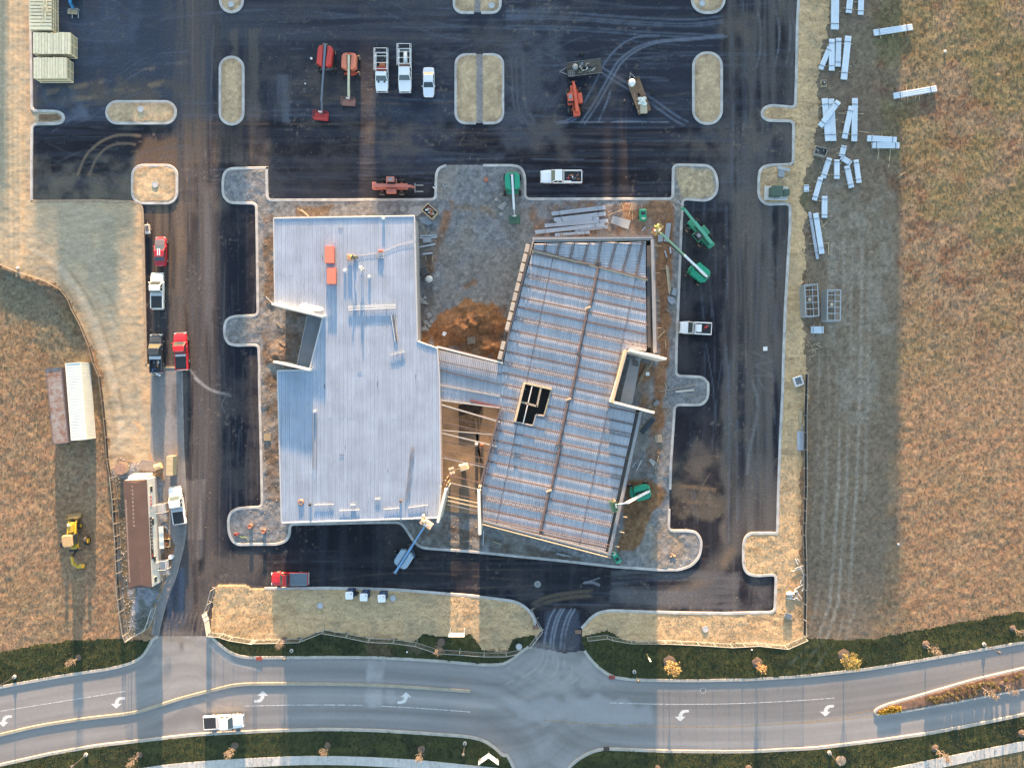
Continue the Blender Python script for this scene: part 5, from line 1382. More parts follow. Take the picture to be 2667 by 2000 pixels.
def car(label, px, py, ang, L, W, pm, hoodm=None, stripes=False):
    x, y = P(px, py, .8)
    root = thing('car', label, 'car', (x, y, ground_z(x, y)), R(ang))
    hw = W / 2; f = L / 2
    MB().loft([sec(-f, hw * .80, .45, .80), sec(-f + .15, hw * .92, .35, .95), sec(-f + .8, hw, .28, .98, .04), sec(-.4, hw, .26, .95), sec(f - 1.6, hw, .26, .94, .04), sec(f - .5, hw * .95, .28, .82, .04), sec(f - .12, hw * .82, .34, .70), sec(f, hw * .62, .40, .6)]).build('body', pm, root, False)
    greenhouse(root, -f + .65, f - 1.35, -f + 1.45, f - 2.25, hw, .93, 1.38, pm)
    for s in (-1, 1):
        MB().box((f - .22, s * hw * .66, .66), (.3, .34, .1)).build('headlight', LAMP, root)
        MB().box((-f + .03, s * hw * .6, .76), (.08, .4, .12)).build('tail_light', REDL, root)
        MB().bbox((f - 1.65, s * (hw + .08), .98), (.14, .18, .12), .03).build('mirror', pm, root)
        for wx in (f - .85, -f + .9): wheel(root, wx, s * (hw - .11), .33, .22)
    MB().box((f - .06, 0, .52), (.12, W * .5, .14)).build('grille', BLK, root)
    MB().box((-f + .01, 0, .6), (.04, .42, .14)).build('number_plate', WHITE, root)
    if hoodm: MB().loft([plan(f - 1.5, f - .45, hw * .82, .985, .2), plan(f - 1.45, f - .5, hw * .78, 1.0, .2)]).build('hood_panel', hoodm, root)
    if stripes:
        for s in (-1, 1): MB().box((-.2, s * .16, 1.395), (1.1, .16, .02)).build('roof_stripe', WHITE, root)
        MB().bbox((-f + .12, 0, 1.02), (.28, W * .86, .05), .02).build('spoiler', pm, root)
    return root
car('white sedan parked beside the white pickup with the tall ladder rack', *px_of(1, 0, 1442, 678), -90, 4.75, 1.86, paint('pearl', (.70, .72, .78)))
car('red sports car with grey hood and white roof stripes', *px_of(0, 1, 1320, 521), 90, 4.75, 1.9, paint('wine', (.38, .02, .03)), M('grey_hood', (.25, .20, .19), .3), True)

# --- boom lifts
def basket(root, x, y, z, ang, w=1.9, d=0.85, h=1.1, mat=None, netting=False):
    mt = mat or STEELG
    b = MB().box((x, y, z), (d, w, .08), ang).build('basket', mt, root)
    ca, sa = math.cos(ang), math.sin(ang)
    def wp(a, c, hh): return (x + a * ca - c * sa, y + a * sa + c * ca, z + hh)
    mb = MB()
    cs = [(-d / 2, -w / 2), (d / 2, -w / 2), (d / 2, w / 2), (-d / 2, w / 2)]
    for hh in (h, h * .5):
        for i in range(4): mb.tube([wp(*cs[i], hh), wp(*cs[(i + 1) % 4], hh)], .026, 5)
    for c in cs + [(-d / 2, 0), (d / 2, 0)]: mb.tube([wp(*c, 0), wp(*c, h)], .03, 5)
    mb.build('guard_rail', mt, b)
    c0 = wp(-d / 2 + .12, 0, h * .85)
    MB().bbox((c0[0], c0[1], c0[2]), (.24, .6, .25), .03, ang).build('control_box', paint('panel_white', (.6, .6, .58), .5, 0), b)
    return b
def boom_lift(label, base, chang, tip, zt, bodym, boomm, name='boom_lift', scale=1.0, sections=2, jib=0.0, tail=1.6, z0=2.15, cat='boom lift', rimm=None, railm=None, bw=1.9, bd=.85, chm=None, hood=2.9, split_col=None, split=.55):
    bx, by = P(*base, 1.6)
    root = thing(name, label, cat, (bx, by, ground_z(bx, by)), R(chang))
    tx, ty = P(*tip, zt + .3)
    # boom direction in the machine's own frame
    dx, dy = tx - bx, ty - by
    ca, sa = math.cos(-R(chang)), math.sin(-R(chang))
    lx, ly = dx * ca - dy * sa, dx * sa + dy * ca
    Lr = math.hypot(lx, ly); d = Vector((lx / Lr, ly / Lr, 0)); nr = Vector((-d.y, d.x, 0))
    th = math.atan2(d.y, d.x)
    chm = chm or bodym
    k = scale
    MB().bbox((0, 0, .75 * k), (3.1 * k, 1.2 * k, .5 * k), .08).build('chassis', chm, root)
    MB().bbox((1.2 * k, 0, .6 * k), (.35 * k, 2.3 * k, .28 * k), .05).build('axle', chm, root)
    MB().bbox((-1.2 * k, 0, .6 * k), (.35 * k, 2.3 * k, .28 * k), .05).build('axle', chm, root)
    for sx in (-1.2, 1.2):
        for sy_ in (-1, 1): wheel(root, sx * k * 1.08, sy_ * 1.26 * k, .5 * k, .38 * k, rimm or M('rim_grey', (.3, .29, .28), .6))
    MB().cyl((0, 0, 1.0 * k), .6 * k, .25 * k, 14).build('turntable', STEELD, root)
    for s in (-1, 1):
        # side hood: rounded tail, flat front
        cx = nr * (s * .72 * k)
        ringz = []
        for zz, g in ((1.2 * k, 0.0), (1.95 * k, 0.0), (2.1 * k, .1)):
            pl = [(-hood / 2 + .6, -.48 + g), (-hood / 2 + .15 + g, -.2), (-hood / 2 + .05 + g, .45 - g), (hood / 2 - .1, .45 - g), (hood / 2 - g, .2), (hood / 2 - .35, -.48 + g)]
            if s > 0: pl = [(a, -b) for a, b in pl][::-1]
            ringz.append([tuple((cx + d * ((a - .25) * k) + nr * (b * k)) + Vector((0, 0, zz))) for a, b in pl])
        MB().loft(ringz).build('engine_hood', bodym, root)
    cw = -d * (hood / 2 + .1) * k
    MB().bbox((cw.x, cw.y, 1.35 * k), (.5 * k, 1.5 * k, .8 * k), .1, th).build('counterweight', chm, root)
    p0 = -d * tail * k; pivot = Vector((p0.x, p0.y, z0)); end = Vector((lx, ly, zt + .35)) - d * (.75 + jib)
    if jib: end = end + Vector((0, 0, .5))
    w_ = .34 * k
    for i in range(sections):
        a = pivot.lerp(end, 0 if i == 0 else split * i / max(1, sections - 1) * .98)
        b = pivot.lerp(end, split if (i == 0 and sections > 1) else 1.0)
        ww = w_ * (1 - .22 * i)
        MB().beam(a, b, ww, ww * 1.25).build('boom_section', boomm if i == 0 or not split_col else split_col, root)
    # hose carrier beside the boom
    a = pivot + nr * (w_ * .8); b = end + nr * (w_ * .8)
    mb = MB().beam(a.lerp(b, .15), a.lerp(b, .8), .1, .12)
    mb.build('hose_track', BLK, root)
    MB().tube([Vector((0, 0, 1.6 * k)) + d * .5 * k, pivot.lerp(end, .32) - Vector((0, 0, .2))], .09 * k, 6).build('lift_cylinder', CHROME, root)
    MB().tube([pivot - nr * .35 * k, pivot + nr * .35 * k], .18 * k, 8).build('boom_pivot', STEELD, root)
    q = end + d * .45
    if jib:
        q = Vector((lx, ly, zt + .3)) - d * .75
        MB().beam(end, q, .16, .2).build('jib', boomm, root)
        MB().beam(end + nr * .15, q + nr * .15, .07, .07).build('jib_link', STEELG, root)
    MB().beam(q - Vector((0, 0, .1)), Vector((lx, ly, zt + .1)) - d * .4, .14, .3).build('basket_bracket', chm, root)
    basket(root, lx, ly, zt, th, bw, bd, 1.1, railm or chm)
    return root
REDP = paint('lift_red', (.50, .045, .035), .4, .2); ORG = paint('lift_orange', (.55, .17, .10), .45, .2); GRN = paint('lift_green', (.015, .28, .17), .4, .2); BLUP = paint('lift_blue', (.10, .24, .46), .4, .2)
BSTEEL = M('boom_grey_blue', (.17, .19, .23), .45, .2); CREAM = M('boom_cream', (.62, .56, .38), .5); WBOOM = M('boom_white', (.72, .73, .72), .45)
boom_lift('red boom lift with long grey boom and red basket resting on the asphalt', px_of(1, 0, 590, 480), -88, px_of(1, 0, 556, 958), .25, REDP, BSTEEL, sections=2, jib=1.4, tail=1.9, railm=paint('basket_red', (.36, .03, .03), .5, 0), bw=2.3, bd=1.2, chm=M('chassis_slate', (.10, .12, .14), .6), hood=3.4, split=.45)
boom_lift('salmon orange boom lift with cream boom parked beside the red boom lift', px_of(1, 0, 790, 525), -90, px_of(1, 0, 783, 842), .4, ORG, CREAM, sections=1, tail=1.0, railm=M('basket_brown', (.26, .13, .11), .6), bw=2.1, bd=1.0, chm=paint('chassis_orange', (.50, .08, .05), .5, 0), hood=2.7)
boom_lift('green boom lift with white boom standing on gravel inside the curved kerb', px_of(1, 0, 2132, 1510), -90, px_of(1, 1, 2150, 262), .3, GRN, WBOOM, sections=1, tail=1.2, railm=M('basket_dark_green', (.05, .12, .08), .6), bw=1.7, bd=1.2, hood=2.8, jib=.8)
lift5 = boom_lift('green boom lift with white boom raised over the edge of the steel frame', px_of(2, 1, 1580, 690), 142, px_of(2, 1, 1235, 345), 4.6, GRN, WBOOM, sections=2, tail=1.4, z0=2.3, railm=M('basket_olive', (.26, .25, .12), .6), bw=1.6, bd=.9, rimm=M('rim_brown', (.30, .21, .15), .7), split=.5, split_col=paint('boom_pale_green', (.25, .40, .25), .5, 0))
lift7 = boom_lift('green boom lift on brown dirt with its basket reaching over the roof deck', px_of(2, 2, 1095, 955), 190, px_of(2, 2, 875, 1062), 5.7, GRN, WBOOM, sections=1, tail=1.3, z0=2.3, railm=M('basket_dark_green', (.05, .12, .08), .6), bw=1.7, bd=.95, hood=2.7, jib=1.3)
lift9 = boom_lift('blue boom lift reaching up to the roof edge from the dark asphalt', px_of(1, 2, 1245, 1490), -155, px_of(1, 2, 1427, 1205), 5.9, paint('hood_pale_blue', (.33, .44, .55), .4, .2), BLUP, sections=2, tail=2.6, z0=2.4, railm=M('basket_steel', (.62, .52, .42), .5), bw=1.85, bd=.8, chm=paint('chassis_navy', (.03, .06, .12), .5, 0), rimm=M('rim_tan', (.35, .32, .28), .7), split=.6)

# --- telehandlers
def telehandler(label, base, ang, bodym, reach, zt, L=5.4, W=2.35, name='telehandler', forks=True, cabx=.2, cabm=None, boomm=None, rimm=None):
    x, y = P(*base, 1.4)
    root = thing(name, label, 'telehandler', (x, y, ground_z(x, y)), R(ang))
    MB().bbox((0, 0, .95), (L * .92, .95, .55), .08).build('chassis', bodym, root)
    for sx in (-L * .28, L * .28):
        MB().bbox((sx, 0, .75), (.4, W * .8, .34), .05).build('axle', bodym, root)
        for s in (-1, 1): wheel(root, sx, s * (W / 2 - .2), .62, .42, rimm)
    MB().bbox((cabx - .2, .78, 1.25), (1.7, .85, .5), .06).build('cab_base', bodym, root)
    c = MB().loft([plan(cabx - .85, cabx + .55, .4, 1.5, .1), plan(cabx - .75, cabx + .35, .37, 2.35, .1)])
    c.v = [(a, b + .80, h) for a, b, h in c.v]
    co = c.build('cab', GLASS, root)
    MB().bbox((cabx - .2, .80, 2.39), (1.3, .86, .09), .03).build('cab_roof', cabm or bodym, root)
    MB().bbox((cabx - .15, .80, 2.45), (.6, .5, .03), .01).build('roof_window', M('roof_pane', (.22, .24, .25), .3), root)
    MB().bbox((cabx - .2, -.82, 1.3), (1.6, .75, .75), .08).build('engine_cover', bodym, root)
    MB().bbox((-L * .48, 0, 1.35), (.7, 1.1, .8), .08).build('counterweight', bodym, root)
    a = Vector((-L * .46, -.08, 1.95)); b = Vector((L * .5 + reach, -.08, zt))
    MB().beam(a, a.lerp(b, .62), .5, .5).build('boom_section', boomm or bodym, root)
    MB().beam(a.lerp(b, .55), b, .36, .36).build('boom_section', boomm or bodym, root)
    MB().tube([(L * .1, -.08, 1.1), a.lerp(b, .6) - Vector((0, 0, .2))], .1, 6).build('lift_cylinder', CHROME, root)
    MB().beam(a + Vector((.2, .42, -.3)), a.lerp(b, .55) + Vector((0, .42, -.2)), .1, .14).build('hose_guard', BLK, root)
    cx = b.x + .1
    MB().beam(b, (cx + .25, -.08, zt - .7), .34, .3).build('boom_head', bodym, root)
    mb = MB().box((cx + .35, -.08, zt - .75), (.12, 1.5, .12)).box((cx + .35, -.08, zt - 1.2), (.12, 1.5, .12))
    for s in (-.7, 0, .7): mb.box((cx + .35, -.08 + s, zt - .95), (.1, .1, .6))
    mb.build('fork_carriage', STEELG if forks else BLK, root)
    if forks:
        for s in (-.5, .5):
            MB().box((cx + 1.0, -.08 + s, zt - 1.22), (1.3, .14, .06)).box((cx + .43, -.08 + s, zt - .95), (.06, .14, .55)).build('fork', M('fork_steel', (.38, .37, .36), .5, .3), root)
    return root
FADE = paint('faded_red', (.42, .15, .12), .6, 0)
telehandler('faded red telehandler with its forks pointing at the curved kerb', px_of(1, 0, 1135, 1532), 0, FADE, .45, 1.5, 5.6, 2.4)
telehandler('bright orange telehandler with black fork carriage parked behind the cluttered trailer', px_of(2, 0, 560, 815), 97, paint('tele_orange', (.60, .10, .045), .35, .3), .1, 1.55, 5.0, 2.35, forks=False)
telehandler('green telehandler with an open cab parked on asphalt above the green boom lift', px_of(2, 1, 1590, 365), 130, paint('tele_green', (.04, .26, .16), .5, .1), 1.7, 2.5, 5.6, 2.5, cabx=-.1, cabm=BLK, rimm=M('rim_brown', (.30, .21, .15), .7), boomm=paint('tele_boom_green', (.10, .33, .23), .5, 0))
# blue handler cut by the picture's upper edge
telehandler('blue telehandler with a pallet board on its forks beside the timber crates', px_of(0, 0, 580, -150), -88, paint('tele_blue', (.03, .20, .42), .4, .2), 1.0, 1.5, 5.2, 2.4)
x, y = px_of(0, 0, 590, 95)
x, y = P(x, y, .6)
o = thing('pallet_board', 'pale wooden board carried on the blue telehandler forks', 'board', (x, y, .36), R(-3))
for k in range(5): MB().box((0, -.3 + k * .15, .04), (1.6, .13, .04)).build('board', LUM, o)
for k in (-.6, 0, .6): MB().box((k, 0, -.03), (.09, .75, .09)).build('bearer', LUM, o)

# --- backhoe loader on the left field
x, y = P(*px_of(0, 2, 600, 1330), 1.4)
YLW = paint('loader_yellow', (.52, .34, .03), .45, .2)
bh = thing('backhoe_loader', 'yellow backhoe loader with tan cab roof on the dry field', 'backhoe', (x, y, ground_z(x, y)), R(96))
MB().bbox((.2, 0, 1.0), (4.0, .95, .7), .08).build('chassis', YLW, bh)
MB().loft([plan(.9, 2.5, .45, 1.1, .1), plan(.9, 2.4, .42, 1.75, .15), plan(1.0, 2.2, .34, 1.85, .15)]).build('engine_hood', YLW, bh)
MB().bbox((2.2, .1, 1.9), (.45, .5, .06), .02).build('air_intake', M('pale_cap', (.55, .5, .4), .5), bh)
MB().loft([plan(-1.0, .75, .72, 1.2, .1), plan(-.9, .6, .68, 2.6, .1)]).build('cab', GLASS, bh)
MB().loft([plan(-1.15, .8, .85, 2.62, .25), plan(-1.15, .8, .85, 2.72, .25), plan(-1.0, .65, .7, 2.8, .2)]).build('cab_roof', M('tan_roof', (.46, .31, .15), .7), bh)
for s in (-1, 1):
    wheel(bh, 1.75, s * .85, .48, .34, YLW)
    wheel(bh, -.75, s * .92, .74, .45, YLW)
    MB().loft([plan(-1.5, .1, .28, 1.5, .2), plan(-1.3, -.1, .24, 1.62, .2)]).build('fender', YLW, bh)
    bh.children[-1].location = (0, s * .95, 0)
    MB().beam((.7, s * .62, 1.5), (2.3, s * .62, 1.05), .14, .26).beam((2.3, s * .62, 1.05), (3.1, s * .62, .5), .14, .22).build('loader_arm', YLW, bh)
mb = MB()
pr = [(3.0, .15), (3.75, .12), (3.8, .18), (3.35, .3), (3.1, .55), (3.15, .95), (3.05, 1.0), (2.95, .55)]
mb.loft([[(a, -1.15, h) for a, h in pr], [(a, 1.15, h) for a, h in pr]]).build('loader_bucket', M('bucket_brown', (.24, .16, .07), .6), bh)
for s in (-1, 1): MB().loft([[(3.0, s * 1.15, .15), (3.75, s * 1.15, .12), (3.15, s * 1.15, .95)], [(3.0, s * 1.19, .15), (3.75, s * 1.19, .12), (3.15, s * 1.19, .95)]][::s]).build('bucket_cheek', M('bucket_brown', (.24, .16, .07), .6), bh)
MB().bbox((-2.0, 0, .9), (.4, 1.9, .5), .05).build('stabiliser_frame', BLK, bh)
MB().beam((-2.1, -.15, 1.1), (-2.9, -.15, 2.2), .26, .3).build('backhoe_boom', BLK, bh)
MB().beam((-2.8, -.15, 2.3), (-4.1, .0, 1.9), .28, .34).build('backhoe_boom', YLW, bh)
MB().beam((-3.9, 0, 2.0), (-4.7, 0, .8), .22, .28).build('dipper_arm', YLW, bh)
pr = [(-4.5, .95), (-5.0, .85), (-5.15, .4), (-4.9, .1), (-4.5, .15), (-4.75, .35)]
MB().loft([[(a, -.75, h) for a, h in pr], [(a, .15, h) for a, h in pr]]).build('digging_bucket', YLW, bh)

# --- flat trailers
def trailer(label, c, ang, L, W, deckm, rail, nplank=10):
    x, y = P(*c, .7)
    t = thing('flat_trailer', label, 'trailer', (x, y, ground_z(x, y)), R(ang))
    MB().box((0, 0, .55), (L, W * .9, .12)).build('frame', STEELD, t)
    pw = W / nplank
    for k in range(nplank):
        MB().box((0, -W / 2 + pw * (k + .5), .66), (L, pw - .015, .05)).build('plank', deckm, t)
    for s in (-1, 1):
        MB().beam((L / 2, s * W * .26, .5), (L / 2 + 1.15, 0, .5), .1, .12).build('tongue', STEELG, t)
        for wx in (-.5, .35): wheel(t, wx - .3, s * (W / 2 + .13), .33, .2)
        MB().loft([plan(-1.25, .55, .13, .72, .1), plan(-1.15, .45, .12, .8, .1)]).build('fender', STEELG, t)
        t.children[-1].location = (0, s * (W / 2 + .14), 0)
        if rail: MB().tube([(-L / 2, s * W / 2, .95), (L / 2, s * W / 2, .95)], .03, 5).build('side_rail', STEELG, t)
    MB().tube([(L / 2 + 1.15, 0, .1), (L / 2 + 1.15, 0, .8)], .06, 6).build('jack', STEELG, t)
    MB().box((L / 2 - .05, 0, .85), (.06, W, .35)).build('headboard', STEELD, t)
    return t
t1 = trailer('dark flat trailer cluttered with scrap and a grey drum', px_of(2, 0, 637, 564), 187, 5.6, 2.25, M('dark_plank', (.085, .075, .062), .9, 0, .3, 2, 0, .2), True)
t2 = trailer('brown plank trailer carrying a white tank and white sacks', px_of(2, 0, 1088, 790), 110, 5.7, 2.15, M('brown_plank', (.22, .135, .085), .85, 0, .25, 2, 0, .2), False)
def on(parent_t, lx, ly, z):
    ca, sa = math.cos(parent_t.rotation_euler[2]), math.sin(parent_t.rotation_euler[2])
    return (parent_t.location.x + lx * ca - ly * sa, parent_t.location.y + lx * sa + ly * ca, parent_t.location.z + z)
d = thing('round_tank', 'white round tank standing on the brown plank trailer', 'tank', on(t2, 2.2, .5, .69))
MB().lathe((0, 0, 0), [(.5, 0), (.54, .05), (.54, .75), (.45, .9), (.15, .95)], 16).build('shell', WHITE, d, True); MB().cyl((0, 0, .95), .16, .06, 10).build('lid', M('lid_grey', (.5, .5, .5), .5), d)
d = thing('sack_heap', 'heap of white sacks on the brown plank trailer', 'sacks', on(t2, -1.0, -.15, .69))
SACK = M('white_sack', (.62, .65, .62), .75, 0, .12, 2)
for k, (a, b, c_, s_) in enumerate(((0, 0, .2, .55), (.35, -.45, .18, .45), (-.3, .3, .18, .45), (.3, .4, .16, .4), (.05, -.05, .45, .4), (-.35, -.35, .15, .35))):
    MB().blob((a, b, c_), (s_, s_ * .7, .2), k, 9, 6, .18).build('sack', SACK, d, True)
d = thing('timber_pile', 'few pale boards beside the sacks on the brown plank trailer', 'timber', on(t2, -1.6, .1, .69))
for k in range(4): MB().box((.1 * k, .2 * k - .3, .06 + .03 * k), (.12, 2.2 - .3 * k, .05), .3 * k - .6).build('board', LUM, d)
d = thing('cardboard_stack', 'tan flat sheets at the tail of the brown plank trailer', 'sheets', on(t2, -2.15, 0, .69))
for k in range(3): MB().box((0, 0, .04 + .06 * k), (1.1, 1.75, .05), .02 * k).build('sheet', M('tan_sheet', (.42, .37, .27), .8), d)
d = thing('steel_drum', 'grey drum standing on the dark scrap trailer', 'drum', on(t1, 1.5, -.2, .69))
MB().lathe((0, 0, 0), [(.42, 0), (.44, .05), (.42, .3), (.45, .33), (.42, .36), (.42, .62), (.44, .66)], 14).build('shell', M('drum_grey', (.30, .31, .33), .5, .3), d, True)
d = thing('scrap_heap', 'tangle of scrap pipes and tubs on the dark trailer', 'scrap', on(t1, -.6, 0, .69))
clutter(d, -2.0, 1.2, -.95, .9, 0, 40, 26, [STEELG, STEELD, M('scrap_green', (.08, .14, .09), .6), LUMG, M('scrap_pale', (.4, .4, .38), .6), M('scrap_blue', (.12, .2, .28), .6)], 'scrap_piece')
d = thing('tool_cage', 'wire tool cage at the drawbar end of the dark trailer', 'cage', on(t1, 2.2, .75, .69))
mb = MB()
for a in (-.45, -.15, .15, .45):
    mb.tube([(a, -.4, .0), (a, -.4, .5), (a, .4, .5), (a, .4, 0)], .025, 4)
for b in (-.4, 0, .4): mb.tube([(-.45, b, .5), (.45, b, .5)], .025, 4)
mb.build('wire_frame', STEELG, d); MB().box((0, 0, .03), (.9, .8, .05)).build('tray', STEELD, d)

# small green machines
def genset(label, c, ang, L=1.9, W=1.1):
    x, y = P(*c, .9)
    g = thing('compressor', label, 'compressor', (x, y, ground_z(x, y)), R(ang))
    MB().loft([plan(-L / 2, L / 2, W / 2, .45, .1), plan(-L / 2, L / 2, W / 2, 1.1, .1), plan(-L / 2 + .1, L / 2 - .25, W / 2 - .08, 1.3, .1)]).build('housing', GRN, g)
    MB().box((.2, 0, 1.32), (.5, W * .6, .04)).build('grille', BLK, g)
    MB().bbox((-L / 2 + .3, 0, 1.31), (.3, W * .5, .08), .02).build('control_panel', M('panel_pale', (.45, .5, .4), .5), g)
    MB().beam((L / 2, 0, .4), (L / 2 + .9, 0, .35), .1, .1).build('tow_bar', STEELG, g)
    for s in (-1, 1): wheel(g, -.1, s * (W / 2 + .02), .3, .18)
genset('small green compressor standing on red soil beside the stacked steel studs', px_of(2, 1, 1117, 225), 92)
genset('small green compressor at the corner of the steel frame beside the kerb', px_of(2, 2, 900, 1488), -58, 1.9, .95)
# ------------------------------------------------------------------ containers, office, stores
def container(label, corners, z1, mat, corr=True, name='shipping_container', rust=None):
    """corners: four picture points of the roof, clockwise from the north-west"""
    pts = [Vector(P(*c, z1)) for c in corners]
    c = sum(pts, Vector((0, 0))) / 4
    up = ((pts[0] + pts[1]) - (pts[2] + pts[3])) / 2; rt = ((pts[1] + pts[2]) - (pts[0] + pts[3])) / 2
    L = up.length; W = rt.length; ang = math.atan2(up.y, up.x)
    t = thing(name, label, 'container', (c.x, c.y, ground_z(c.x, c.y)), ang)
    for s in (-1, 1):
        mb = MB(); n = int(L / .28); row0 = []; 
        pr = []
        for k in range(n):
            x0 = -L / 2 + .05 + (L - .1) * k / n; dx = (L - .1) / n
            pr += [(x0, W / 2), (x0 + dx * .4, W / 2), (x0 + dx * .5, W / 2 - .04), (x0 + dx * .9, W / 2 - .04)]
        pr.append((L / 2 - .05, W / 2))
        for k, (a, b) in enumerate(pr):
            mb.v += [(a, s * b, .1), (a, s * b, z1 - .08)]
            if k: q = 2 * k; mb.f.append((q - 2, q, q + 1, q - 1) if s < 0 else (q - 2, q - 1, q + 1, q))
        mb.build('side_wall', mat, t)
    mb = MB()
    n = int(L / .45)
    for k in range(n):
        x0 = -L / 2 + L * k / n; dx = L / n
        h = .03 if corr else .006
        mb.add([(x0, -W / 2, z1 - .05), (x0 + dx * .45, -W / 2, z1 - .05), (x0 + dx * .45, W / 2, z1 - .05), (x0, W / 2, z1 - .05)], [(0, 1, 2, 3)])
        mb.box((x0 + dx * .72, 0, z1 - .05 + h / 2), (dx * .5, W - .02, h))
    mb.build('roof', rust or mat, t)
    for s in (-1, 1):
        MB().box((0, s * (W / 2 - .03), z1 - .03), (L, .1, .1)).build('top_rail', mat, t)
        MB().box((s * (L / 2 - .03), 0, z1 - .03), (.1, W - .22, .1)).build('end_rail', mat, t)
        for e in (-1, 1): MB().box((s * (L / 2 - .07), e * (W / 2 - .07), z1 / 2), (.16, .16, z1 - .14)).build('corner_post', mat, t)
        MB().box((0, s * (W / 2 - .05), .1), (L, .12, .14)).build('bottom_rail', mat, t)
    MB().box((L / 2 - .1, 0, z1 / 2), (.05, W - .3, z1 - .3)).build('end_wall', mat, t)
    for s in (-1, 1):
        dr = MB().box((-L / 2 + .1, s * W * .235, z1 / 2), (.06, W * .45, z1 - .3)).build('door', mat, t)
        MB().tube([(-L / 2 + .05, s * W * .12, .3), (-L / 2 + .05, s * W * .12, z1 - .3)], .025, 5).build('lock_bar', CHROME, dr)
    return t
def rust_mat(name, base_, rustc):
    m = bpy.data.materials.new(name); m.use_nodes = True; nt = m.node_tree; b = nt.nodes['Principled BSDF']; b.inputs['Roughness'].default_value = .75
    ge = nt.nodes.new('ShaderNodeTexCoord'); nz = nt.nodes.new('ShaderNodeTexNoise'); nz.inputs['Scale'].default_value = .9; nz.inputs['Detail'].default_value = 8; nz.inputs['Roughness'].default_value = .7
    nt.links.new(ge.outputs['Object'], nz.inputs['Vector'])
    cr = nt.nodes.new('ShaderNodeValToRGB'); cr.color_ramp.elements[0].position = .42; cr.color_ramp.elements[0].color = (*base_, 1); cr.color_ramp.elements[1].position = .62; cr.color_ramp.elements[1].color = (*rustc, 1)
    nt.links.new(nz.outputs['Fac'], cr.inputs[0]); nt.links.new(cr.outputs[0], b.inputs['Base Color'])
    return m
def tp(c, r, u, v): return px_of(c, r, u, v)
container('white ribbed shipping container standing beside the rusty grey one', (tp(0, 1, 541, 1440), tp(0, 1, 668, 1436), tp(0, 2, 716, 520), tp(0, 2, 590, 526)), 2.6, paint('container_white', (.72, .73, .66), .5, 0))
container('grey shipping container with rust patches along its flat roof', (tp(0, 1, 378, 1486), tp(0, 1, 505, 1475), tp(0, 2, 568, 545), tp(0, 2, 440, 557)), 2.45, M('container_slate', (.12, .11, .13), .6), False, rust=rust_mat('rust_roof', (.30, .28, .27), (.21, .11, .075)))
# tan box crate on the concrete strip
x, y = P(*tp(0, 2, 1397, 738), 1.4)
k_ = thing('plywood_crate', 'long tan plywood crate standing on the concrete strip by the angled pickup', 'crate', (x, y, .03), R(89))
PLY = M('plywood', (.46, .37, .22), .8, 0, .12, 1.5, 0, .06)
for i in range(4): MB().box((-1.15 + .77 * i, 0, 1.42), (.75, 1.05, .04)).build('lid_panel', PLY, k_)
for s in (-1, 1):
    MB().box((0, s * .53, .75), (3.1, .04, 1.3)).build('side_panel', PLY, k_)
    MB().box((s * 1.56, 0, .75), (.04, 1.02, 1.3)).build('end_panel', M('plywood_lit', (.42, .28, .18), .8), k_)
    MB().box((0, s * .4, .06), (3.1, .12, .12)).build('skid', LUMG, k_)

# site office trailer
OZ = 3.45
oc = [tp(0, 2, 1016, 852), tp(0, 2, 1210, 850), tp(0, 3, 1250, 172), tp(0, 3, 1060, 178)]
op = [Vector(P(*c, OZ)) for c in oc]
cc = sum(op, Vector((0, 0))) / 4
up = ((op[0] + op[1]) - (op[2] + op[3])) / 2; OL = up.length; OW = ((op[1] + op[2]) - (op[0] + op[3])).length / 2
of = thing('office_trailer', 'long site office trailer with brown roof and white sides inside the wire fence', 'office trailer', (cc.x, cc.y, ground_z(cc.x, cc.y)), math.atan2(up.y, up.x))
OWH = M('office_siding', (.66, .65, .60), .6, 0, .06, .8)
MB().box((0, 0, 1.95), (OL - .04, OW - .1, 2.7)).build('wall', OWH, of)
rf = MB().loft([plan(-OL / 2, OL / 2, OW / 2, OZ - .12, .03), plan(-OL / 2, OL / 2, OW / 2, OZ - .03, .03), plan(-OL / 2 + .5, OL / 2 - .5, .2, OZ + .06, .03)]).build('roof', M('brown_roof_membrane', (.105, .062, .05), .75, 0, .2, .5), of)
for k in range(12): MB().box((-OL / 2 + OL * (k + .5) / 12, 0, OZ - .06), (.05, OW - .02, .03)).build('roof_seam', M('roof_seam_grey', (.17, .11, .10), .7), rf)
STN = alpha_mat('roof_stain', (.36, .27, .22), .75, .8, 2.5)
for k in range(11):
    MB().box((OL / 2 - 1.0 - .62 * k, .15 + .02 * k, OZ + .052), (.36, .75 - .02 * k, .004)).build('stain_patch', STN, rf)
for k in range(9):
    MB().box((-OL / 2 + .8 + .52 * k, -.15, OZ + .05), (.32, .5, .004)).build('stain_patch', STN, rf)
MB().box((-OL / 2 + 7.5, OW / 2 - .3, OZ - .012), (13, .3, .004)).build('stain_patch', STN, rf)
for s in (-1, 1): MB().box((0, s * (OW / 2 - .02), .45), (OL - .1, .04, .75)).build('skirting', M('skirt_grey', (.3, .3, .29), .7), of)
MB().box((OL / 2 - .02, 0, .45), (.04, OW - .2, .75)).build('skirting', OWH, of)
E_ = -OW / 2 + .02
for xx, w_ in ((6.8, 1.0), (1.6, 1.1), (-4.4, 1.0), (-7.6, .9)):
    w0 = MB().box((xx, E_ - .03, 2.2), (w_, .06, .9)).build('window', OWH, of)
    MB().box((xx, E_ - .065, 2.2), (w_ - .12, .02, .78)).build('pane', GLASS, w0)
bn = MB().box((-.9, E_ - .05, 2.75), (6.6, .05, .65)).build('banner', M('banner_black', (.03, .032, .04), .6), of)
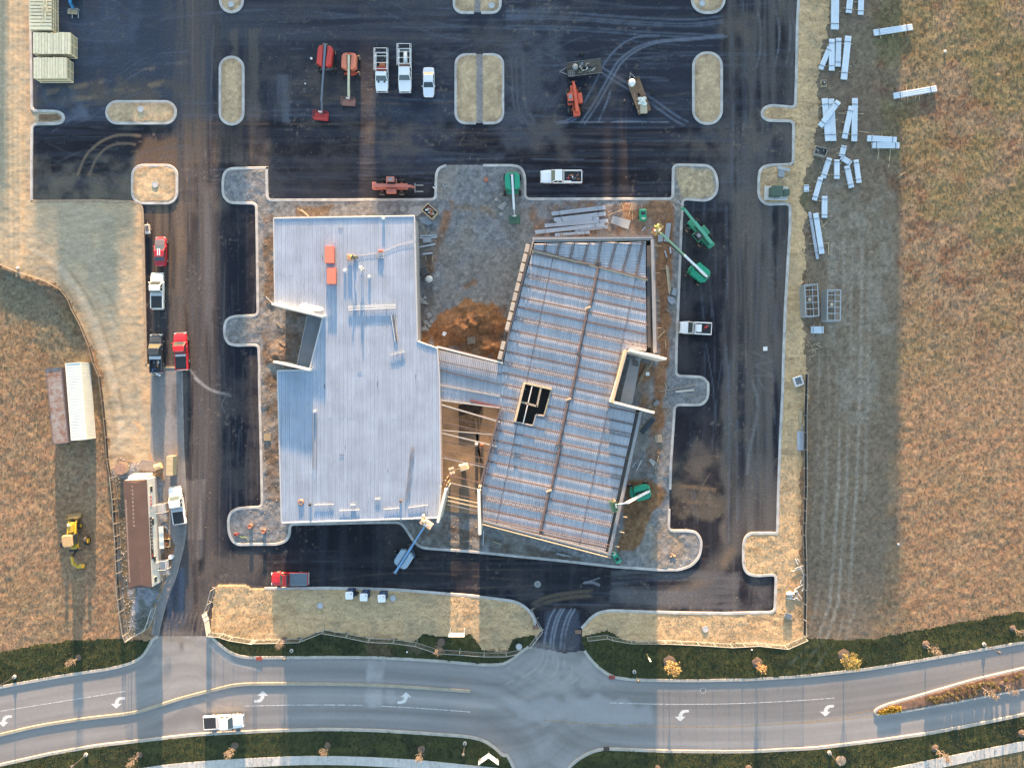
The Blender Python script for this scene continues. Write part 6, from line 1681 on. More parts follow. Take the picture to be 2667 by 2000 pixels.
# pale letter shapes of the banner, too worn to spell
PALE = M('banner_letter', (.5, .5, .5), .6)
for k in range(9):
    xx = 2.0 - .55 * k
    m = MB().box((xx, E_ - .08, 2.75), (.07, .012, .4))
    if k % 3 == 0: m.box((xx - .14, E_ - .08, 2.9), (.22, .012, .07)).box((xx - .14, E_ - .08, 2.6), (.22, .012, .07))
    elif k % 3 == 1: m.box((xx - .16, E_ - .08, 2.75), (.07, .012, .4)).box((xx - .08, E_ - .08, 2.93), (.12, .012, .06))
    else: m.box((xx - .12, E_ - .08, 2.76), (.2, .012, .07)).box((xx - .2, E_ - .08, 2.66), (.06, .012, .2))
    m.build('letter', PALE, bn)
MB().box((-3.6, E_ - .08, 2.75), (.5, .012, .1)).build('banner_stripe', paint('stripe_red', (.5, .06, .06), .6, 0), bn)
MB().box((-3.6, E_ - .08, 2.92), (.5, .012, .1)).build('banner_stripe', paint('stripe_red', (.5, .06, .06), .6, 0), bn)
lg = MB().box((5.0, E_ - .05, 2.5), (1.9, .05, .8)).build('sign_board', M('sign_white', (.6, .58, .55), .6), of)
for k, (a, b) in enumerate(((5.6, .5), (5.0, .42), (4.45, .5))): MB().box((a, E_ - .08, 2.5), (.36, .012, b)).build('sign_mark', paint('sign_red', (.52, .09, .07), .6, 0), lg)
dx_ = 3.4
for xx in (3.5, -5.6):
    dr = MB().box((xx, E_ - .03, 1.7), (.95, .06, 2.05)).build('door', M('door_grey', (.45, .46, .47), .5), of)
    MB().box((xx + .35, E_ - .09, 1.65), (.06, .06, .14)).build('door_handle', CHROME, dr)
    st = MB().box((xx, E_ - .85, .72), (1.5, 1.4, .08)).build('stair_landing', M('landing_grey', (.36, .38, .40), .6), of)
    mb = MB()
    for s in (-.7, .7): mb.box((xx + s, E_ - 1.48, .45), (.08, .08, 1.5)); mb.tube([(xx + s, E_ - .2, 1.65), (xx + s, E_ - 1.48, 1.65)], .03, 5)
    mb.tube([(xx - .7, E_ - 1.48, 1.65), (xx + .7, E_ - 1.48, 1.65)], .03, 5).build('handrail', M('rail_white', (.6, .6, .58), .5), st)
    for k in range(4): MB().box((xx - .9 - .28 * k, E_ - .85, .58 - .16 * k), (.28, 1.3, .05)).build('stair_tread', M('tread_grey', (.3, .31, .32), .6), st)
MB().box((-1.2, E_ - .75, 1.1), (3.6, .75, .05)).build('awning_shelf', M('shelf_pale', (.6, .68, .68), .5), of)
for xx in (.4, -2.8): MB().box((xx, E_ - .95, .6), (.08, .08, 1.0)).build('shelf_leg', STEELG, of)
MB().loft([plan(OL / 2, OL / 2 + .75, OW * .42, .9, .1), plan(OL / 2, OL / 2 + .55, OW * .36, 2.9, .1)]).build('end_porch', OWH, of)
MB().box((OL / 2 + .3, .7, 1.6), (.5, .8, .6)).build('air_unit', WHITE, of)

# cable spools, bin, boards near the office
x, y = P(*tp(0, 2, 1000, 757), .6)
sp = thing('cable_spool', 'weathered round cable spool lying flat near the office trailer', 'spool', (x, y, ground_z(x, y)))
MB().lathe((0, 0, 0), [(1.0, 0), (1.0, .09)], 18).build('flange', LUMG, sp); MB().cyl((0, 0, .09), .45, .6, 12).build('core', LUMG, sp)
MB().lathe((0, 0, .69), [(1.0, 0), (1.0, .09)], 18).build('flange', M('spool_brown', (.30, .19, .14), .8, 0, .2, 2), sp)
x, y = P(*tp(0, 2, 1298, 742), .5)
bx_ = thing('tan_box', 'small tan box with a sloped lid beside the plywood crate', 'box', (x, y, ground_z(x, y)), .3)
MB().box((0, 0, .3), (1.1, .9, .6)).build('body', PLY, bx_); MB().loft([plan(-.58, .58, .48, .6, .05), plan(-.5, .5, .1, .75, .05)]).build('lid', PLY, bx_)
x, y = P(*tp(0, 2, 1220, 735), .15)
s0 = thing('steel_plate', 'grey steel plate lying on dirt beside the tan box', 'plate', (x, y, ground_z(x, y)), -.1)
MB().box((0, 0, .06), (2.6, 1.7, .05)).build('plate', M('plate_grey', (.2, .18, .17), .7), s0); MB().tube([(-1.0, 0, .09), (-1.0, .1, .2), (-1.0, .25, .09)], .03, 5).build('lifting_eye', STEELG, s0)
x, y = P(*tp(0, 2, 1412, 1483), .6)
bn_ = thing('waste_bin', 'round white bin with open top beside the office steps', 'bin', (x, y, ground_z(x, y)))
MB().lathe((0, 0, 0), [(.28, 0), (.36, .75)], 12).build('body', M('bin_grey', (.5, .5, .5), .5), bn_); MB().lathe((0, 0, .72), [(.37, 0), (.40, .03), (.40, .07), (.33, .08)], 12).build('rim', WHITE, bn_); MB().cyl((0, 0, .74), .32, .015, 12).build('liner', M('liner_grey', (.25, .25, .25), .5), bn_)
x, y = P(*tp(0, 2, 1360, 1370), .4)
dv = thing('dirt_crate', 'open wooden frame of brown soil beside the office steps', 'crate', (x, y, ground_z(x, y)))
for s in (-1, 1): MB().box((s * .7, 0, .2), (.06, 1.3, .4)).build('side_board', LUM, dv); MB().box((0, s * .62, .2), (1.34, .06, .4)).build('side_board', LUM, dv)
MB().blob((0, -.1, .15), (.6, .5, .25), 3, 9, 6, .2).build('soil', M('red_soil', (.2, .09, .05), .95), dv)
# timber crate stacks on the north-west lot edge
def crate_stack(label, c, w, d, h, n, vertical, seed, group='timber crates along the lot edge'):
    x, y = P(*c, h)
    t = thing('timber_crate', label, 'timber crate', (x, y, 0), 0, group)
    rg_ = random.Random(seed)
    PALE_ = M('cream_timber', (.86, .70, .47), .85, 0, .1, 2.0, 0, .10)
    for k in range(n):
        if vertical:
            pw = w / n
            MB().bbox((-w / 2 + pw * (k + .5), rg_.uniform(-.05, .05), h - .06 + rg_.uniform(-.03, .02)), (pw - rg_.uniform(.03, .07), d + rg_.uniform(-.08, .08), .12), .015).build('plank', PALE_, t)
        else:
            pw = d / n
            MB().bbox((rg_.uniform(-.04, .04), -d / 2 + pw * (k + .5), h - .06), (w, pw - .14, .12), .015).build('plank', PALE_, t)
            for lv in range(3):
                MB().box((w / 2 + .03, -d / 2 + pw * (k + .5), .35 + lv * .55), (.05, pw - .14, .3)).build('side_slat', PALE_, t)
    for s in (-1, 1):
        for e in (-1, 0, 1):
            MB().box((s * (w / 2 - .06), e * (d / 2 - .08), h / 2 - .06), (.1, .1, h - .14)).build('post', PALE_, t)
        for lv in (.12, h * .5, h - .2):
            MB().box((0, s * (d / 2 - .03), lv), (w, .07, .1)).build('rail', PALE_, t)
            MB().box((s * (w / 2 - .02), 0, lv), (.06, d - .14, .1)).build('rail', PALE_, t)
    MB().box((0, 0, h * .45), (w - .3, d - .3, h * .8)).build('stacked_stock', M('stock_shadow', (.40, .36, .26), .9), t)
    return t
crate_stack('timber crate with wide gaps between slats and loose sticks on top', tp(0, 0, 330, 60), 3.5, 7.2, 2.0, 13, False, 1)
crate_stack('longer planked timber crate between the slatted crate and the shorter crate', tp(0, 0, 425, 357), 6.0, 3.35, 1.9, 13, True, 2)
crate_stack('shorter planked timber crate with an open end frame beside the lot kerb', tp(0, 0, 410, 560), 5.3, 3.3, 1.9, 12, True, 3)
x, y = P(*tp(0, 0, 375, 100), 2.1)
sk = thing('stick_heap', 'loose pale sticks heaped on the slatted timber crate', 'sticks', (x, y, 2.02))
rg = random.Random(4)
for k in range(16):
    a = rg.uniform(1.2, 2.0); cx, cy, L = rg.uniform(-.5, .5), rg.uniform(-1.2, 1.2), rg.uniform(1.2, 2.6)
    MB().beam((cx - math.cos(a) * L / 2, cy - math.sin(a) * L / 2, .04 + .02 * k), (cx + math.cos(a) * L / 2, cy + math.sin(a) * L / 2, .06 + .025 * k), .09, .05).build('stick', M('cream_timber', (.86, .70, .47), .85), sk)

# portable toilets by the entrance
TB = M('toilet_navy', (.03, .06, .14), .5)
pt = None
for k, (u, v, a, lb) in enumerate(((788, 238, 2, 'portable toilet with white roof next to the small dark drum'), (907, 253, -1, 'portable toilet with white roof standing between the other two'), (1055, 262, 3, 'portable toilet with white roof next to the grey manhole cover'))):
    x, y = P(*tp(1, 3, u, v), 2.3)
    loc = (x, y, ground_z(x, y))
    if pt is None:
        pt = thing('portable_toilet', lb, 'portable toilet', loc, R(a), 'portable toilets on the straw bank')
        MB().box((0, 0, 1.1), (1.1, 1.1, 2.0)).build('cabin', TB, pt)
        MB().box((0, 0, .06), (1.2, 1.2, .12)).build('skid', BLK, pt)
        dr = MB().box((0, .57, 1.1), (.7, .04, 1.85)).build('door', M('toilet_door', (.05, .09, .2), .5), pt)
        MB().box((.25, .61, 1.1), (.06, .05, .16)).build('door_latch', WHITE, dr)
        MB().loft([plan(-.61, .61, .61, 2.1, .12), plan(-.61, .61, .61, 2.2, .12), plan(-.45, .45, .45, 2.32, .12)]).build('roof', paint('roof_white', (.74, .76, .78), .5, 0), pt)
        MB().cyl((.38, .3, 2.2), .06, .3, 8).build('vent_pipe', BLK, pt)
    else:
        copy_tree(pt, None, loc, R(a), lb)
x, y = P(*tp(1, 3, 850, 222), .5)
dm = thing('drum', 'small dark drum between two portable toilets', 'drum', (x, y, ground_z(x, y)))
MB().lathe((0, 0, 0), [(.3, 0), (.3, .8), (.26, .84)], 12).build('shell', BLK, dm); MB().cyl((.1, 0, .84), .05, .04, 6).build('bung', M('bung_tan', (.3, .25, .15), .6), dm)

# manhole covers
def manhole(label, c, z, r=.42, par_h=.1, nm='manhole_cover', mat=None):
    x, y = P(*c, z); zz = ground_z(x, y)
    m = thing(nm, label, 'manhole', (x, y, zz))
    MB().lathe((0, 0, -.1), [(r + .1, 0), (r + .1, .1 + par_h), (r, .1 + par_h), (r, .08 + par_h)], 18).build('frame', M('cast_frame', (.36, .37, .38), .7), m)
    MB().cyl((0, 0, par_h - .06), r - .01, .05, 18).build('lid', mat or M('cast_lid', (.42, .44, .46), .6), m)
for lb, c in (('round pale manhole cover in the long straw island', tp(0, 0, 1157, 900)), ('round manhole cover on the squarish straw island by the haul lane', tp(0, 1, 1275, -28)), ('round manhole cover on the island cut by the upper edge', tp(0, 0, 1900, 36)),
              ('round manhole cover on the twin island with paved walk', tp(1, 0, 1960, 48)), ('round manhole cover on the wide rounded island', tp(2, 0, 1607, 30)), ('grey manhole cover alone on the straw bank', tp(1, 3, 548, 322)), ('grey manhole cover beside the third portable toilet', tp(1, 3, 1148, 262)),
              ('pale manhole cover in straw above the wire fence', tp(2, 3, 1635, 517)), ('pale manhole cover on turf beside the entrance fence', tp(2, 3, 100, 660))):
    manhole(lb, c, .2)
manhole('pale round manhole cover in the dark asphalt by the painted triangle', tp(2, 3, 253, 145), 0, .42, .02, mat=M('dusty_lid', (.2, .2, .2), .7))
manhole('dark round manhole cover set in the concrete road', tp(2, 3, 1615, 1020), 0, .38, .012, mat=M('dark_lid', (.14, .14, .14), .6))

# orange pipe risers and pots on the pad
TERR = M('terracotta', (.40, .15, .09), .8, 0, .15, 2)
for lb, c in (('terracotta pipe riser in gravel near the curved kerb', tp(1, 0, 1914, 1480)), ('terracotta pipe riser with dark bore on the rounded kerb corner', tp(0, 2, 2060, 1232)), ('terracotta pot half sunk beside the pipe riser', tp(0, 2, 2170, 1272))):
    x, y = P(*c, .5)
    t = thing('pipe_riser', lb, 'pipe', (x, y, ground_z(x, y)))
    MB().lathe((0, 0, 0), [(.30, 0), (.30, .5), (.36, .52), (.36, .62), (.29, .63), (.25, .60)], 14).build('pipe', TERR, t)
    MB().cyl((0, 0, .55), .27, .02, 12).build('bore', BLK, t)
x, y = P(*tp(0, 2, 1945, 1302), .3)
t = thing('tool_heap', 'red tools and a green hose on the rounded kerb corner', 'tools', (x, y, ground_z(x, y)))
clutter(t, -.5, .5, -.4, .4, .02, 5, 5, [M('red_plastic', (.40, .04, .03), .5), TERR]); MB().tube([(.4, -.2, .05), (.9, -.5, .05), (1.3, -.35, .05), (1.6, -.6, .05)], .04, 5).build('hose', M('hose_green', (.2, .35, .1), .5), t)
# ------------------------------------------------------------------ loose building materials
ZN = M('white_roof_sheet', (.62, .69, .76), .4, .15, .05, 1.0, 0, .05)
ZND = M('grey_stud', (.44, .48, .54), .4, .3, .08, 1.0, 0, .08)
def bundle(label, a, b, w, z=.28, group='white sheet bundles on the field', mat=None, h=.22, skids=True, sk_ext=.5, name='sheet_bundle', nrib=3, base=0.0, cat='metal sheets'):
    """ribbed metal sheets strapped in a bundle; a, b = picture ends of its centre line"""
    A_ = Vector(P(*a, z)); B_ = Vector(P(*b, z)); d = B_ - A_; c = (A_ + B_) / 2; L = d.length
    zg = ground_z(c.x, c.y) + base
    t = thing(name, label, cat, (c.x, c.y, zg), math.atan2(d.y, d.x), group)
    mt = mat or ZN
    rg_ = random.Random(int(a[0] * 7 + a[1]))
    nl = max(2, int(h / .07))
    for k in range(nl):
        mb = MB(); z0 = .14 + k * h / nl; ox, oy = rg_.uniform(-.06, .06), rg_.uniform(-.025, .025)
        mb.box((ox, oy, z0 + .025), (L, w, .05))
        if k == nl - 1:
            for q in range(nrib): mb.box((ox, oy - w / 2 + w * (q + .5) / nrib, z0 + .075), (L, w / nrib * .38, .05), 0, .9)
        mb.build('sheet', mt, t)
    if skids:
        for q in ((-.28, .28) if L < 4.5 else (-.33, 0, .33)):
            MB().box((L * q, rg_.uniform(-.2, .2) * sk_ext, .07), (.1, w + sk_ext + rg_.uniform(0, .4), .1), rg_.uniform(-.08, .08)).build('skid', LUM, t)
    for q in (-.36, .36):
        MB().box((L * q, 0, .14 + h / 2 + .03), (.03, w + .05, h + .1)).build('strap', STEELD, t)
    return t
def tb(r, a, b): return (tp(3, r, *a), tp(3, r, *b))
FB = [
    ('long double bundle of white sheets cut by the upper edge', 0, (655, -60), (652, 246), 1.25, 4), ('short tilted bundle of white sheets joined by a pole to its neighbour', 0, (785, -70), (766, 112), .95, 3), ('upright bundle of white sheets joined by a pole to its neighbour', 0, (872, -70), (866, 124), .9, 3),
    ('white sheet bundle lying alone across the upper field', 0, (973, 276), (1287, 228), 1.0, 4), ('short slanted white bundle leaning beneath an upright one', 0, (612, 392), (536, 574), .8, 2), ('upright white bundle overlapping the short slanted one', 0, (628, 326), (627, 584), .88, 3), ('white bundle with dark gaps between its sheets', 0, (685, 316), (678, 550), .85, 4),
    ('long slightly tilted white bundle of two widths', 0, (764, 300), (728, 655), 1.0, 3), ('white sheet bundle alone on skids far out in the rusty field', 0, (1140, 793), (1487, 733), .95, 3),
    ('left one of two long white bundles beneath the crossing bundle', 0, (568, 815), (597, 1162), .95, 3), ('right one of two long white bundles beneath the crossing bundle', 0, (622, 816), (640, 1162), .9, 3),
    ('tilted white bundle touching the straight one', 0, (788, 882), (732, 1142), .9, 2), ('straight long white bundle touched by the tilted one', 0, (818, 815), (812, 1166), .92, 3),
    ('upper white bundle of the pair lying crosswise on poles', 0, (922, 1142), (1158, 1156), .95, 3), ('lower white bundle of the pair lying crosswise on poles', 0, (962, 1200), (1181, 1200), .9, 3),
    ('very short tilted white bundle below the crate of scrap', 0, (730, 1203), (708, 1290), .85, 2), ('very short white bundle turned askew beneath the tilted one', 0, (706, 1296), (784, 1350), .8, 2), ('slanted white bundle meeting another end to end at its foot', 0, (608, 1304), (556, 1466), .85, 2),
    ('short upright white bundle between two slanted ones', 0, (670, 1315), (669, 1472), .82, 2), ('short white bundle leaning outward beside the one with black straps', 0, (752, 1370), (790, 1546), .85, 2), ('short white bundle bound with black straps', 0, (825, 1318), (851, 1506), .8, 2),
    ('slanted white bundle ending near the tiny square one', 0, (536, 1464), (484, 1650), .8, 2), ('tiny square white bundle beside the transformer kerb', 0, (418, 1526), (419, 1584), .78, 2), ('single upright white bundle below the slanted ones', 1, (568, 70), (567, 248), .9, 2),
    ('white bundle with split sheets beside the dark grey stud bundle', 1, (494, 208), (546, 541), .85, 4),
    ('short striped white bundle below the two steel frames', 1, (458, 1167), (560, 1167), 1.1, 4)]
for lb, r, a, b, w, nr_ in FB:
    bundle(lb, *tb(r, a, b), w, nrib=nr_)
bundle('white sheet bundle laid diagonally across two others', *tb(0, (686, 836), (534, 1040)), .88, .65, skids=False, base=.32)
bundle('narrow dark grey stud bundle beside the split white bundle', *tb(1, (447, 200), (512, 585)), .45, group='stud bundles', mat=ZND, h=.2, name='stud_bundle', nrib=2, cat='steel studs')
# loose poles in the field
def sticks(label, name, cat, items, z=.1, group=None, mat=None, r=.05):
    cx = sum(i[0][0] + i[1][0] for i in items) / (2 * len(items)); cy = sum(i[0][1] + i[1][1] for i in items) / (2 * len(items))
    x, y = P(cx, cy, z); zg = ground_z(x, y)
    t = thing(name, label, cat, (x, y, zg), 0, group)
    for k, it in enumerate(items):
        a, b = it[0], it[1]; w_ = it[2] if len(it) > 2 else .1; m_ = it[3] if len(it) > 3 else (mat or LUM)
        p = P(*a, z); q = P(*b, z)
        za = .05 + .035 * (k % 5)
        MB().beam((p[0] - x, p[1] - y, za), (q[0] - x, q[1] - y, za), w_, .06 if w_ < .3 else .05).build('board', m_, t)
    return t
sticks('two bare poles sticking out under the crosswise white bundles', 'poles', 'poles', [(tp(3, 0, 1018, 1225), tp(3, 0, 1006, 1312)), (tp(3, 0, 1112, 1222), tp(3, 0, 1100, 1328)), (tp(3, 0, 1100, 1350), tp(3, 0, 1090, 1380))])
sticks('two bare poles crossing under the bundle far out in the field', 'poles', 'poles', [(tp(3, 0, 1240, 715), tp(3, 0, 1252, 832)), (tp(3, 0, 1342, 710), tp(3, 0, 1347, 828))])
sticks('long thin poles lying between the crossed white bundles', 'poles', 'poles', [(tp(3, 0, 680, 935), tp(3, 0, 760, 937)), (tp(3, 0, 845, 940), tp(3, 0, 888, 940)), (tp(3, 0, 848, 1085), tp(3, 0, 935, 1096)), (tp(3, 0, 538, 1063), tp(3, 0, 560, 1066))], r=.04)
sticks('short poles beside the upright white bundles near the verge', 'poles', 'poles', [(tp(3, 0, 552, 415), tp(3, 0, 605, 417)), (tp(3, 0, 545, 460), tp(3, 0, 602, 458)), (tp(3, 0, 808, 22), tp(3, 0, 843, 22)), (tp(3, 0, 770, 548), tp(3, 0, 790, 552))])
sticks('crossed yellowish sticks beside the split white bundle', 'stick_heap', 'sticks', [(tp(3, 1, 548, 265), tp(3, 1, 545, 330)), (tp(3, 1, 592, 280), tp(3, 1, 545, 325)), (tp(3, 1, 550, 300), tp(3, 1, 570, 340)), (tp(3, 1, 597, 450), tp(3, 1, 600, 550)), (tp(3, 1, 440, 462), tp(3, 1, 600, 455)), (tp(3, 1, 430, 312), tp(3, 1, 545, 272))])
sticks('heap of splintered sticks below the short striped bundle', 'stick_heap', 'sticks', [(tp(3, 1, a, b), tp(3, 1, c, d)) for a, b, c, d in ((430, 1260, 470, 1310), (470, 1290, 528, 1275), (440, 1340, 510, 1320), (500, 1290, 550, 1312), (435, 1390, 490, 1375), (470, 1320, 500, 1350), (415, 1285, 440, 1300), (480, 1325, 462, 1360), (440, 1420, 450, 1400))])
sticks('single broken branch lying in the rusty field', 'branch', 'branch', [(tp(3, 0, 1192, 1450), tp(3, 0, 1215, 1430)), (tp(3, 0, 1213, 1432), tp(3, 0, 1236, 1420))], r=.05)
# open steel frames
def steel_frame(label, a, w, d, ang, seed):
    x, y = P(*a, 1.9)
    t = thing('steel_cage', label, 'steel frame', (x, y, ground_z(x, y)), ang, 'open steel cages beside the verge')
    GS = M('galv_frame', (.45, .49, .53), .4, .5, .08, 1)
    h = 2.1
    for s in (-1, 1):
        for zz in (.1, h):
            MB().box((s * (w / 2), 0, zz), (.12, d, .12)).build('long_rail', GS, t)
            MB().box((0, s * (d / 2), zz), (w - .14, .12, .12)).build('end_rail', GS, t)
        for e in (-1, 1): MB().box((s * (w / 2), e * (d / 2), h / 2), (.13, .13, h - .02)).build('post', GS, t)
    for k in range(1, 5): MB().box((0, -d / 2 + d * (k + .15) / 5, h), (w - .14, .08, .1)).build('cross_bar', GS, t)
    for k in range(1, 4): MB().box((-w / 2 + w * k / 4, 0, .1), (.06, d - .14, .08)).build('floor_bar', LUMG, t)
    for k in range(1, 4): MB().box((0, -d / 2 + d * k / 4, .16), (w - .2, .06, .05)).build('floor_bar', LUMG, t)
    MB().box((-w / 2 - .02, 0, h * .5), (.03, d - .2, h - .2)).build('side_sheet', M('frame_sheet', (.33, .37, .41), .4, .4), t)
    MB().bbox((w * .18, d * .06, .35), (.5, .45, .4), .03).build('anchor_block', M('anchor_pale', (.5, .47, .42), .7), t)
steel_frame('open steel cage nearer the straw verge of the pair', tp(3, 1, 458, 925), 2.05, 5.0, R(2.5), 1)
steel_frame('open steel cage farther from the straw verge of the pair', tp(3, 1, 640, 965), 2.1, 4.85, R(-.5), 2)
# scrap crate and pallet by the verge
x, y = P(*tp(3, 0, 538, 1248), .8)
t = thing('scrap_bin', 'open grey bin of scrap metal beside the straw verge', 'bin', (x, y, ground_z(x, y)), R(-14))
for s in (-1, 1):
    MB().box((s * .95, 0, .45), (.06, 1.25, .9)).build('end_wall', M('bin_wall', (.25, .25, .24), .6), t); MB().box((0, s * .62, .45), (1.84, .06, .9)).build('side_wall', M('bin_wall', (.25, .25, .24), .6), t)
clutter(t, -.9, .9, -.5, .5, .45, 6, 9, [STEELD, STEELG, LUMG], 'scrap_piece'); MB().box((0, 0, .4), (1.8, 1.15, .1)).build('fill', STEELD, t)
def pallet(label, c, ang, w=1.1, d=1.0, mat=None, n=6, z=.15, grp='pallets on the site'):
    x, y = P(*c, z)
    t = thing('pallet', label, 'pallet', (x, y, ground_z(x, y)), R(ang), grp)
    for k in range(n): MB().box((0, -d / 2 + d * (k + .5) / n, .13), (w, d / n * .6, .03)).build('slat', mat or LUM, t)
    for k in (-1, 0, 1): MB().box((k * (w / 2 - .05), 0, .06), (.08, d, .1)).build('bearer', mat or LUM, t)
    return t
p0 = pallet('small pallet with a dark coil on it in the field edge', tp(3, 0, 562, 690), 5, .95, 1.2)
x, y = P(*tp(3, 0, 566, 684), .3)
t = thing('coil', 'dark coil lying on the small pallet at the field edge', 'coil', (x, y, p0.location.z + .16)); MB().lathe((0, 0, 0), [(.12, .02), (.3, 0), (.36, .1), (.3, .2), (.12, .18)], 12).build('winding', BLK, t, True); MB().cyl((0, 0, .1), .1, .11, 8).build('core', WHITE, t)
pallet('grey pallet lying on the gravel bank edge near the spoil heap', tp(1, 1, 1795, 1255), 5, 1.25, 1.1, LUMG, 6)
pallet('pale pallet standing near the bundle of black pipes', tp(2, 2, 1247, 512), 5, 1.05, 1.25, M('pale_pallet', (.42, .37, .28), .8), 7)
pallet('small weathered pallet wedged beside the left building wall', tp(1, 2, 116, 503), 90, 1.0, 1.15, LUM, 7)
# transformer on its pad
x, y = P(*tp(3, 0, 170, 1592), .2)
t = thing('transformer', 'two dark green transformer boxes on one pale concrete plinth', 'transformer', (x, y, ground_z(x, y) - .02), R(-1.5))
MB().bbox((0, 0, .14), (3.75, 2.2, .28), .03).build('plinth', M('plinth_concrete', (.5, .5, .5), .75), t)
TG = M('transformer_green', (.055, .095, .075), .5)
c1 = MB().bbox((-.35, 0, .98), (1.8, 1.5, 1.4), .05).build('cabinet', TG, t); MB().bbox((-.35, 0, 1.71), (1.9, 1.6, .08), .03).build('cabinet_lid', TG, c1); MB().box((-.35, -.77, .95), (.04, .04, 1.2)).build('door_seam', BLK, c1)
c2 = MB().bbox((1.35, -.1, .75), (.85, .95, .95), .05).build('cabinet', TG, t); MB().bbox((1.35, -.1, 1.25), (.95, 1.05, .06), .02).build('cabinet_lid', TG, c2)
x, y = P(*tp(3, 0, 213, 1430), .3)
t = thing('cable_vault', 'grey cable vault with a slanted lid beside the transformer', 'vault', (x, y, ground_z(x, y)), R(-5))
MB().bbox((0, 0, .2), (1.0, 1.2, .4), .04).build('box', M('vault_grey', (.24, .27, .30), .6), t); MB().box((.25, .75, .42), (2.1, .5, .06), R(-8)).build('lid', M('vault_lid', (.33, .35, .37), .6), t)
x, y = P(*tp(3, 1, 352, 1588), .3)
t = thing('concrete_inlet', 'white hollow concrete inlet box tipped on the straw verge', 'concrete box', (x, y, ground_z(x, y)), R(18))
IN = M('inlet_concrete', (.62, .63, .64), .7)
for s in (-1, 1): MB().box((s * .62, 0, .25), (.2, 1.55, .5)).build('side_wall', IN, t); MB().box((0, s * .68, .25), (1.04, .2, .5)).build('side_wall', IN, t)
MB().box((0, 0, .06), (1.0, 1.1, .05)).build('bottom', STEELG, t)
# white lid on the asphalt by the right lane
x, y = P(*tp(2, 1, 2125, 1322), .1)
t = thing('utility_box', 'small white square box on the dusty right lane', 'box', (x, y, 0)); MB().bbox((0, 0, .12), (.62, .62, .24), .05).build('body', paint('box_white', (.7, .68, .68), .5, 0), t); MB().bbox((0, 0, .25), (.66, .66, .04), .01).build('lid', paint('box_white', (.7, .68, .68), .5, 0), t)
# boards, conduit and frame scraps along the right fence
sticks('stack of yellow boards leaning along the right screen fence', 'board_stack', 'boards', [(tp(3, 2, 362 + 5 * k, 262 + 6 * k), tp(3, 2, 358 + 5 * k, 395 - 3 * k), .12) for k in range(5)])
sticks('bundle of blue grey conduit along the right screen fence', 'conduit_bundle', 'conduit', [(tp(3, 2, 346 + 5 * k, 446 + 3 * (k % 3)), tp(3, 2, 345 + 5 * k, 612 - 4 * (k % 3)), .1, ZND) for k in range(10)] + [(tp(3, 2, 375, 440), tp(3, 2, 383, 395), .08, ZND), (tp(3, 2, 388, 440), tp(3, 2, 378, 400), .08, ZND)])
WHT = M('white_tubing', (.72, .72, .72), .5)
sticks('white tubing dropped in a cross on straw by the right fence', 'tubing', 'tubing', [(tp(3, 2, 330, 1500), tp(3, 2, 350, 1550), .12, WHT), (tp(3, 2, 345, 1500), tp(3, 2, 365, 1525), .1, WHT), (tp(3, 2, 298, 1603), tp(3, 2, 390, 1570), .1, WHT), (tp(3, 2, 322, 1578), tp(3, 2, 392, 1555), .08, WHT), (tp(3, 2, 365, 1560), tp(3, 2, 398, 1640), .1, WHT)])
sticks('heap of bent white tubing with a pale sack below the cross', 'tubing', 'tubing', [(tp(3, 3, a, b), tp(3, 3, c, d), .11, WHT) for a, b, c, d in ((315, 230, 330, 180), (330, 182, 395, 145), (330, 190, 382, 262), (255, 255, 325, 268), (260, 235, 320, 225), (330, 240, 360, 280), (370, 140, 376, 108), (390, 110, 392, 78), (300, 215, 345, 200), (380, 200, 395, 170), (270, 265, 310, 240), (320, 255, 350, 262))])
x, y = P(*tp(3, 3, 280, 222), .2)
t = thing('sack', 'pale sack lying on the heap of white tubing', 'sack', (x, y, ground_z(x, y))); MB().blob((0, 0, .2), (.55, .42, .22), 8, 9, 6, .2).build('cloth', SACK, t, True); MB().tube([(.5, 0, .25), (.65, .05, .3)], .06, 6).build('neck', SACK, t)
x, y = P(*tp(3, 3, 270, 405), .3)
t = thing('grey_stack', 'small grey stack of ribbed sheets in the corner of the screen fence', 'metal sheets', (x, y, ground_z(x, y)), R(-25))
for k in range(3): MB().box((0, 0, .1 + .1 * k), (1.15, .9, .07)).build('sheet', M('dull_sheet', (.25, .28, .30), .5, .3), t)
for k in range(4): MB().box((0, -.33 + .22 * k, .37), (1.15, .08, .05)).build('rib', M('dull_sheet', (.25, .28, .30), .5, .3), t)

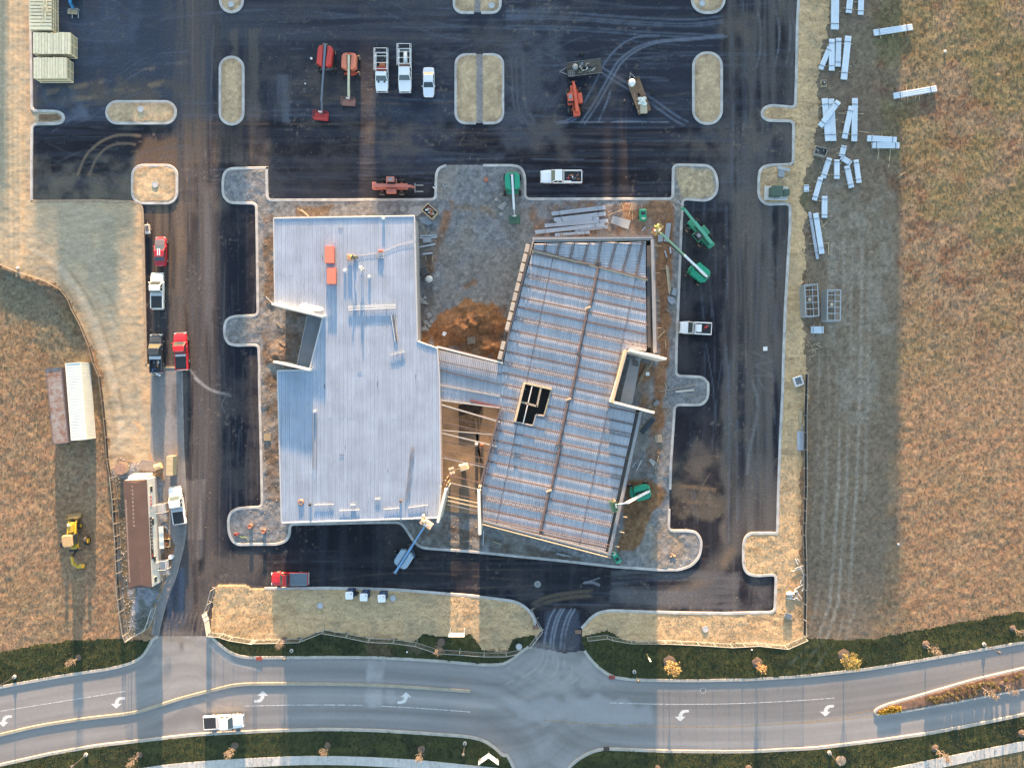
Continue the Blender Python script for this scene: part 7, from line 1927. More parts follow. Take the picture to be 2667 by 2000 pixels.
# steel stud bundles on the north-east pad
for lb, a, b, w in (('long stud bundle nearest the north kerb', (370, 214), (808, 162), .62), ('second stud bundle from the north kerb', (390, 262), (812, 212), .6), ('short stud bundle starting among the others', (410, 278), (755, 252), .5), ('stud bundle jutting farthest toward the grey sheet', (315, 312), (832, 272), .55),
                    ('longest stud bundle jutting toward the courtyard gravel', (236, 366), (806, 304), .62), ('stud bundle nearest the steel frame', (398, 388), (680, 368), .45)):
    bundle(lb + ' on red soil', tp(2, 1, *a), tp(2, 1, *b), w, .35, 'stud bundles', ZND, .32, True, .2, 'stud_bundle', 4, cat='steel studs')
bundle('stud bundle lying behind the longest one near the steel frame', tp(2, 1, 560, 350), tp(2, 1, 828, 320), .5, .3, 'stud bundles', ZND, .2, False, .2, 'stud_bundle', 3, cat='steel studs')
def slab(label, pts, z, mat, h=.08, name='sheet_board', cat='board'):
    q = PL(pts, z); cx = sum(p[0] for p in q) / len(q); cy = sum(p[1] for p in q) / len(q)
    t = thing(name, label, cat, (cx, cy, ground_z(cx, cy)))
    loc = [(a - cx, b - cy) for a, b in q]
    area = sum(a[0] * b[1] - b[0] * a[1] for a, b in zip(loc, loc[1:] + loc[:1]))
    if area < 0: loc.reverse()
    for k in range(2):
        MB().prism([(a * (1 - .015 * k), b * (1 - .015 * k)) for a, b in loc], .06 + h * k, .06 + h * k + h - .01).build('board', mat, t)
    MB().box((0, 0, .03), (.5, .5, .06)).build('bearer', LUMG, t)
    return t
GB = M('grey_board', (.26, .29, .33), .55, .1, .1, .8)
def tps(c, r, pts): return [tp(c, r, *p) for p in pts]
slab('wide grey sheet stack tilted beside the lumber sticks', tps(2, 1, [(872, 228), (1020, 268), (1000, 342), (852, 288)]), .25, GB, .1)
slab('upright grey board beside the basket of the raised green lift', tps(2, 1, [(1312, 288), (1352, 290), (1332, 445), (1292, 442)]), .2, GB)
slab('short grey board overlapped by the raised green lift', tps(2, 1, [(1245, 385), (1282, 390), (1285, 440), (1242, 446)]), .2, GB)
slab('small square grey board leaning by the kerb of the asphalt bay', tps(2, 1, [(1368, 822), (1400, 832), (1388, 888), (1352, 876)]), .2, GB)
slab('broken grey board below the small square one', tps(2, 1, [(1318, 895), (1372, 898), (1390, 940), (1355, 960), (1325, 935)]), .2, GB)
slab('pale concrete offcut near the bundle of black pipes', tps(2, 2, [(1165, 690), (1185, 675), (1228, 705), (1205, 742)]), .2, M('offcut_pale', (.33, .33, .32), .8), name='concrete_offcut', cat='concrete')
slab('dark grey padded block on red soil below the recess', tps(2, 2, [(1200, 230), (1235, 190), (1262, 212), (1225, 252)]), .4, M('block_slate', (.16, .17, .18), .7), .2, 'block', 'block')
slab('small white square board in the shaded recess corner', tps(2, 1, [(1142, 1515), (1172, 1512), (1174, 1542), (1145, 1545)]), .2, WHITE, .05)
slab('white square panel lying on the spoil heap', tps(1, 1, [(1565, 1180), (1595, 1190), (1575, 1220), (1553, 1208)]), .4, WHITE, .05)
slab('long thin grey board beside the lower kerb', tps(2, 2, [(410, 1450), (525, 1475), (522, 1485), (408, 1465)]), .2, GB)
STN_ = M('stone_slab', (.27, .27, .27), .85, 0, .15, 1.2)
slab('large pale stone slab beside the framed waste box', tps(1, 1, [(1265, 200), (1290, 165), (1330, 152), (1395, 150), (1400, 195), (1350, 235), (1275, 225)]), .15, STN_, .06, 'stone_slab', 'stone')
slab('round pale stone slab beside the larger slab', tps(1, 1, [(1205, 165), (1230, 150), (1255, 165), (1255, 185), (1235, 198), (1210, 190)]), .15, STN_, .06, 'stone_slab', 'stone')
slab('bluish stone slab below the framed waste box', tps(1, 1, [(1365, 245), (1430, 230), (1480, 290), (1440, 310), (1385, 290)]), .15, M('blue_slab', (.22, .25, .29), .8), .06, 'stone_slab', 'stone')
for lb, c, n, s_ in (('pile of pale broken stone near the green boom lift', tp(1, 1, 2035, 150), 9, 1.0), ('pile of grey rubble at the foot of the spoil heap', tp(1, 1, 1440, 1120), 14, .95), ('rubble and blocks against the left building wall', tp(1, 1, 1400, 930), 10, .7), ('lumps of orange stone at the rounded kerb corner', tp(2, 2, 1365, 1490), 5, .6)):
    x, y = P(*c, .2)
    t = thing('rubble_pile', lb, 'rubble', (x, y, ground_z(x, y)))
    rg = random.Random(int(c[0]))
    mt = STN_ if 'orange' not in lb else M('orange_stone', (.45, .27, .17), .85)
    for k in range(n):
        q = (rg.gauss(0, s_ * .5), rg.gauss(0, s_ * .7), .1); rr_ = rg.uniform(.15, .5) * s_
        MB().blob(q, (rr_, rr_ * rg.uniform(.6, 1), rr_ * .4), k, 7, 5, .2).build('stone', mt, t)
# waste box, crate, bag beside the left building
x, y = P(*tp(1, 1, 1452, 192), .9)
t = thing('waste_box', 'wooden framed waste box full of scraps at the building corner', 'waste box', (x, y, ground_z(x, y)), R(-42))
for s in (-1, 1): MB().box((0, s * .72, .45), (2.3, .12, .9)).build('side_board', LUM, t); MB().box((s * 1.1, 0, .45), (.12, 1.3, .9)).build('end_board', LUM, t)
MB().box((0, 0, .5), (2.0, 1.25, .1)).build('lining', BLK, t); clutter(t, -.95, .95, -.55, .55, .5, 13, 14, [LUM, PLY, TERR, SACK], 'scrap_piece')
x, y = P(*tp(1, 1, 1405, 678), .5)
t = thing('block_crate', 'grey crate of square cells beside the white bag', 'crate', (x, y, ground_z(x, y)), R(-65))
for k in range(4): MB().box((-.55 + .37 * k, 0, .35), (.06, .95, .6)).build('divider', STEELG, t)
for k in range(4): MB().box((0, -.45 + .3 * k, .35), (1.16, .05, .6)).build('divider', STEELG, t)
MB().box((0, 0, .08), (1.1, .9, .05)).build('bottom', BLK, t)
x, y = P(*tp(1, 1, 1445, 750), .5)
t = thing('bulk_bag', 'white bulk bag beside the crate of square cells', 'bag', (x, y, ground_z(x, y))); MB().blob((0, 0, .42), (.62, .55, .45), 5, 12, 8, .12).build('cloth', SACK, t, True)
for k in range(4): MB().tube([(.4 * math.cos(1.57 * k), .4 * math.sin(1.57 * k), .75), (.25 * math.cos(1.57 * k), .25 * math.sin(1.57 * k), 1.0), (.4 * math.cos(1.57 * k + .5), .4 * math.sin(1.57 * k + .5), .75)], .03, 4).build('loop', WHITE, t)
sticks('steel channels and a pole beside the left building corner', 'steel_offcuts', 'steel', [(tp(1, 1, 1372, 395), tp(1, 1, 1512, 388), .22, ZND), (tp(1, 1, 1370, 412), tp(1, 1, 1512, 405), .22, ZND), (tp(1, 1, 1398, 320), tp(1, 1, 1430, 425), .08, LUM), (tp(1, 1, 1365, 488), tp(1, 1, 1500, 462), .25, ZND), (tp(1, 1, 1395, 430), tp(1, 1, 1465, 425), .9, GB), (tp(1, 1, 1480, 360), tp(1, 1, 1500, 450), .06, LUM)])
sticks('steel offcuts with a small crate beside the left building wall', 'steel_offcuts', 'steel', [(tp(1, 1, 1395, 545), tp(1, 1, 1475, 535), .25, ZND), (tp(1, 1, 1420, 560), tp(1, 1, 1475, 560), .08, STEELD), (tp(1, 1, 1420, 600), tp(1, 1, 1475, 600), .08, STEELD), (tp(1, 1, 1420, 560), tp(1, 1, 1420, 600), .08, LUM), (tp(1, 1, 1475, 555), tp(1, 1, 1475, 603), .08, LUM), (tp(1, 1, 1447, 560), tp(1, 1, 1447, 600), .05, STEELD)])
sticks('V shaped lumber sticks on red soil beside the compressor', 'lumber', 'lumber', [(tp(2, 1, 940, 122), tp(2, 1, 990, 235), .12), (tp(2, 1, 1028, 135), tp(2, 1, 998, 235), .12), (tp(2, 1, 1035, 150), tp(2, 1, 1033, 265), .06), (tp(2, 1, 835, 225), tp(2, 1, 950, 178), .1), (tp(2, 1, 835, 275), tp(2, 1, 920, 385), .14, STEELD), (tp(2, 1, 450, 152), tp(2, 1, 452, 180), .08)])
sticks('long yellow planks beside the east edge of the steel frame', 'lumber', 'lumber', [(tp(2, 1, 1312, 635), tp(2, 1, 1338, 868), .28), (tp(2, 1, 1325, 640), tp(2, 1, 1348, 850), .2, LUMG), (tp(2, 1, 1270, 668), tp(2, 1, 1335, 655), .08), (tp(2, 1, 1298, 518), tp(2, 1, 1315, 572), .2, ZND), (tp(2, 1, 1342, 488), tp(2, 1, 1346, 540), .22, ZND), (tp(2, 1, 1110, 355), tp(2, 1, 1140, 322), .2, ZND), (tp(2, 1, 1300, 995), tp(2, 1, 1345, 1025), .1, LUMG)])
sticks('crossed planks beside the wing wall of the right recess', 'lumber', 'lumber', [(tp(2, 1, 1235, 1245), tp(2, 1, 1300, 1170), .14), (tp(2, 1, 1240, 1160), tp(2, 1, 1240, 1230), .1), (tp(2, 1, 1300, 1245), tp(2, 1, 1308, 1320), .1), (tp(2, 1, 1075, 1620), tp(2, 1, 1200, 1425), .12), (tp(2, 1, 1090, 1575), tp(2, 1, 1165, 1445), .16, LUMG), (tp(2, 1, 1250, 1180), tp(2, 1, 1290, 1160), .08)])
sticks('loose beams lying inside the kerbed stub by the asphalt bay', 'lumber', 'lumber', [(tp(2, 2, 1258, 126), tp(2, 2, 1558, 68), .14, LUMG), (tp(2, 2, 1388, 128), tp(2, 2, 1540, 112), .32, M('pale_beam', (.45, .42, .36), .7)), (tp(2, 2, 1298, 50), tp(2, 2, 1318, 110), .1), (tp(2, 2, 1302, 100), tp(2, 2, 1302, 165), .07), (tp(2, 2, 1490, 150), tp(2, 2, 1535, 156), .06, LUMG)])
bundle('bundle of black pipes tilted on skids below the right recess', tp(2, 2, 1108, 465), tp(2, 2, 1210, 350), .75, .35, 'pipe bundles', M('black_pipe', (.05, .06, .075), .4), .25, True, .7, 'pipe_bundle', 4, cat='pipes')
sticks('thin rods and a pale strip beside the steel frame edge', 'rods', 'rods', [(tp(2, 2, 1065, 780), tp(2, 2, 1110, 688), .09, WHT), (tp(2, 2, 1218, 770), tp(2, 2, 1250, 650), .09), (tp(2, 2, 1030, 745), tp(2, 2, 1060, 705), .12, ZND), (tp(2, 2, 1215, 780), tp(2, 2, 1230, 810), .07), (tp(2, 2, 1150, 270), tp(2, 2, 1195, 248), .09)])
sticks('crossed forms and stakes between the building and the lower kerb', 'lumber', 'lumber', [(tp(1, 2, 1895, 1270), tp(1, 2, 1890, 1385), .12, ZND), (tp(1, 2, 1590, 1355), tp(1, 2, 1690, 1362), .07, LUMG), (tp(1, 2, 1720, 1360), tp(1, 2, 1800, 1352), .07, LUMG), (tp(1, 2, 1690, 1300), tp(1, 2, 1695, 1380), .06, LUMG), (tp(1, 2, 1970, 1355), tp(1, 2, 2040, 1380), .1, LUM), (tp(1, 2, 1545, 1190), tp(1, 2, 1553, 1225), .08, STEELG)])
sticks('loose laths on the bank beside the left entrance recess', 'lumber', 'lumber', [(tp(1, 1, 195, 1110), tp(1, 1, 232, 1152), .09, LUMG), (tp(1, 1, 232, 1152), tp(1, 1, 258, 1120), .09, LUMG), (tp(1, 1, 215, 1265), tp(1, 1, 262, 1298), .1, LUMG), (tp(1, 1, 395, 180), tp(1, 1, 460, 235), .3, LUM), (tp(1, 1, 362, 168), tp(1, 1, 400, 195), .12, LUM), (tp(1, 1, 105, 895), tp(1, 1, 160, 950), .09, WHT), (tp(1, 2, 60, 215), tp(1, 2, 130, 195), .1, LUMG)])
sticks('short laths scattered in gravel beside the curved kerb', 'lumber', 'lumber', [(tp(1, 0, 1515, 1562), tp(1, 0, 1558, 1560), .09), (tp(1, 0, 1518, 1580), tp(1, 0, 1555, 1582), .09), (tp(1, 0, 1560, 1520), tp(1, 0, 1572, 1548), .08, ZND), (tp(1, 0, 1570, 1560), tp(1, 0, 1595, 1588), .09, LUMG), (tp(1, 0, 1572, 1555), tp(1, 0, 1590, 1528), .08, ZND), (tp(1, 0, 1478, 1540), tp(1, 0, 1490, 1552), .16, WHT)])
# light tower on the link slab
x, y = P(*px_of(1, 2, 1730, 748), 1.4)
t = thing('light_tower', 'pale light tower with four round lamps on the tan slab', 'light tower', (x, y, .2), R(195))
MB().loft([plan(-.75, .75, .55, .4, .1), plan(-.75, .75, .55, 1.25, .1), plan(-.6, .5, .45, 1.45, .1)]).build('housing', M('tower_cream', (.62, .57, .44), .5), t)
MB().beam((-1.4, 0, 1.6), (1.9, 0, 1.75), .1, .1).build('mast', LUM, t)
for k, (a, b) in enumerate(((1.7, -.35), (1.7, .35), (2.15, -.35), (2.15, .35))):
    MB().lathe((a, b, 1.7), [(.06, 0), (.22, .05), (.24, .2), (.2, .22)], 10).build('lamp_head', M('lamp_cream', (.66, .6, .5), .4), t)
for s in (-1, 1): wheel(t, 0, s * .6, .3, .18)
for lb, c, mt in (('red barrel standing on the tan slab beside dark mats', q4(802, 438), TERR), ('pale barrel beside the red one on the tan slab', q4(722, 428), SACK)):
    x, y = P(*c, 1.0); t = thing('barrel', lb, 'barrel', (x, y, .2)); MB().lathe((0, 0, 0), [(.24, 0), (.28, .3), (.28, .55), (.24, .85), (.2, .86)], 12).build('shell', mt, t, True); MB().cyl((.08, 0, .86), .05, .03, 6).build('bung', BLK, t)
# ------------------------------------------------------------------ things on the left roof
RT = RZ + .056
def roof_pt(c, r, u, v, z=RT): return (*P(*px_of(c, r, u, v), z), RT)
ORST = M('orange_board', (.58, .17, .12), .7, 0, .08, 1)
for lb, (u0, v0, u1, v1), n in (('orange board stack on the pale roof deck, taller one with worn edges', (590, 480, 664, 617), 9), ('orange board stack on the pale roof deck casting the long blue shadow', (605, 652, 678, 788), 8)):
    x0, y0 = P(*px_of(1, 1, u0, v0), RT + .7); x1, y1 = P(*px_of(1, 1, u1, v1), RT + .7)
    t = thing('board_stack', lb, 'board stack', ((x0 + x1) / 2, (y0 + y1) / 2, RT))
    for k in range(n): MB().box((random.uniform(-.02, .02), random.uniform(-.02, .02), .1 + .085 * k + .04), (abs(x1 - x0), abs(y0 - y1), .078)).build('board', ORST, t)
    for s in (-.8, 0, .8): MB().box((0, s, .05), (abs(x1 - x0), .1, .1)).build('bearer', LUM, t)
def roof_sticks(label, name, cat, items, z=.06):
    cx = sum(i[0][0] + i[1][0] for i in items) / (2 * len(items)); cy = sum(i[0][1] + i[1][1] for i in items) / (2 * len(items))
    x, y = P(cx, cy, RT)
    t = thing(name, label, cat, (x, y, RT))
    for k, (a, b, w_, m_) in enumerate(items):
        p = P(*a, RT); q = P(*b, RT)
        MB().beam((p[0] - x, p[1] - y, z + .05), (q[0] - x, q[1] - y, z + .05), w_, .1).build('bar', m_, t)
        for f in (.2, .8):
            MB().box((p[0] + (q[0] - p[0]) * f - x, p[1] + (q[1] - p[1]) * f - y, z / 2), (.1, .2, z)).build('bearer', LUMG, t)
WPI = M('pale_pipe', (.62, .63, .63), .4, .2)
roof_sticks('three long pale pipes lying crosswise on the roof deck', 'pipe_rack', 'pipes', [(px_of(1, 1, 780, 976), px_of(1, 1, 1174, 960), .16, WPI), (px_of(1, 1, 780, 988), px_of(1, 1, 1174, 972), .14, WPI), (px_of(1, 1, 782, 1004), px_of(1, 1, 1174, 986), .18, WPI)], .12)
roof_sticks('three thin bars lying lengthwise on the roof deck', 'bar_bundle', 'bars', [(px_of(1, 1, 1135, 1045), px_of(1, 1, 1168, 1268), .07, WPI), (px_of(1, 1, 1148, 1043), px_of(1, 1, 1180, 1270), .06, STEELD), (px_of(1, 1, 1162, 1042), px_of(1, 1, 1190, 1268), .07, LUM)])
roof_sticks('two short pale bars slanted on the roof deck', 'bar_bundle', 'bars', [(px_of(1, 1, 1130, 1375), px_of(1, 1, 1246, 1350), .09, WPI), (px_of(1, 1, 1165, 1358), px_of(1, 1, 1244, 1340), .08, WPI)], .08)
roof_sticks('row of thin pale laths along the south roof edge', 'lath_row', 'laths', [(px_of(1, 2, 500, 1056), px_of(1, 2, 662, 1052), .08, WPI), (px_of(1, 2, 708, 1104), px_of(1, 2, 875, 1097), .08, WPI), (px_of(1, 2, 1075, 1092), px_of(1, 2, 1205, 1084), .08, WPI), (px_of(1, 2, 1275, 1080), px_of(1, 2, 1437, 1058), .08, WPI), (px_of(1, 2, 800, 1056), px_of(1, 2, 842, 1056), .2, WPI), (px_of(1, 2, 1000, 1008), px_of(1, 2, 1045, 1006), .22, WPI)], .06)
roof_sticks('bundle of thin long rods slanted on the roof near its east side', 'rod_bundle', 'rods', [(px_of(1, 2, 1300 + 12 * k, 575), px_of(1, 2, 1250 + 12 * k, 1020), .05, STEELG) for k in range(3)], .05)
roof_sticks('pair of thin rods lying lengthwise near the blue shaded roof part', 'rod_bundle', 'rods', [(px_of(1, 2, 500, 300), px_of(1, 2, 490, 760), .05, STEELG), (px_of(1, 2, 525, 300), px_of(1, 2, 515, 770), .05, STEELG)], .05)
x, y, z = roof_pt(1, 1, 468, 990, RT + .3)
t = thing('plastic_heap', 'crumpled white plastic sheeting against the roof wing wall', 'plastic sheeting', (x, y, RT), R(-8))
PLS = M('white_plastic', (.82, .80, .76), .45, 0, .06, 2)
for k, (a, b, s0_, s1_, h) in enumerate(((-.9, .1, .75, .55, .35), (.1, 0, .9, .5, .3), (1.0, .05, .7, .35, .28), (1.6, .15, .35, .2, .2), (-.2, -.2, .8, .35, .25))):
    MB().blob((a, b, h * .7), (s0_, s1_, h), 30 + k, 11, 7, .22).build('fold', PLS, t, False)
x, y, z = roof_pt(1, 1, 795, 575)
t = thing('tool_cart', 'tan tool cart with coiled leads on the roof deck', 'tool cart', (x, y, RT))
MB().bbox((0, 0, .35), (.75, .8, .5), .04).build('box', M('cart_tan', (.40, .24, .14), .6), t); clutter(t, .4, 1.4, -.4, .4, 0, 17, 8, [LUM, BLK, M('cart_yellow', (.6, .45, .1), .5), STEELG])
x, y, z = roof_pt(1, 1, 1050, 560)
t = thing('scrap_rack', 'small rack of pale bars and a red box on the roof deck', 'rack', (x, y, RT))
for k in range(4): MB().box((0, -.3 + .22 * k, .12), (1.0, .08, .12)).build('bar', WPI, t)
MB().bbox((0, .75, .2), (.7, .3, .3), .03).build('box', M('rack_red', (.5, .12, .08), .5), t); MB().box((-.45, 0, .1), (.08, 1.3, .2)).build('end_bar', STEELG, t)
x0, y0 = P(*px_of(1, 1, 860, 556), RT); x1, y1 = P(*px_of(1, 1, 1335, 435), RT); xm, ym = P(*px_of(1, 1, 1045, 520), RT)
t = MB().tube([(0, 0, .03), (xm - x0, ym - y0 - .2, .03), ((xm + x1) / 2 - x0, (ym + y1) / 2 - y0 + .15, .03), (x1 - x0, y1 - y0, .06)], .018, 5).build('power_cable', M('cable_pale', (.5, .42, .38), .6))
t.location = (x0, y0, RT); tag(t, 'pale power cable snaking over the roof deck to its east edge', 'cable')
for lb, c in (('coil of copper hose on the roof deck by the south edge', (1, 2, 392, 1035)), ):
    x, y, z = roof_pt(*c)
    t = thing('hose_coil', lb, 'hose', (x, y, RT))
    for k in range(3): MB().tube([(.45 * math.cos(a * .5) * (1 - .15 * k), .45 * math.sin(a * .5) * (1 - .15 * k), .05 + .06 * k) for a in range(14)], .045, 5).build('loop', M('copper_hose', (.36, .19, .13), .5), t)
for lb, c, mt in (('dark bucket on the roof deck beside a pale lath', (1, 2, 470, 1054), BLK), ('rusty bucket on the roof deck near the south-east corner', (1, 2, 1213, 1025), STEEL), ('white jug on the roof deck near the tool cart', (1, 1, 755, 682), WHITE), ('pale vent stub on the blue shaded roof part', (1, 2, 507, 290), WPI), ('two white cans on the roof deck', (1, 1, 955, 732), WHITE), ('white bag of screws on the north part of the roof', (1, 1, 1072, 255), SACK)):
    x, y, z = roof_pt(*c)
    t = thing('bucket', lb, 'bucket', (x, y, RT)); MB().lathe((0, 0, 0), [(.17, 0), (.21, .38), (.23, .4), (.2, .41)], 10).build('body', mt, t); MB().tube([(-.2, 0, .38), (0, .12, .45), (.2, 0, .38)], .015, 4).build('handle', STEELG, t)

# ------------------------------------------------------------------ workers
def person(label, xyz, ang, shirt, hat, pose='stand', legs=None, group='workers on the site'):
    """one skinned figure; clothes are shells of their own over it"""
    SK = M('skin', (.45, .28, .2), .6)
    t = thing('person', label, 'person', xyz, ang, group)
    if pose == 'stand':
        hip, chest, neck, head = (0, 0, .95), (0.02, 0, 1.32), (.03, 0, 1.5), (.06, 0, 1.66)
        kn = [(.04, .12, .5), (.0, -.12, .5)]; ft = [(0, .13, .06), (-.06, -.13, .06)]
        el = [(.12, .30, 1.12), (.1, -.30, 1.12)]; ha = [(.38, .24, 1.02), (.36, -.2, 1.06)]
    else:
        hip, chest, neck, head = (-.15, 0, .72), (.12, 0, 1.02), (.27, 0, 1.14), (.38, 0, 1.24)
        kn = [(.18, .16, .48), (.2, -.16, .45)]; ft = [(-.05, .16, .06), (-.02, -.16, .06)]
        el = [(.3, .28, .78), (.34, -.26, .8)]; ha = [(.55, .16, .5), (.58, -.12, .52)]
    vs_ = [hip, chest, neck, head]; es = [(0, 1), (1, 2), (2, 3)]; rad = [(.15, .17), (.15, .19), (.06, .06), (.10, .09)]
    def addv(p, r, a):
        vs_.append(p); rad.append(r); es.append((a, len(vs_) - 1)); return len(vs_) - 1
    for i in (0, 1):
        s = 1 if i == 0 else -1
        h_ = addv((hip[0], s * .1, hip[2] - .08), (.10, .10), 0); k_ = addv(kn[i], (.07, .07), h_); f_ = addv(ft[i], (.05, .05), k_); addv((ft[i][0] + .2, ft[i][1], .04), (.045, .045), f_)
        sh = addv((chest[0] + .02, s * .2, chest[2] + .1), (.075, .075), 1); e_ = addv(el[i], (.055, .055), sh); hh = addv(ha[i], (.04, .04), e_)
        for q in range(4): addv((ha[i][0] + .1, ha[i][1] + (q - 1.5) * .022, ha[i][2] - .02 - .008 * abs(q - 1.5)), (.010, .010), hh)
        addv((ha[i][0] + .05, ha[i][1] - s * .05, ha[i][2] - .01), (.011, .011), hh)
    me = bpy.data.meshes.new('body'); me.from_pydata(vs_, es, []); me.materials.append(legs or M('work_trousers', (.06, .07, .10), .8))
    o = link('body', me, t)
    sm_ = o.modifiers.new('skin', 'SKIN'); 
    for i, r_ in enumerate(rad): me.skin_vertices[0].data[i].radius = r_
    me.skin_vertices[0].data[0].use_root = True
    sb = o.modifiers.new('sub', 'SUBSURF'); sb.levels = 1; sb.render_levels = 1
    # vest and shirt shell, head, hat
    c0, c1 = Vector(hip) + Vector((0, 0, .05)), Vector(chest) + Vector((.01, 0, .1))
    rings = []
    for f, a, b in ((0, .16, .19), (.35, .165, .20), (.7, .17, .225), (1.0, .15, .22), (1.12, .08, .12)):
        c = c0.lerp(c1, f); rings.append([(c.x + a * math.cos(2 * math.pi * k / 12), c.y + b * math.sin(2 * math.pi * k / 12), c.z) for k in range(12)])
    MB().loft(rings).build('vest', shirt, t, True)
    for i in (0, 1):
        s = 1 if i == 0 else -1
        MB().tube([(chest[0] + .02, s * .17, chest[2] + .11), el[i], tuple(Vector(el[i]).lerp(Vector(ha[i]), .75))], .085, 8, .06).build('sleeve', shirt, t, True)
    hd = MB().lathe((head[0], head[1], head[2] - .11), [(.04, 0), (.075, .03), (.088, .1), (.085, .16), (.06, .21)], 10).build('head', SK, t, True)
    MB().blob((head[0] + .09, 0, head[2] - .02), (.02, .015, .03), 1, 6, 4, 0).build('nose', SK, hd)
    for s in (-1, 1):
        MB().blob((head[0], s * .088, head[2] - .01), (.02, .012, .03), 1, 6, 4, 0).build('ear', SK, hd)
        MB().blob((head[0] + .078, s * .032, head[2] + .01), (.012, .012, .008), 1, 6, 4, 0).build('eye', BLK, hd)
    MB().box((head[0] + .08, 0, head[2] - .06), (.015, .04, .01)).build('mouth', M('lips', (.35, .14, .12), .6), hd)
    ht = MB().lathe((head[0], head[1], head[2] + .03), [(.125, 0), (.13, .02), (.115, .05), (.085, .11), (.03, .135)], 12).build('hard_hat', hat, t, True)
    MB().box((head[0] + .13, 0, head[2] + .035), (.09, .17, .015)).build('brim', hat, ht)
    return t
HV_ = M('hi_vis_yellow', (.55, .62, .08), .7); HO = M('hi_vis_orange', (.6, .16, .04), .7); HW = paint('hat_white', (.75, .75, .72), .4, 0)
x, y, z = roof_pt(1, 1, 893, 662); person('worker in a pale shirt with red cloth at the feet on the roof deck', (x, y, RT), R(-60), M('pale_shirt', (.68, .66, .56), .8), HW, 'crouch', group=None)
x, y, z = roof_pt(1, 1, 838, 572); person('worker in a dark shirt standing by the tan tool cart on the roof', (x, y, RT), R(180), M('olive_shirt', (.16, .15, .09), .8), paint('hat_yellow', (.7, .55, .1), .4, 0), 'crouch', group=None)
x, y, z = roof_pt(1, 2, 1405, 1140); person('worker kneeling on the roof edge above the blue lift basket', (x, y, RT), R(-90), M('cream_shirt', (.6, .5, .34), .8), paint('hat_yellow', (.7, .55, .1), .4, 0), 'crouch', group=None)
def at_basket(px, z): 
    return (*P(*px, z + 1.0), z + .04)
person('worker in a bright yellow vest in the raised green lift basket', at_basket(px_of(2, 1, 1238, 318), 4.6), R(120), HV_, paint('hat_lime', (.6, .66, .2), .4, 0), 'stand', group=None)
person('worker with an orange vest in the raised green lift basket', at_basket(px_of(2, 1, 1218, 358), 4.6), R(200), HO, HW, 'stand', group=None)
person('worker in a brown shirt in the lift basket over the ribbed deck', at_basket(px_of(2, 2, 885, 1022), 5.7), R(180), M('brown_shirt', (.34, .18, .12), .8), paint('hat_tan', (.5, .33, .2), .4, 0), 'stand', group=None)
person('worker in a pale vest standing in the blue lift basket', at_basket(px_of(1, 2, 1410, 1190), 5.9), R(90), M('cream_vest', (.62, .55, .36), .8), paint('hat_yellow', (.7, .55, .1), .4, 0), 'stand', group=None)

# ------------------------------------------------------------------ fences
MESHM = bpy.data.materials.new('chain_link'); MESHM.use_nodes = True
nt = MESHM.node_tree; b_ = nt.nodes['Principled BSDF']; b_.inputs['Base Color'].default_value = (.35, .36, .36, 1); b_.inputs['Metallic'].default_value = .5
tc = nt.nodes.new('ShaderNodeTexCoord'); mp = nt.nodes.new('ShaderNodeMapping'); mp.inputs['Rotation'].default_value = (0, R(45), 0); nt.links.new(tc.outputs['Object'], mp.inputs['Vector'])
sx = nt.nodes.new('ShaderNodeSeparateXYZ'); nt.links.new(mp.outputs[0], sx.inputs[0]); outs = []
for ax in ('X', 'Z'):
    f = nt.nodes.new('ShaderNodeMath'); f.operation = 'MULTIPLY'; f.inputs[1].default_value = 14; nt.links.new(sx.outputs[ax], f.inputs[0])
    g = nt.nodes.new('ShaderNodeMath'); g.operation = 'FRACT'; nt.links.new(f.outputs[0], g.inputs[0])
    h = nt.nodes.new('ShaderNodeMath'); h.operation = 'LESS_THAN'; h.inputs[1].default_value = .1; nt.links.new(g.outputs[0], h.inputs[0]); outs.append(h)
mxn = nt.nodes.new('ShaderNodeMath'); mxn.operation = 'MAXIMUM'; nt.links.new(outs[0].outputs[0], mxn.inputs[0]); nt.links.new(outs[1].outputs[0], mxn.inputs[1]); nt.links.new(mxn.outputs[0], b_.inputs['Alpha'])
FPIPE = M('fence_pipe', (.50, .50, .48), .4, .4, .08, 1)
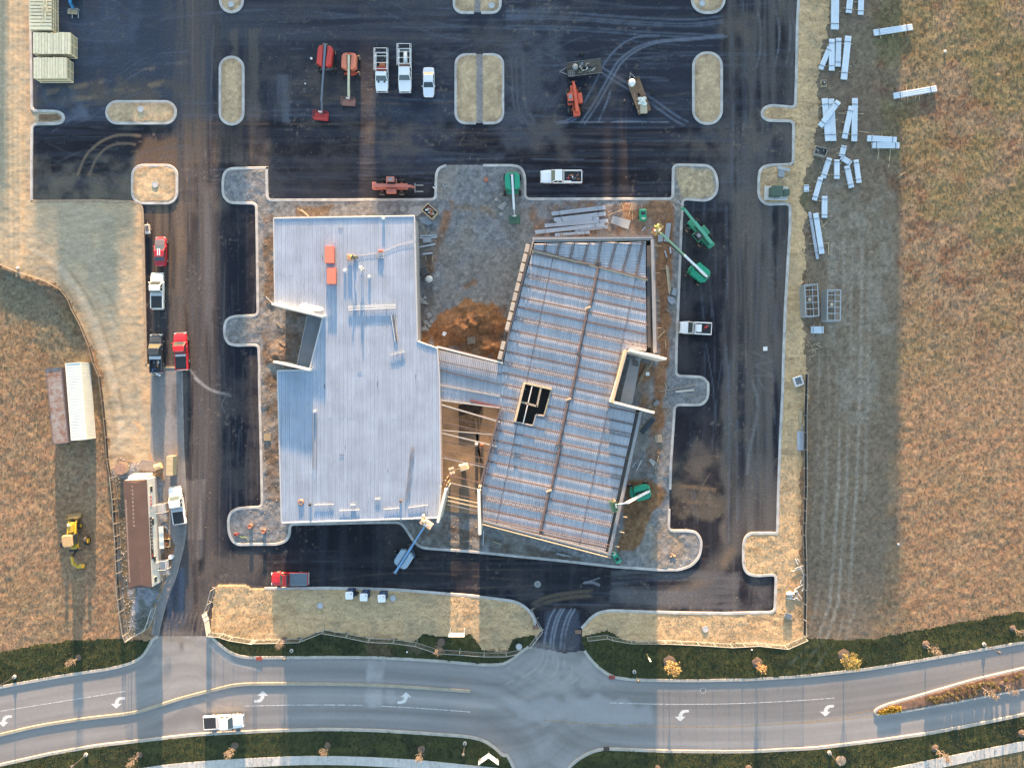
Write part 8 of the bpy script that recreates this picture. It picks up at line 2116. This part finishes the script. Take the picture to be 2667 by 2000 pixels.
def fence(label, pts, h=1.8, step=3.0, feet=False, pipe=None, r=.04, name='wire_fence', cat='fence', fabric=None):
    c = pts[0]
    t = thing(name, label, cat, (c[0], c[1], ground_z(*c)))
    pm_ = pipe or FPIPE
    P2 = [Vector((p[0] - c[0], p[1] - c[1])) for p in pts]
    for a, b in zip(P2[:-1], P2[1:]):
        L = (b - a).length; n = max(1, round(L / step))
        for i in range(n):
            p = a.lerp(b, i / n); q = a.lerp(b, (i + 1) / n)
            d = (q - p); l = d.length
            z = ground_z(c[0] + p.x, c[1] + p.y) - t.location.z
            mb = MB(); mb.v = [(0, 0, .08), (l, 0, .08), (l, 0, h - .03), (0, 0, h - .03)]; mb.f = [(0, 1, 2, 3)]
            o = mb.build('mesh_panel', fabric or MESHM, t); o.location = (p.x, p.y, z); o.rotation_euler = (0, 0, math.atan2(d.y, d.x))
            MB().tube([(p.x, p.y, z), (p.x, p.y, z + h)], r * 1.2, 6).build('post', pm_, t)
            MB().tube([(p.x, p.y, z + h), (q.x, q.y, z + h)], r, 5).build('top_rail', pm_, t)
            MB().tube([(p.x, p.y, z + .1), (q.x, q.y, z + .1)], r * .8, 5).build('bottom_rail', pm_, t)
            if feet:
                nr = Vector((-d.y, d.x)).normalized() * .45
                MB().tube([(p.x - nr.x, p.y - nr.y, z + .04), (p.x + nr.x, p.y + nr.y, z + .04)], .04, 5).build('foot', pm_, t)
    p = P2[-1]; z = ground_z(c[0] + p.x, c[1] + p.y) - t.location.z
    MB().tube([(p.x, p.y, z), (p.x, p.y, z + h)], r * 1.2, 6).build('post', pm_, t)
    return t
fence('wire fence on the straw bank facing the concrete road', TL(0, 3, [(1738, 540), (1840, 548), (1920, 575), (2110, 605)]) + TL(1, 3, [(0, 600), (220, 597), (400, 590), (582, 517), (780, 550), (960, 588), (1160, 597), (1345, 622), (1520, 680), (1700, 690), (1900, 705), (2080, 705), (2200, 680)]), feet=True)
fence('wire fence of short panels between straw and turf beside the right entrance', TL(2, 3, [(660, 578), (820, 560), (860, 575), (1015, 600), (1290, 602), (1560, 615), (1830, 632)]) + TL(3, 3, [(0, 620), (80, 628), (235, 645), (395, 575)]), step=2.6)
fence('wire fence with dark posts along the field side of the office trailer', TL(0, 2, [(955, 825), (975, 1000), (985, 1200), (1000, 1400), (1010, 1600)]) + TL(0, 3, [(1005, 150), (1030, 350), (1060, 540), (1080, 590)]), step=2.6, pipe=M('fence_dark_pipe', (.34, .34, .32), .5, .3))
fence('short wire fence closing the corner between office yard and entrance', TL(0, 3, [(1085, 580), (1230, 500), (1255, 440), (1290, 330)]), step=2.4)
fence('wire gate leaf standing open beside the left entrance', TL(0, 3, [(1770, 175), (1740, 290), (1710, 370)]), step=2.2, feet=True)
fence('pale screened gate leaf folded beside the left entrance', TL(0, 3, [(1700, 370), (1720, 430), (1738, 540)]), step=1.8, fabric=M('white_screen', (.6, .58, .52), .7))
fence('wire gate leaf angled across the kerb at the right entrance', TL(2, 3, [(205, 350), (240, 430), (290, 510), (190, 640)]), step=1.9, feet=True)
SILT = M('silt_fabric', (.022, .024, .028), .8, 0, .2, 1.5)
fence('low black silt fence curving round the left graded soil', silt_left[1:], .75, 2.4, pipe=LUMG, r=.025, name='silt_fence', fabric=SILT)
fence('low black silt fence running down beside the containers to the turf', TL(0, 2, [(930, 850), (950, 1050), (970, 1350)]) + TL(0, 3, [(975, 0), (1000, 300), (1035, 560)]), .75, 2.4, pipe=LUMG, r=.025, name='silt_fence', fabric=SILT)
fence('black screened fence between right straw verge and trodden field', TL(3, 1, [(408, 1530)]) + TL(3, 2, [(405, 150), (400, 320), (400, 600), (402, 900), (395, 1100), (390, 1300), (398, 1500)]) + TL(3, 3, [(400, 60), (398, 300), (392, 560)]), 1.15, 2.6, pipe=M('post_pale', (.42, .42, .4), .5), r=.028, name='screen_fence', fabric=SILT)
# kerb protection boxes beside the right gate
for lb, c in (('rusty inlet grate box at the right entrance kerb', tp(2, 3, 587, 538)), ('rusty inlet grate box beside the left gate leaf', tp(2, 3, 238, 498)), ('dark inlet grate in the far road kerb', tp(2, 3, 820, 1500)), ('red painted inlet grate on the turf kerb by the right entrance', tp(2, 3, 865, 910)), ('red painted inlet grate in the kerb by the left entrance', tp(0, 3, 2133, 758))):
    x, y = P(*c, .15); t = thing('drain_grate', lb, 'drain grate', (x, y, .14))
    mt = M('grate_rust', (.26, .15, .1), .7) if 'rusty' in lb else M('grate_red', (.30, .06, .045), .7) if 'red' in lb else M('grate_dark', (.06, .04, .035), .7)
    MB().box((0, 0, .02), (.95, .6, .06)).build('frame', mt, t)
    for k in range(5): MB().box((-.36 + .18 * k, 0, .06), (.05, .5, .03)).build('bar', STEELD if k % 2 else mt, t)

# ------------------------------------------------------------------ lamps and signs by the road
def lamp_post(label, c, ang):
    x, y = P(*c, .1)
    t = thing('street_lamp', label, 'street lamp', (x, y, ground_z(x, y)), R(ang), 'street lamps along the road')
    MB().cyl((0, 0, -.1), .3, .35, 14).build('base', M('lamp_base', (.45, .45, .44), .8), t)
    MB().lathe((0, 0, .25), [(.14, 0), (.09, .15), (.06, .3), (.05, 3.1)], 10).build('pole', M('lamp_pole', (.05, .052, .055), .45), t)
    hd = MB().lathe((0, 0, 3.35), [(.05, 0), (.2, .08), (.24, .4), (.28, .42), (.1, .58), (.03, .66)], 12).build('lamp_head', M('lamp_pole', (.05, .052, .055), .45), t)
    MB().lathe((0, 0, 3.42), [(.17, 0), (.21, .3)], 12).build('lens', M('lamp_glass', (.5, .5, .46), .3), hd)
for lb, c in (('street lamp on turf beside the wire fence corner', tp(1, 3, 315, 690)), ('street lamp on turf between the right entrance and the golden tree', tp(2, 3, 1048, 862)), ('street lamp between two bare saplings on the right turf', tp(3, 3, 1880, 638)), ('street lamp beyond the road near the white chevron sign', tp(1, 3, 1740, 1450)),
              ('street lamp beyond the road beside the curving kerb', tp(0, 3, 710, 1545)), ('street lamp on turf at the left end of the road', tp(0, 3, 122, 905)), ('street lamp beyond the road beside a mulch ring', tp(3, 3, 608, 1528))):
    lamp_post(lb, c, 0)
WS = M('sign_face_white', (.8, .78, .74), .5)
x, y = P(*tp(1, 3, 1682, 508), 0)
t = thing('sign_board', 'white sign board on two posts facing away from the road', 'sign', (x, y, ground_z(x, y)))
for s in (-1, 1): MB().box((s * 1.15, 0, 1.6), (.1, .1, 3.2)).build('post', WS, t)
MB().box((0, -.08, 2.6), (2.6, .06, 1.9)).build('panel', WS, t); MB().box((0, -.13, 2.6), (2.6, .04, .1)).build('rail', LUMG, t)
x, y = P(*tp(1, 3, 1935, 1560), 1.5)
t = thing('chevron_sign', 'white V shaped double sign on the far turf corner', 'sign', (x, y, ground_z(x, y)))
for s in (-1, 1):
    MB().box((s * .8, -.55, 1.15), (2.0, .07, 1.5), s * -R(36)).build('panel', WS, t)
    MB().box((s * 1.45, -1.0, .6), (.1, .1, 1.2)).build('post', LUM, t)
MB().box((0, 0, .6), (.1, .1, 1.2)).build('post', LUM, t)
x, y = P(*tp(2, 3, 1150, 715), 0)
t = thing('marker_post', 'tall white marker post on dark turf near the golden tree', 'post', (x, y, ground_z(x, y)))
MB().box((0, 0, .9), (.12, .06, 1.8)).build('stake', M('stake_tan', (.4, .33, .15), .7), t); MB().box((.02, -.03, 2.4), (.22, .05, 1.6)).build('plate', WS, t)

# ------------------------------------------------------------------ trees and shrubs
def sapling_tree(name, label, seed, h, spread, leafy=0, leafm=None, barkm=None, group=None, mulch=.55):
    rg_ = random.Random(seed)
    t = thing(name, label, 'tree', (0, 0, 0), 0, group)
    bm_ = barkm or M('pale_bark', (.17, .14, .115), .8, 0, .15, 3)
    MB().tube([(0, 0, -.1), (.03, .02, h * .3), (-.02, .04, h * .6), (0, 0, h)], .07, 7, .025).build('trunk', bm_, t)
    mb = MB(); tips = []
    for k in range(36):
        f = rg_.uniform(.25, .97); a = k * 2.4 + rg_.uniform(-.3, .3); z0 = h * f
        L = spread * (1.15 - f * .75) * rg_.uniform(.7, 1.1)
        p = Vector((0, 0, z0)); q = Vector((math.cos(a) * L * .6, math.sin(a) * L * .6, z0 + L * .45)); e = Vector((math.cos(a + .15) * L, math.sin(a + .15) * L, z0 + L * rg_.uniform(.75, 1.0)))
        mb.tube([p, q, e], .036, 4, .016); tips.append((q, e))
        for _ in range(3):
            s0 = q.lerp(e, rg_.uniform(-.4, .8)); s1 = s0 + Vector((rg_.uniform(-.35, .35), rg_.uniform(-.35, .35), rg_.uniform(.15, .45)))
            mb.tube([s0, s1], .022, 3, .01); tips.append((s0, s1))
    cr = mb.build('crown', bm_, t)
    if leafy:
        lm = MB()
        for _ in range(leafy):
            a, b = rg_.choice(tips); p = a.lerp(b, rg_.uniform(0, 1.15)) + Vector((rg_.gauss(0, .12), rg_.gauss(0, .12), rg_.gauss(0, .1)))
            u = Vector((rg_.gauss(0, 1), rg_.gauss(0, 1), rg_.gauss(0, .6))).normalized(); v = u.cross(Vector((rg_.gauss(0, 1), rg_.gauss(0, 1), rg_.gauss(0, 1)))).normalized()
            s = rg_.uniform(.06, .13)
            lm.add([p - u * s, p + v * s * .6, p + u * s, p - v * s * .6], [(0, 1, 2, 3)])
        lm.build('leaves', leafm, cr)
    mu = MB().lathe((0, 0, -.06), [(mulch * 1.05, 0), (mulch, .12), (mulch * .6, .2), (.1, .24)], 16)
    mu.v = [(x * (1 + .08 * math.sin(7 * x + 3 * y)), y * (1 + .08 * math.cos(5 * x)), z) for x, y, z in mu.v]
    mu.build('mulch_ring', M('mulch', (.12, .09, .075), .95, 0, .25, 6), t)
    return t
ATG = 'bare saplings along the road'
protos = [sapling_tree('sapling', '', s, h, sp_, 0, None, None, ATG) for s, h, sp_ in ((1, 3.3, 1.15), (2, 3.0, 1.0), (3, 3.5, 1.2))]
saps = [
    (0, (0, 3, 650, 745), 'bare sapling on the left turf near the field edge'), (1, (1, 3, 255, 600), 'bare sapling growing at the wire fence beside the red grate'), (2, (1, 3, 1545, 620), 'bare sapling crossing the wire fence below the white sign board'),
    (0, (0, 3, 1150, 1545), 'bare sapling beyond the road, next past the curving lamp'), (1, (0, 3, 1935, 1470), 'bare sapling beyond the road behind the white pickup'), (2, (1, 3, 612, 1465), 'grey bare sapling beyond the road in building shade'), (0, (1, 3, 1385, 1495), 'grey bare sapling beyond the road nearest the far lamp'),
    (1, (3, 3, 1400, 640), 'leaning bare sapling on the right turf before the lamp'), (2, (3, 3, 2115, 505), 'bare sapling at the right end of the turf strip'), (0, (3, 3, 1475, 1490), 'bare sapling beyond the road near the right pavement'), (1, (2, 3, 1240, 1655), 'bare sapling beyond the road at the lower edge'), (2, (2, 3, 1985, 1655), 'bare sapling beyond the road close to a lamp base'),
    (1, (3, 3, 1850, 985), 'bare sapling among the low shrubs of the median bed'), (0, (3, 3, 2030, 965), 'bare sapling at the end of the median shrub rows'), (2, (3, 3, 2190, 1370), 'bare sapling beyond the road at the right edge')]
for i, (k, c, lb) in enumerate(saps):
    x, y = P(*px_of(*c), 0); z = ground_z(x, y)
    copy_tree(protos[k], None, (x, y, z), i * 1.3, lb, 1 + .08 * ((i * 7) % 5 - 2))
for o in protos:
    for ch in list(o.children): bpy.data.objects.remove(ch)
    bpy.data.objects.remove(o)
GOLD = M('gold_leaf', (.33, .235, .09), .7, 0, .3, 6); OLV = M('olive_leaf', (.24, .2, .06), .7, 0, .3, 6); AMB = M('amber_leaf', (.36, .21, .09), .7, 0, .3, 6)
for nm, lb, c, sd, h, sp_, n, m_, mu in (('golden_tree', 'golden leaved young tree on the dark turf', (2, 3, 1335, 782), 11, 3.6, 1.5, 1500, GOLD, 1.0), ('amber_tree', 'small amber leaved tree beside its pale mulch ring', (2, 3, 2058, 790), 12, 2.9, .8, 650, AMB, .85), ('olive_tree', 'round olive and yellow leaved tree on turf by the right road kerb', (3, 3, 725, 728), 13, 3.8, 1.8, 1700, OLV, 1.0)):
    t = sapling_tree(nm, lb, sd, h, sp_, n, m_, None, None, mu)
    x, y = P(*px_of(*c), 0); t.location = (x, y, ground_z(x, y))
x, y = P(*tp(3, 3, 705, 1595), .1)
t = thing('mulch_mound', 'pale mulch mound without a tree beyond the road', 'mulch', (x, y, ground_z(x, y)))
MB().lathe((0, 0, -.05), [(.85, 0), (.8, .12), (.4, .22), (.1, .25)], 16).build('mound', M('pale_mulch', (.36, .26, .19), .95), t); MB().tube([(0, 0, .1), (.1, .05, .7)], .04, 5).build('stake', LUM, t)
def shrub_proto(seed):
    rg_ = random.Random(seed)
    t = thing('shrub', '', 'shrub', (0, 0, 0), 0, 'low shrubs in the median bed')
    st = MB()
    for k in range(7): a = k * .9; st.tube([(0, 0, 0), (.12 * math.cos(a), .12 * math.sin(a), .25), (.25 * math.cos(a), .25 * math.sin(a), .5)], .02, 3, .01)
    st.build('stems', M('dark_stem', (.1, .07, .05), .8), t)
    lm = MB()
    for _ in range(260):
        v = Vector((rg_.gauss(0, 1), rg_.gauss(0, 1), rg_.gauss(0, 1))).normalized() * (.42 * rg_.uniform(.55, 1.05))
        p = Vector((v.x, v.y, .4 + v.z * .8)); u = Vector((rg_.gauss(0, 1), rg_.gauss(0, 1), rg_.gauss(0, 1))).normalized(); w_ = u.cross(v).normalized(); s = rg_.uniform(.05, .09)
        lm.add([p - u * s, p + w_ * s * .6, p + u * s, p - w_ * s * .6], [(0, 1, 2, 3)])
    lm.build('foliage', M('shrub_leaf', (.085, .075, .03), .7, 0, .35, 5), t)
    return t
sh0 = [shrub_proto(5), shrub_proto(6)]
sl_pts = [(1645, 1010), (1690, 1000), (1745, 985), (1785, 985), (1675, 1040), (1730, 1030), (1615, 1055), (1655, 1085), (1705, 1075), (1760, 1065), (1800, 1040), (1840, 975), (1875, 960), (1590, 1040), (1560, 1065), (1520, 1080), (1490, 1075), (1460, 1085), (1440, 1080), (1920, 965), (1960, 990), (2000, 1005), (1835, 1005), (2150, 910), (2118, 935), (2185, 890), (1505, 1105), (1470, 1110), (1545, 1090), (1420, 1095), (2060, 930), (1950, 960)]
for i, (u, v) in enumerate(sl_pts):
    x, y = P(*tp(3, 3, u, v), .4)
    copy_tree(sh0[i % 2], None, (x, y, ground_z(x, y)), i * 1.1, 'low round olive brown shrub in the planted median bed', .75 + .1 * (i % 4))
for o in sh0:
    for ch in list(o.children): bpy.data.objects.remove(ch)
    bpy.data.objects.remove(o)
# weeds at the tip of the median, dry grass tussocks in the fields
def tussocks(name, region_fn, n, seed, hmin, hmax, mats, jit=.1):
    rg_ = np.random.RandomState(seed)
    pts = region_fn(rg_, n)
    V_ = []; F_ = []
    for (x, y) in pts:
        z = ground_z(x, y)
        for b in range(3):
            a = rg_.rand() * 6.28; l = hmin + (hmax - hmin) * rg_.rand(); w_ = .05 + .05 * rg_.rand(); ln_ = .5 * l * rg_.rand()
            ox, oy = (rg_.rand(2) - .5) * .25
            ca, sa = math.cos(a), math.sin(a)
            k = len(V_)
            V_ += [(x + ox - sa * w_, y + oy + ca * w_, z - .03), (x + ox + sa * w_, y + oy - ca * w_, z - .03), (x + ox + ca * ln_, y + oy + sa * ln_, z + l)]
            F_.append((k, k + 1, k + 2))
    me = bpy.data.meshes.new(name); me.from_pydata(V_, [], F_); me.materials.append(mats); me.update()
    return tag(link(name, me), kind='stuff')
def cells_of(mask):
    ii, jj = np.nonzero(mask)
    def fn(rg_, n):
        k = rg_.randint(0, len(ii), n)
        return np.stack([gx[ii[k]] + RES * rg_.rand(n), gy[jj[k]] + RES * rg_.rand(n)], 1)
    return fn
inview = (np.abs(CX) < 88) & (np.abs(CY) < 67)
trod = inside(FL([(1745, -80), (1860, -80), (1900, 180), (1910, 400), (1950, 480), (1945, 700), (1935, 900), (1930, 1100), (1900, 1300), (1870, 1420), (1740, 1420)]), CX, CY)
DG = M('dry_blades', (.25, .178, .115), .9, 0, .4, .3)
tag(tussocks('dry_grass', cells_of((cls == 0) & inview & ~trod), 40000, 2, .03, .09, DG), 'dry tan grass tussocks over both fields', 'grass')
tag(tussocks('turf_grass', cells_of((cls == 2) & inview), 16000, 3, .06, .14, M('turf_blades', (.038, .045, .018), .9, 0, .4, .5)), 'short green turf along the road verges', 'grass')
tag(tussocks('straw_mulch', cells_of((cls == 1) & inview & (CX > -55)), 11000, 4, .03, .09, M('straw_blades', (.46, .37, .23), .9, 0, .3, .6)), 'loose straw mulch on verges and islands', 'straw')
tip = inside(TL(3, 3, [(1005, 1195), (1100, 1150), (1190, 1150), (1190, 1188), (1020, 1212)]), CX, CY)
tag(tussocks('ground_cover', cells_of(tip), 700, 5, .1, .3, M('yellow_cover', (.34, .25, .05), .9, 0, .3, 2)), 'yellow green ground cover at the pointed tip of the median', 'plants')
# gravel and litter
def pebbles(name, mask, n, seed, rmin, rmax, mat):
    rg_ = np.random.RandomState(seed); pts = cells_of(mask)(rg_, n); V_ = []; F_ = []
    for x, y in pts:
        z = ground_z(x, y); r = rmin + (rmax - rmin) * rg_.rand() ** 3; a = rg_.rand() * 6; k = len(V_)
        for q in range(4): V_.append((x + r * math.cos(a + q * 1.57), y + r * math.sin(a + q * 1.57) * .8, z - .01))
        V_.append((x, y, z + r * .8)); F_ += [(k, k + 1, k + 4), (k + 1, k + 2, k + 4), (k + 2, k + 3, k + 4), (k + 3, k, k + 4)]
    me = bpy.data.meshes.new(name); me.from_pydata(V_, [], F_); me.materials.append(mat); me.update()
    return tag(link(name, me), kind='stuff')
tag(pebbles('pad_stones', (cls == 7) & ~inside(floor_slab, CX, CY), 9000, 6, .03, .13, M('pad_stone', (.26, .25, .24), .9, 0, .4, .8)), 'scattered crushed stones over the building pad', 'stones')
tag(pebbles('clods', (cls == 3) & inview, 2600, 7, .02, .1, M('dirt_clod', (.22, .18, .13), .95, 0, .4, .5)), 'small dirt clods scattered over the asphalt', 'dirt')
tag(pebbles('yard_stones', (cls == 5), 2500, 8, .04, .12, M('yard_stone', (.3, .32, .36), .9, 0, .4, .8)), 'loose gravel around the office trailer', 'gravel')
for lb, c, r in (('white plastic bucket on asphalt beside the red boom lift', tp(1, 0, 478, 485), .2), ('white cup on asphalt below the red boom lift', tp(1, 0, 426, 690), .12), ('white ball of plastic on the graded soil by the silt fence', tp(0, 1, 152, 660), .2), ('white scrap in the upper rusty field', tp(3, 0, 1558, 427), .2), ('white scrap in the lower tan field', tp(3, 2, 1172, 1378), .18), ('white scrap on turf near the amber tree', tp(2, 3, 2015, 683), .14), ('white utility cap on turf by the white sign board', tp(1, 3, 1265, 700), .14)):
    x, y = P(*c, .1); t = MB().lathe((0, 0, 0), [(r * .8, 0), (r, r * .7), (r * .9, r * 1.2), (r * .4, r * 1.3)], 10).build('litter', WHITE)
    t.location = (x, y, ground_z(x, y)); tag(t, lb, 'litter')
x, y = P(*tp(0, 1, 1212, 338), .6)
t = thing('mini_trailer', 'small pale equipment trailer beside the muddy kerb', 'trailer', (x, y, ground_z(x, y)), R(95))
MB().bbox((0, 0, .45), (1.5, .75, .5), .05).build('body', M('mini_pale', (.5, .47, .42), .6), t); MB().bbox((.1, 0, .72), (.9, .5, .08), .02).build('hatch', STEELD, t); MB().beam((.7, 0, .35), (1.3, 0, .35), .07, .07).build('tow_bar', STEELG, t)
for s in (-1, 1): wheel(t, -.1, s * .42, .22, .14)

# ------------------------------------------------------------------ unseen blocks added north of the site to cast its shade
def block(label, x0, x1, yb, depth, h, seed):
    xa = (x0 - 1333.5) / SC; xb = (x1 - 1333.5) / SC; w_ = xb - xa
    t = thing('shade_block', label, 'building', ((xa + xb) / 2, yb + depth / 2, -.05))
    wl = MB().box((0, 0, h / 2), (w_, depth, h)).build('wall', M('block_wall_%d' % (seed % 3), ((.42, .36, .30), (.36, .28, .24), (.46, .44, .41))[seed % 3], .8, 0, .1, .5), t)
    MB().box((0, 0, h + .1), (w_ + .1, depth + .1, .2)).build('roof', M('block_roof', (.3, .3, .3), .8), t)
    n = max(1, int(w_ / 3.2))
    for lv in range(int(h / 3.2)):
        for k in range(n):
            MB().box((-w_ / 2 + w_ * (k + .5) / n, -depth / 2 - .02, 1.7 + 3.2 * lv), (1.5, .06, 1.5)).build('window', GLASS, t)
YB = 128.0
def hfor(py_end): return (YB + (py_end - 1000) / SC) * math.tan(R(SUN_EL))
row = [(-260, 20, 560), (92, 150, 620), (150, 230, 800), (230, 310, 860), (310, 350, 640), (350, 568, 325), (568, 645, 1380), (645, 701, 325), (701, 935, 540), (935, 976, 130), (976, 1217, 1040), (1217, 1240, 1000), (1240, 1573, 1060), (1573, 1592, 330), (1592, 1614, 800), (1614, 1649, 300), (1649, 1880, 1180), (1880, 2085, 1280), (2085, 2345, 1640)]
names_ = ['tan', 'brick brown', 'stepped grey', 'broad tan', 'slender brown', 'low pale grey', 'tall narrow tan', 'low brown', 'wide brown', 'lowest tan', 'wide grey', 'slim grey', 'long tan', 'low slim brown', 'thin brown', 'squat grey', 'plain grey', 'taller tan', 'tallest brown']
for i, (a, b, e) in enumerate(row):
    block('%s unseen block added north of the parking lot to shade it' % names_[i], a, b, YB, 9, hfor(e), i)
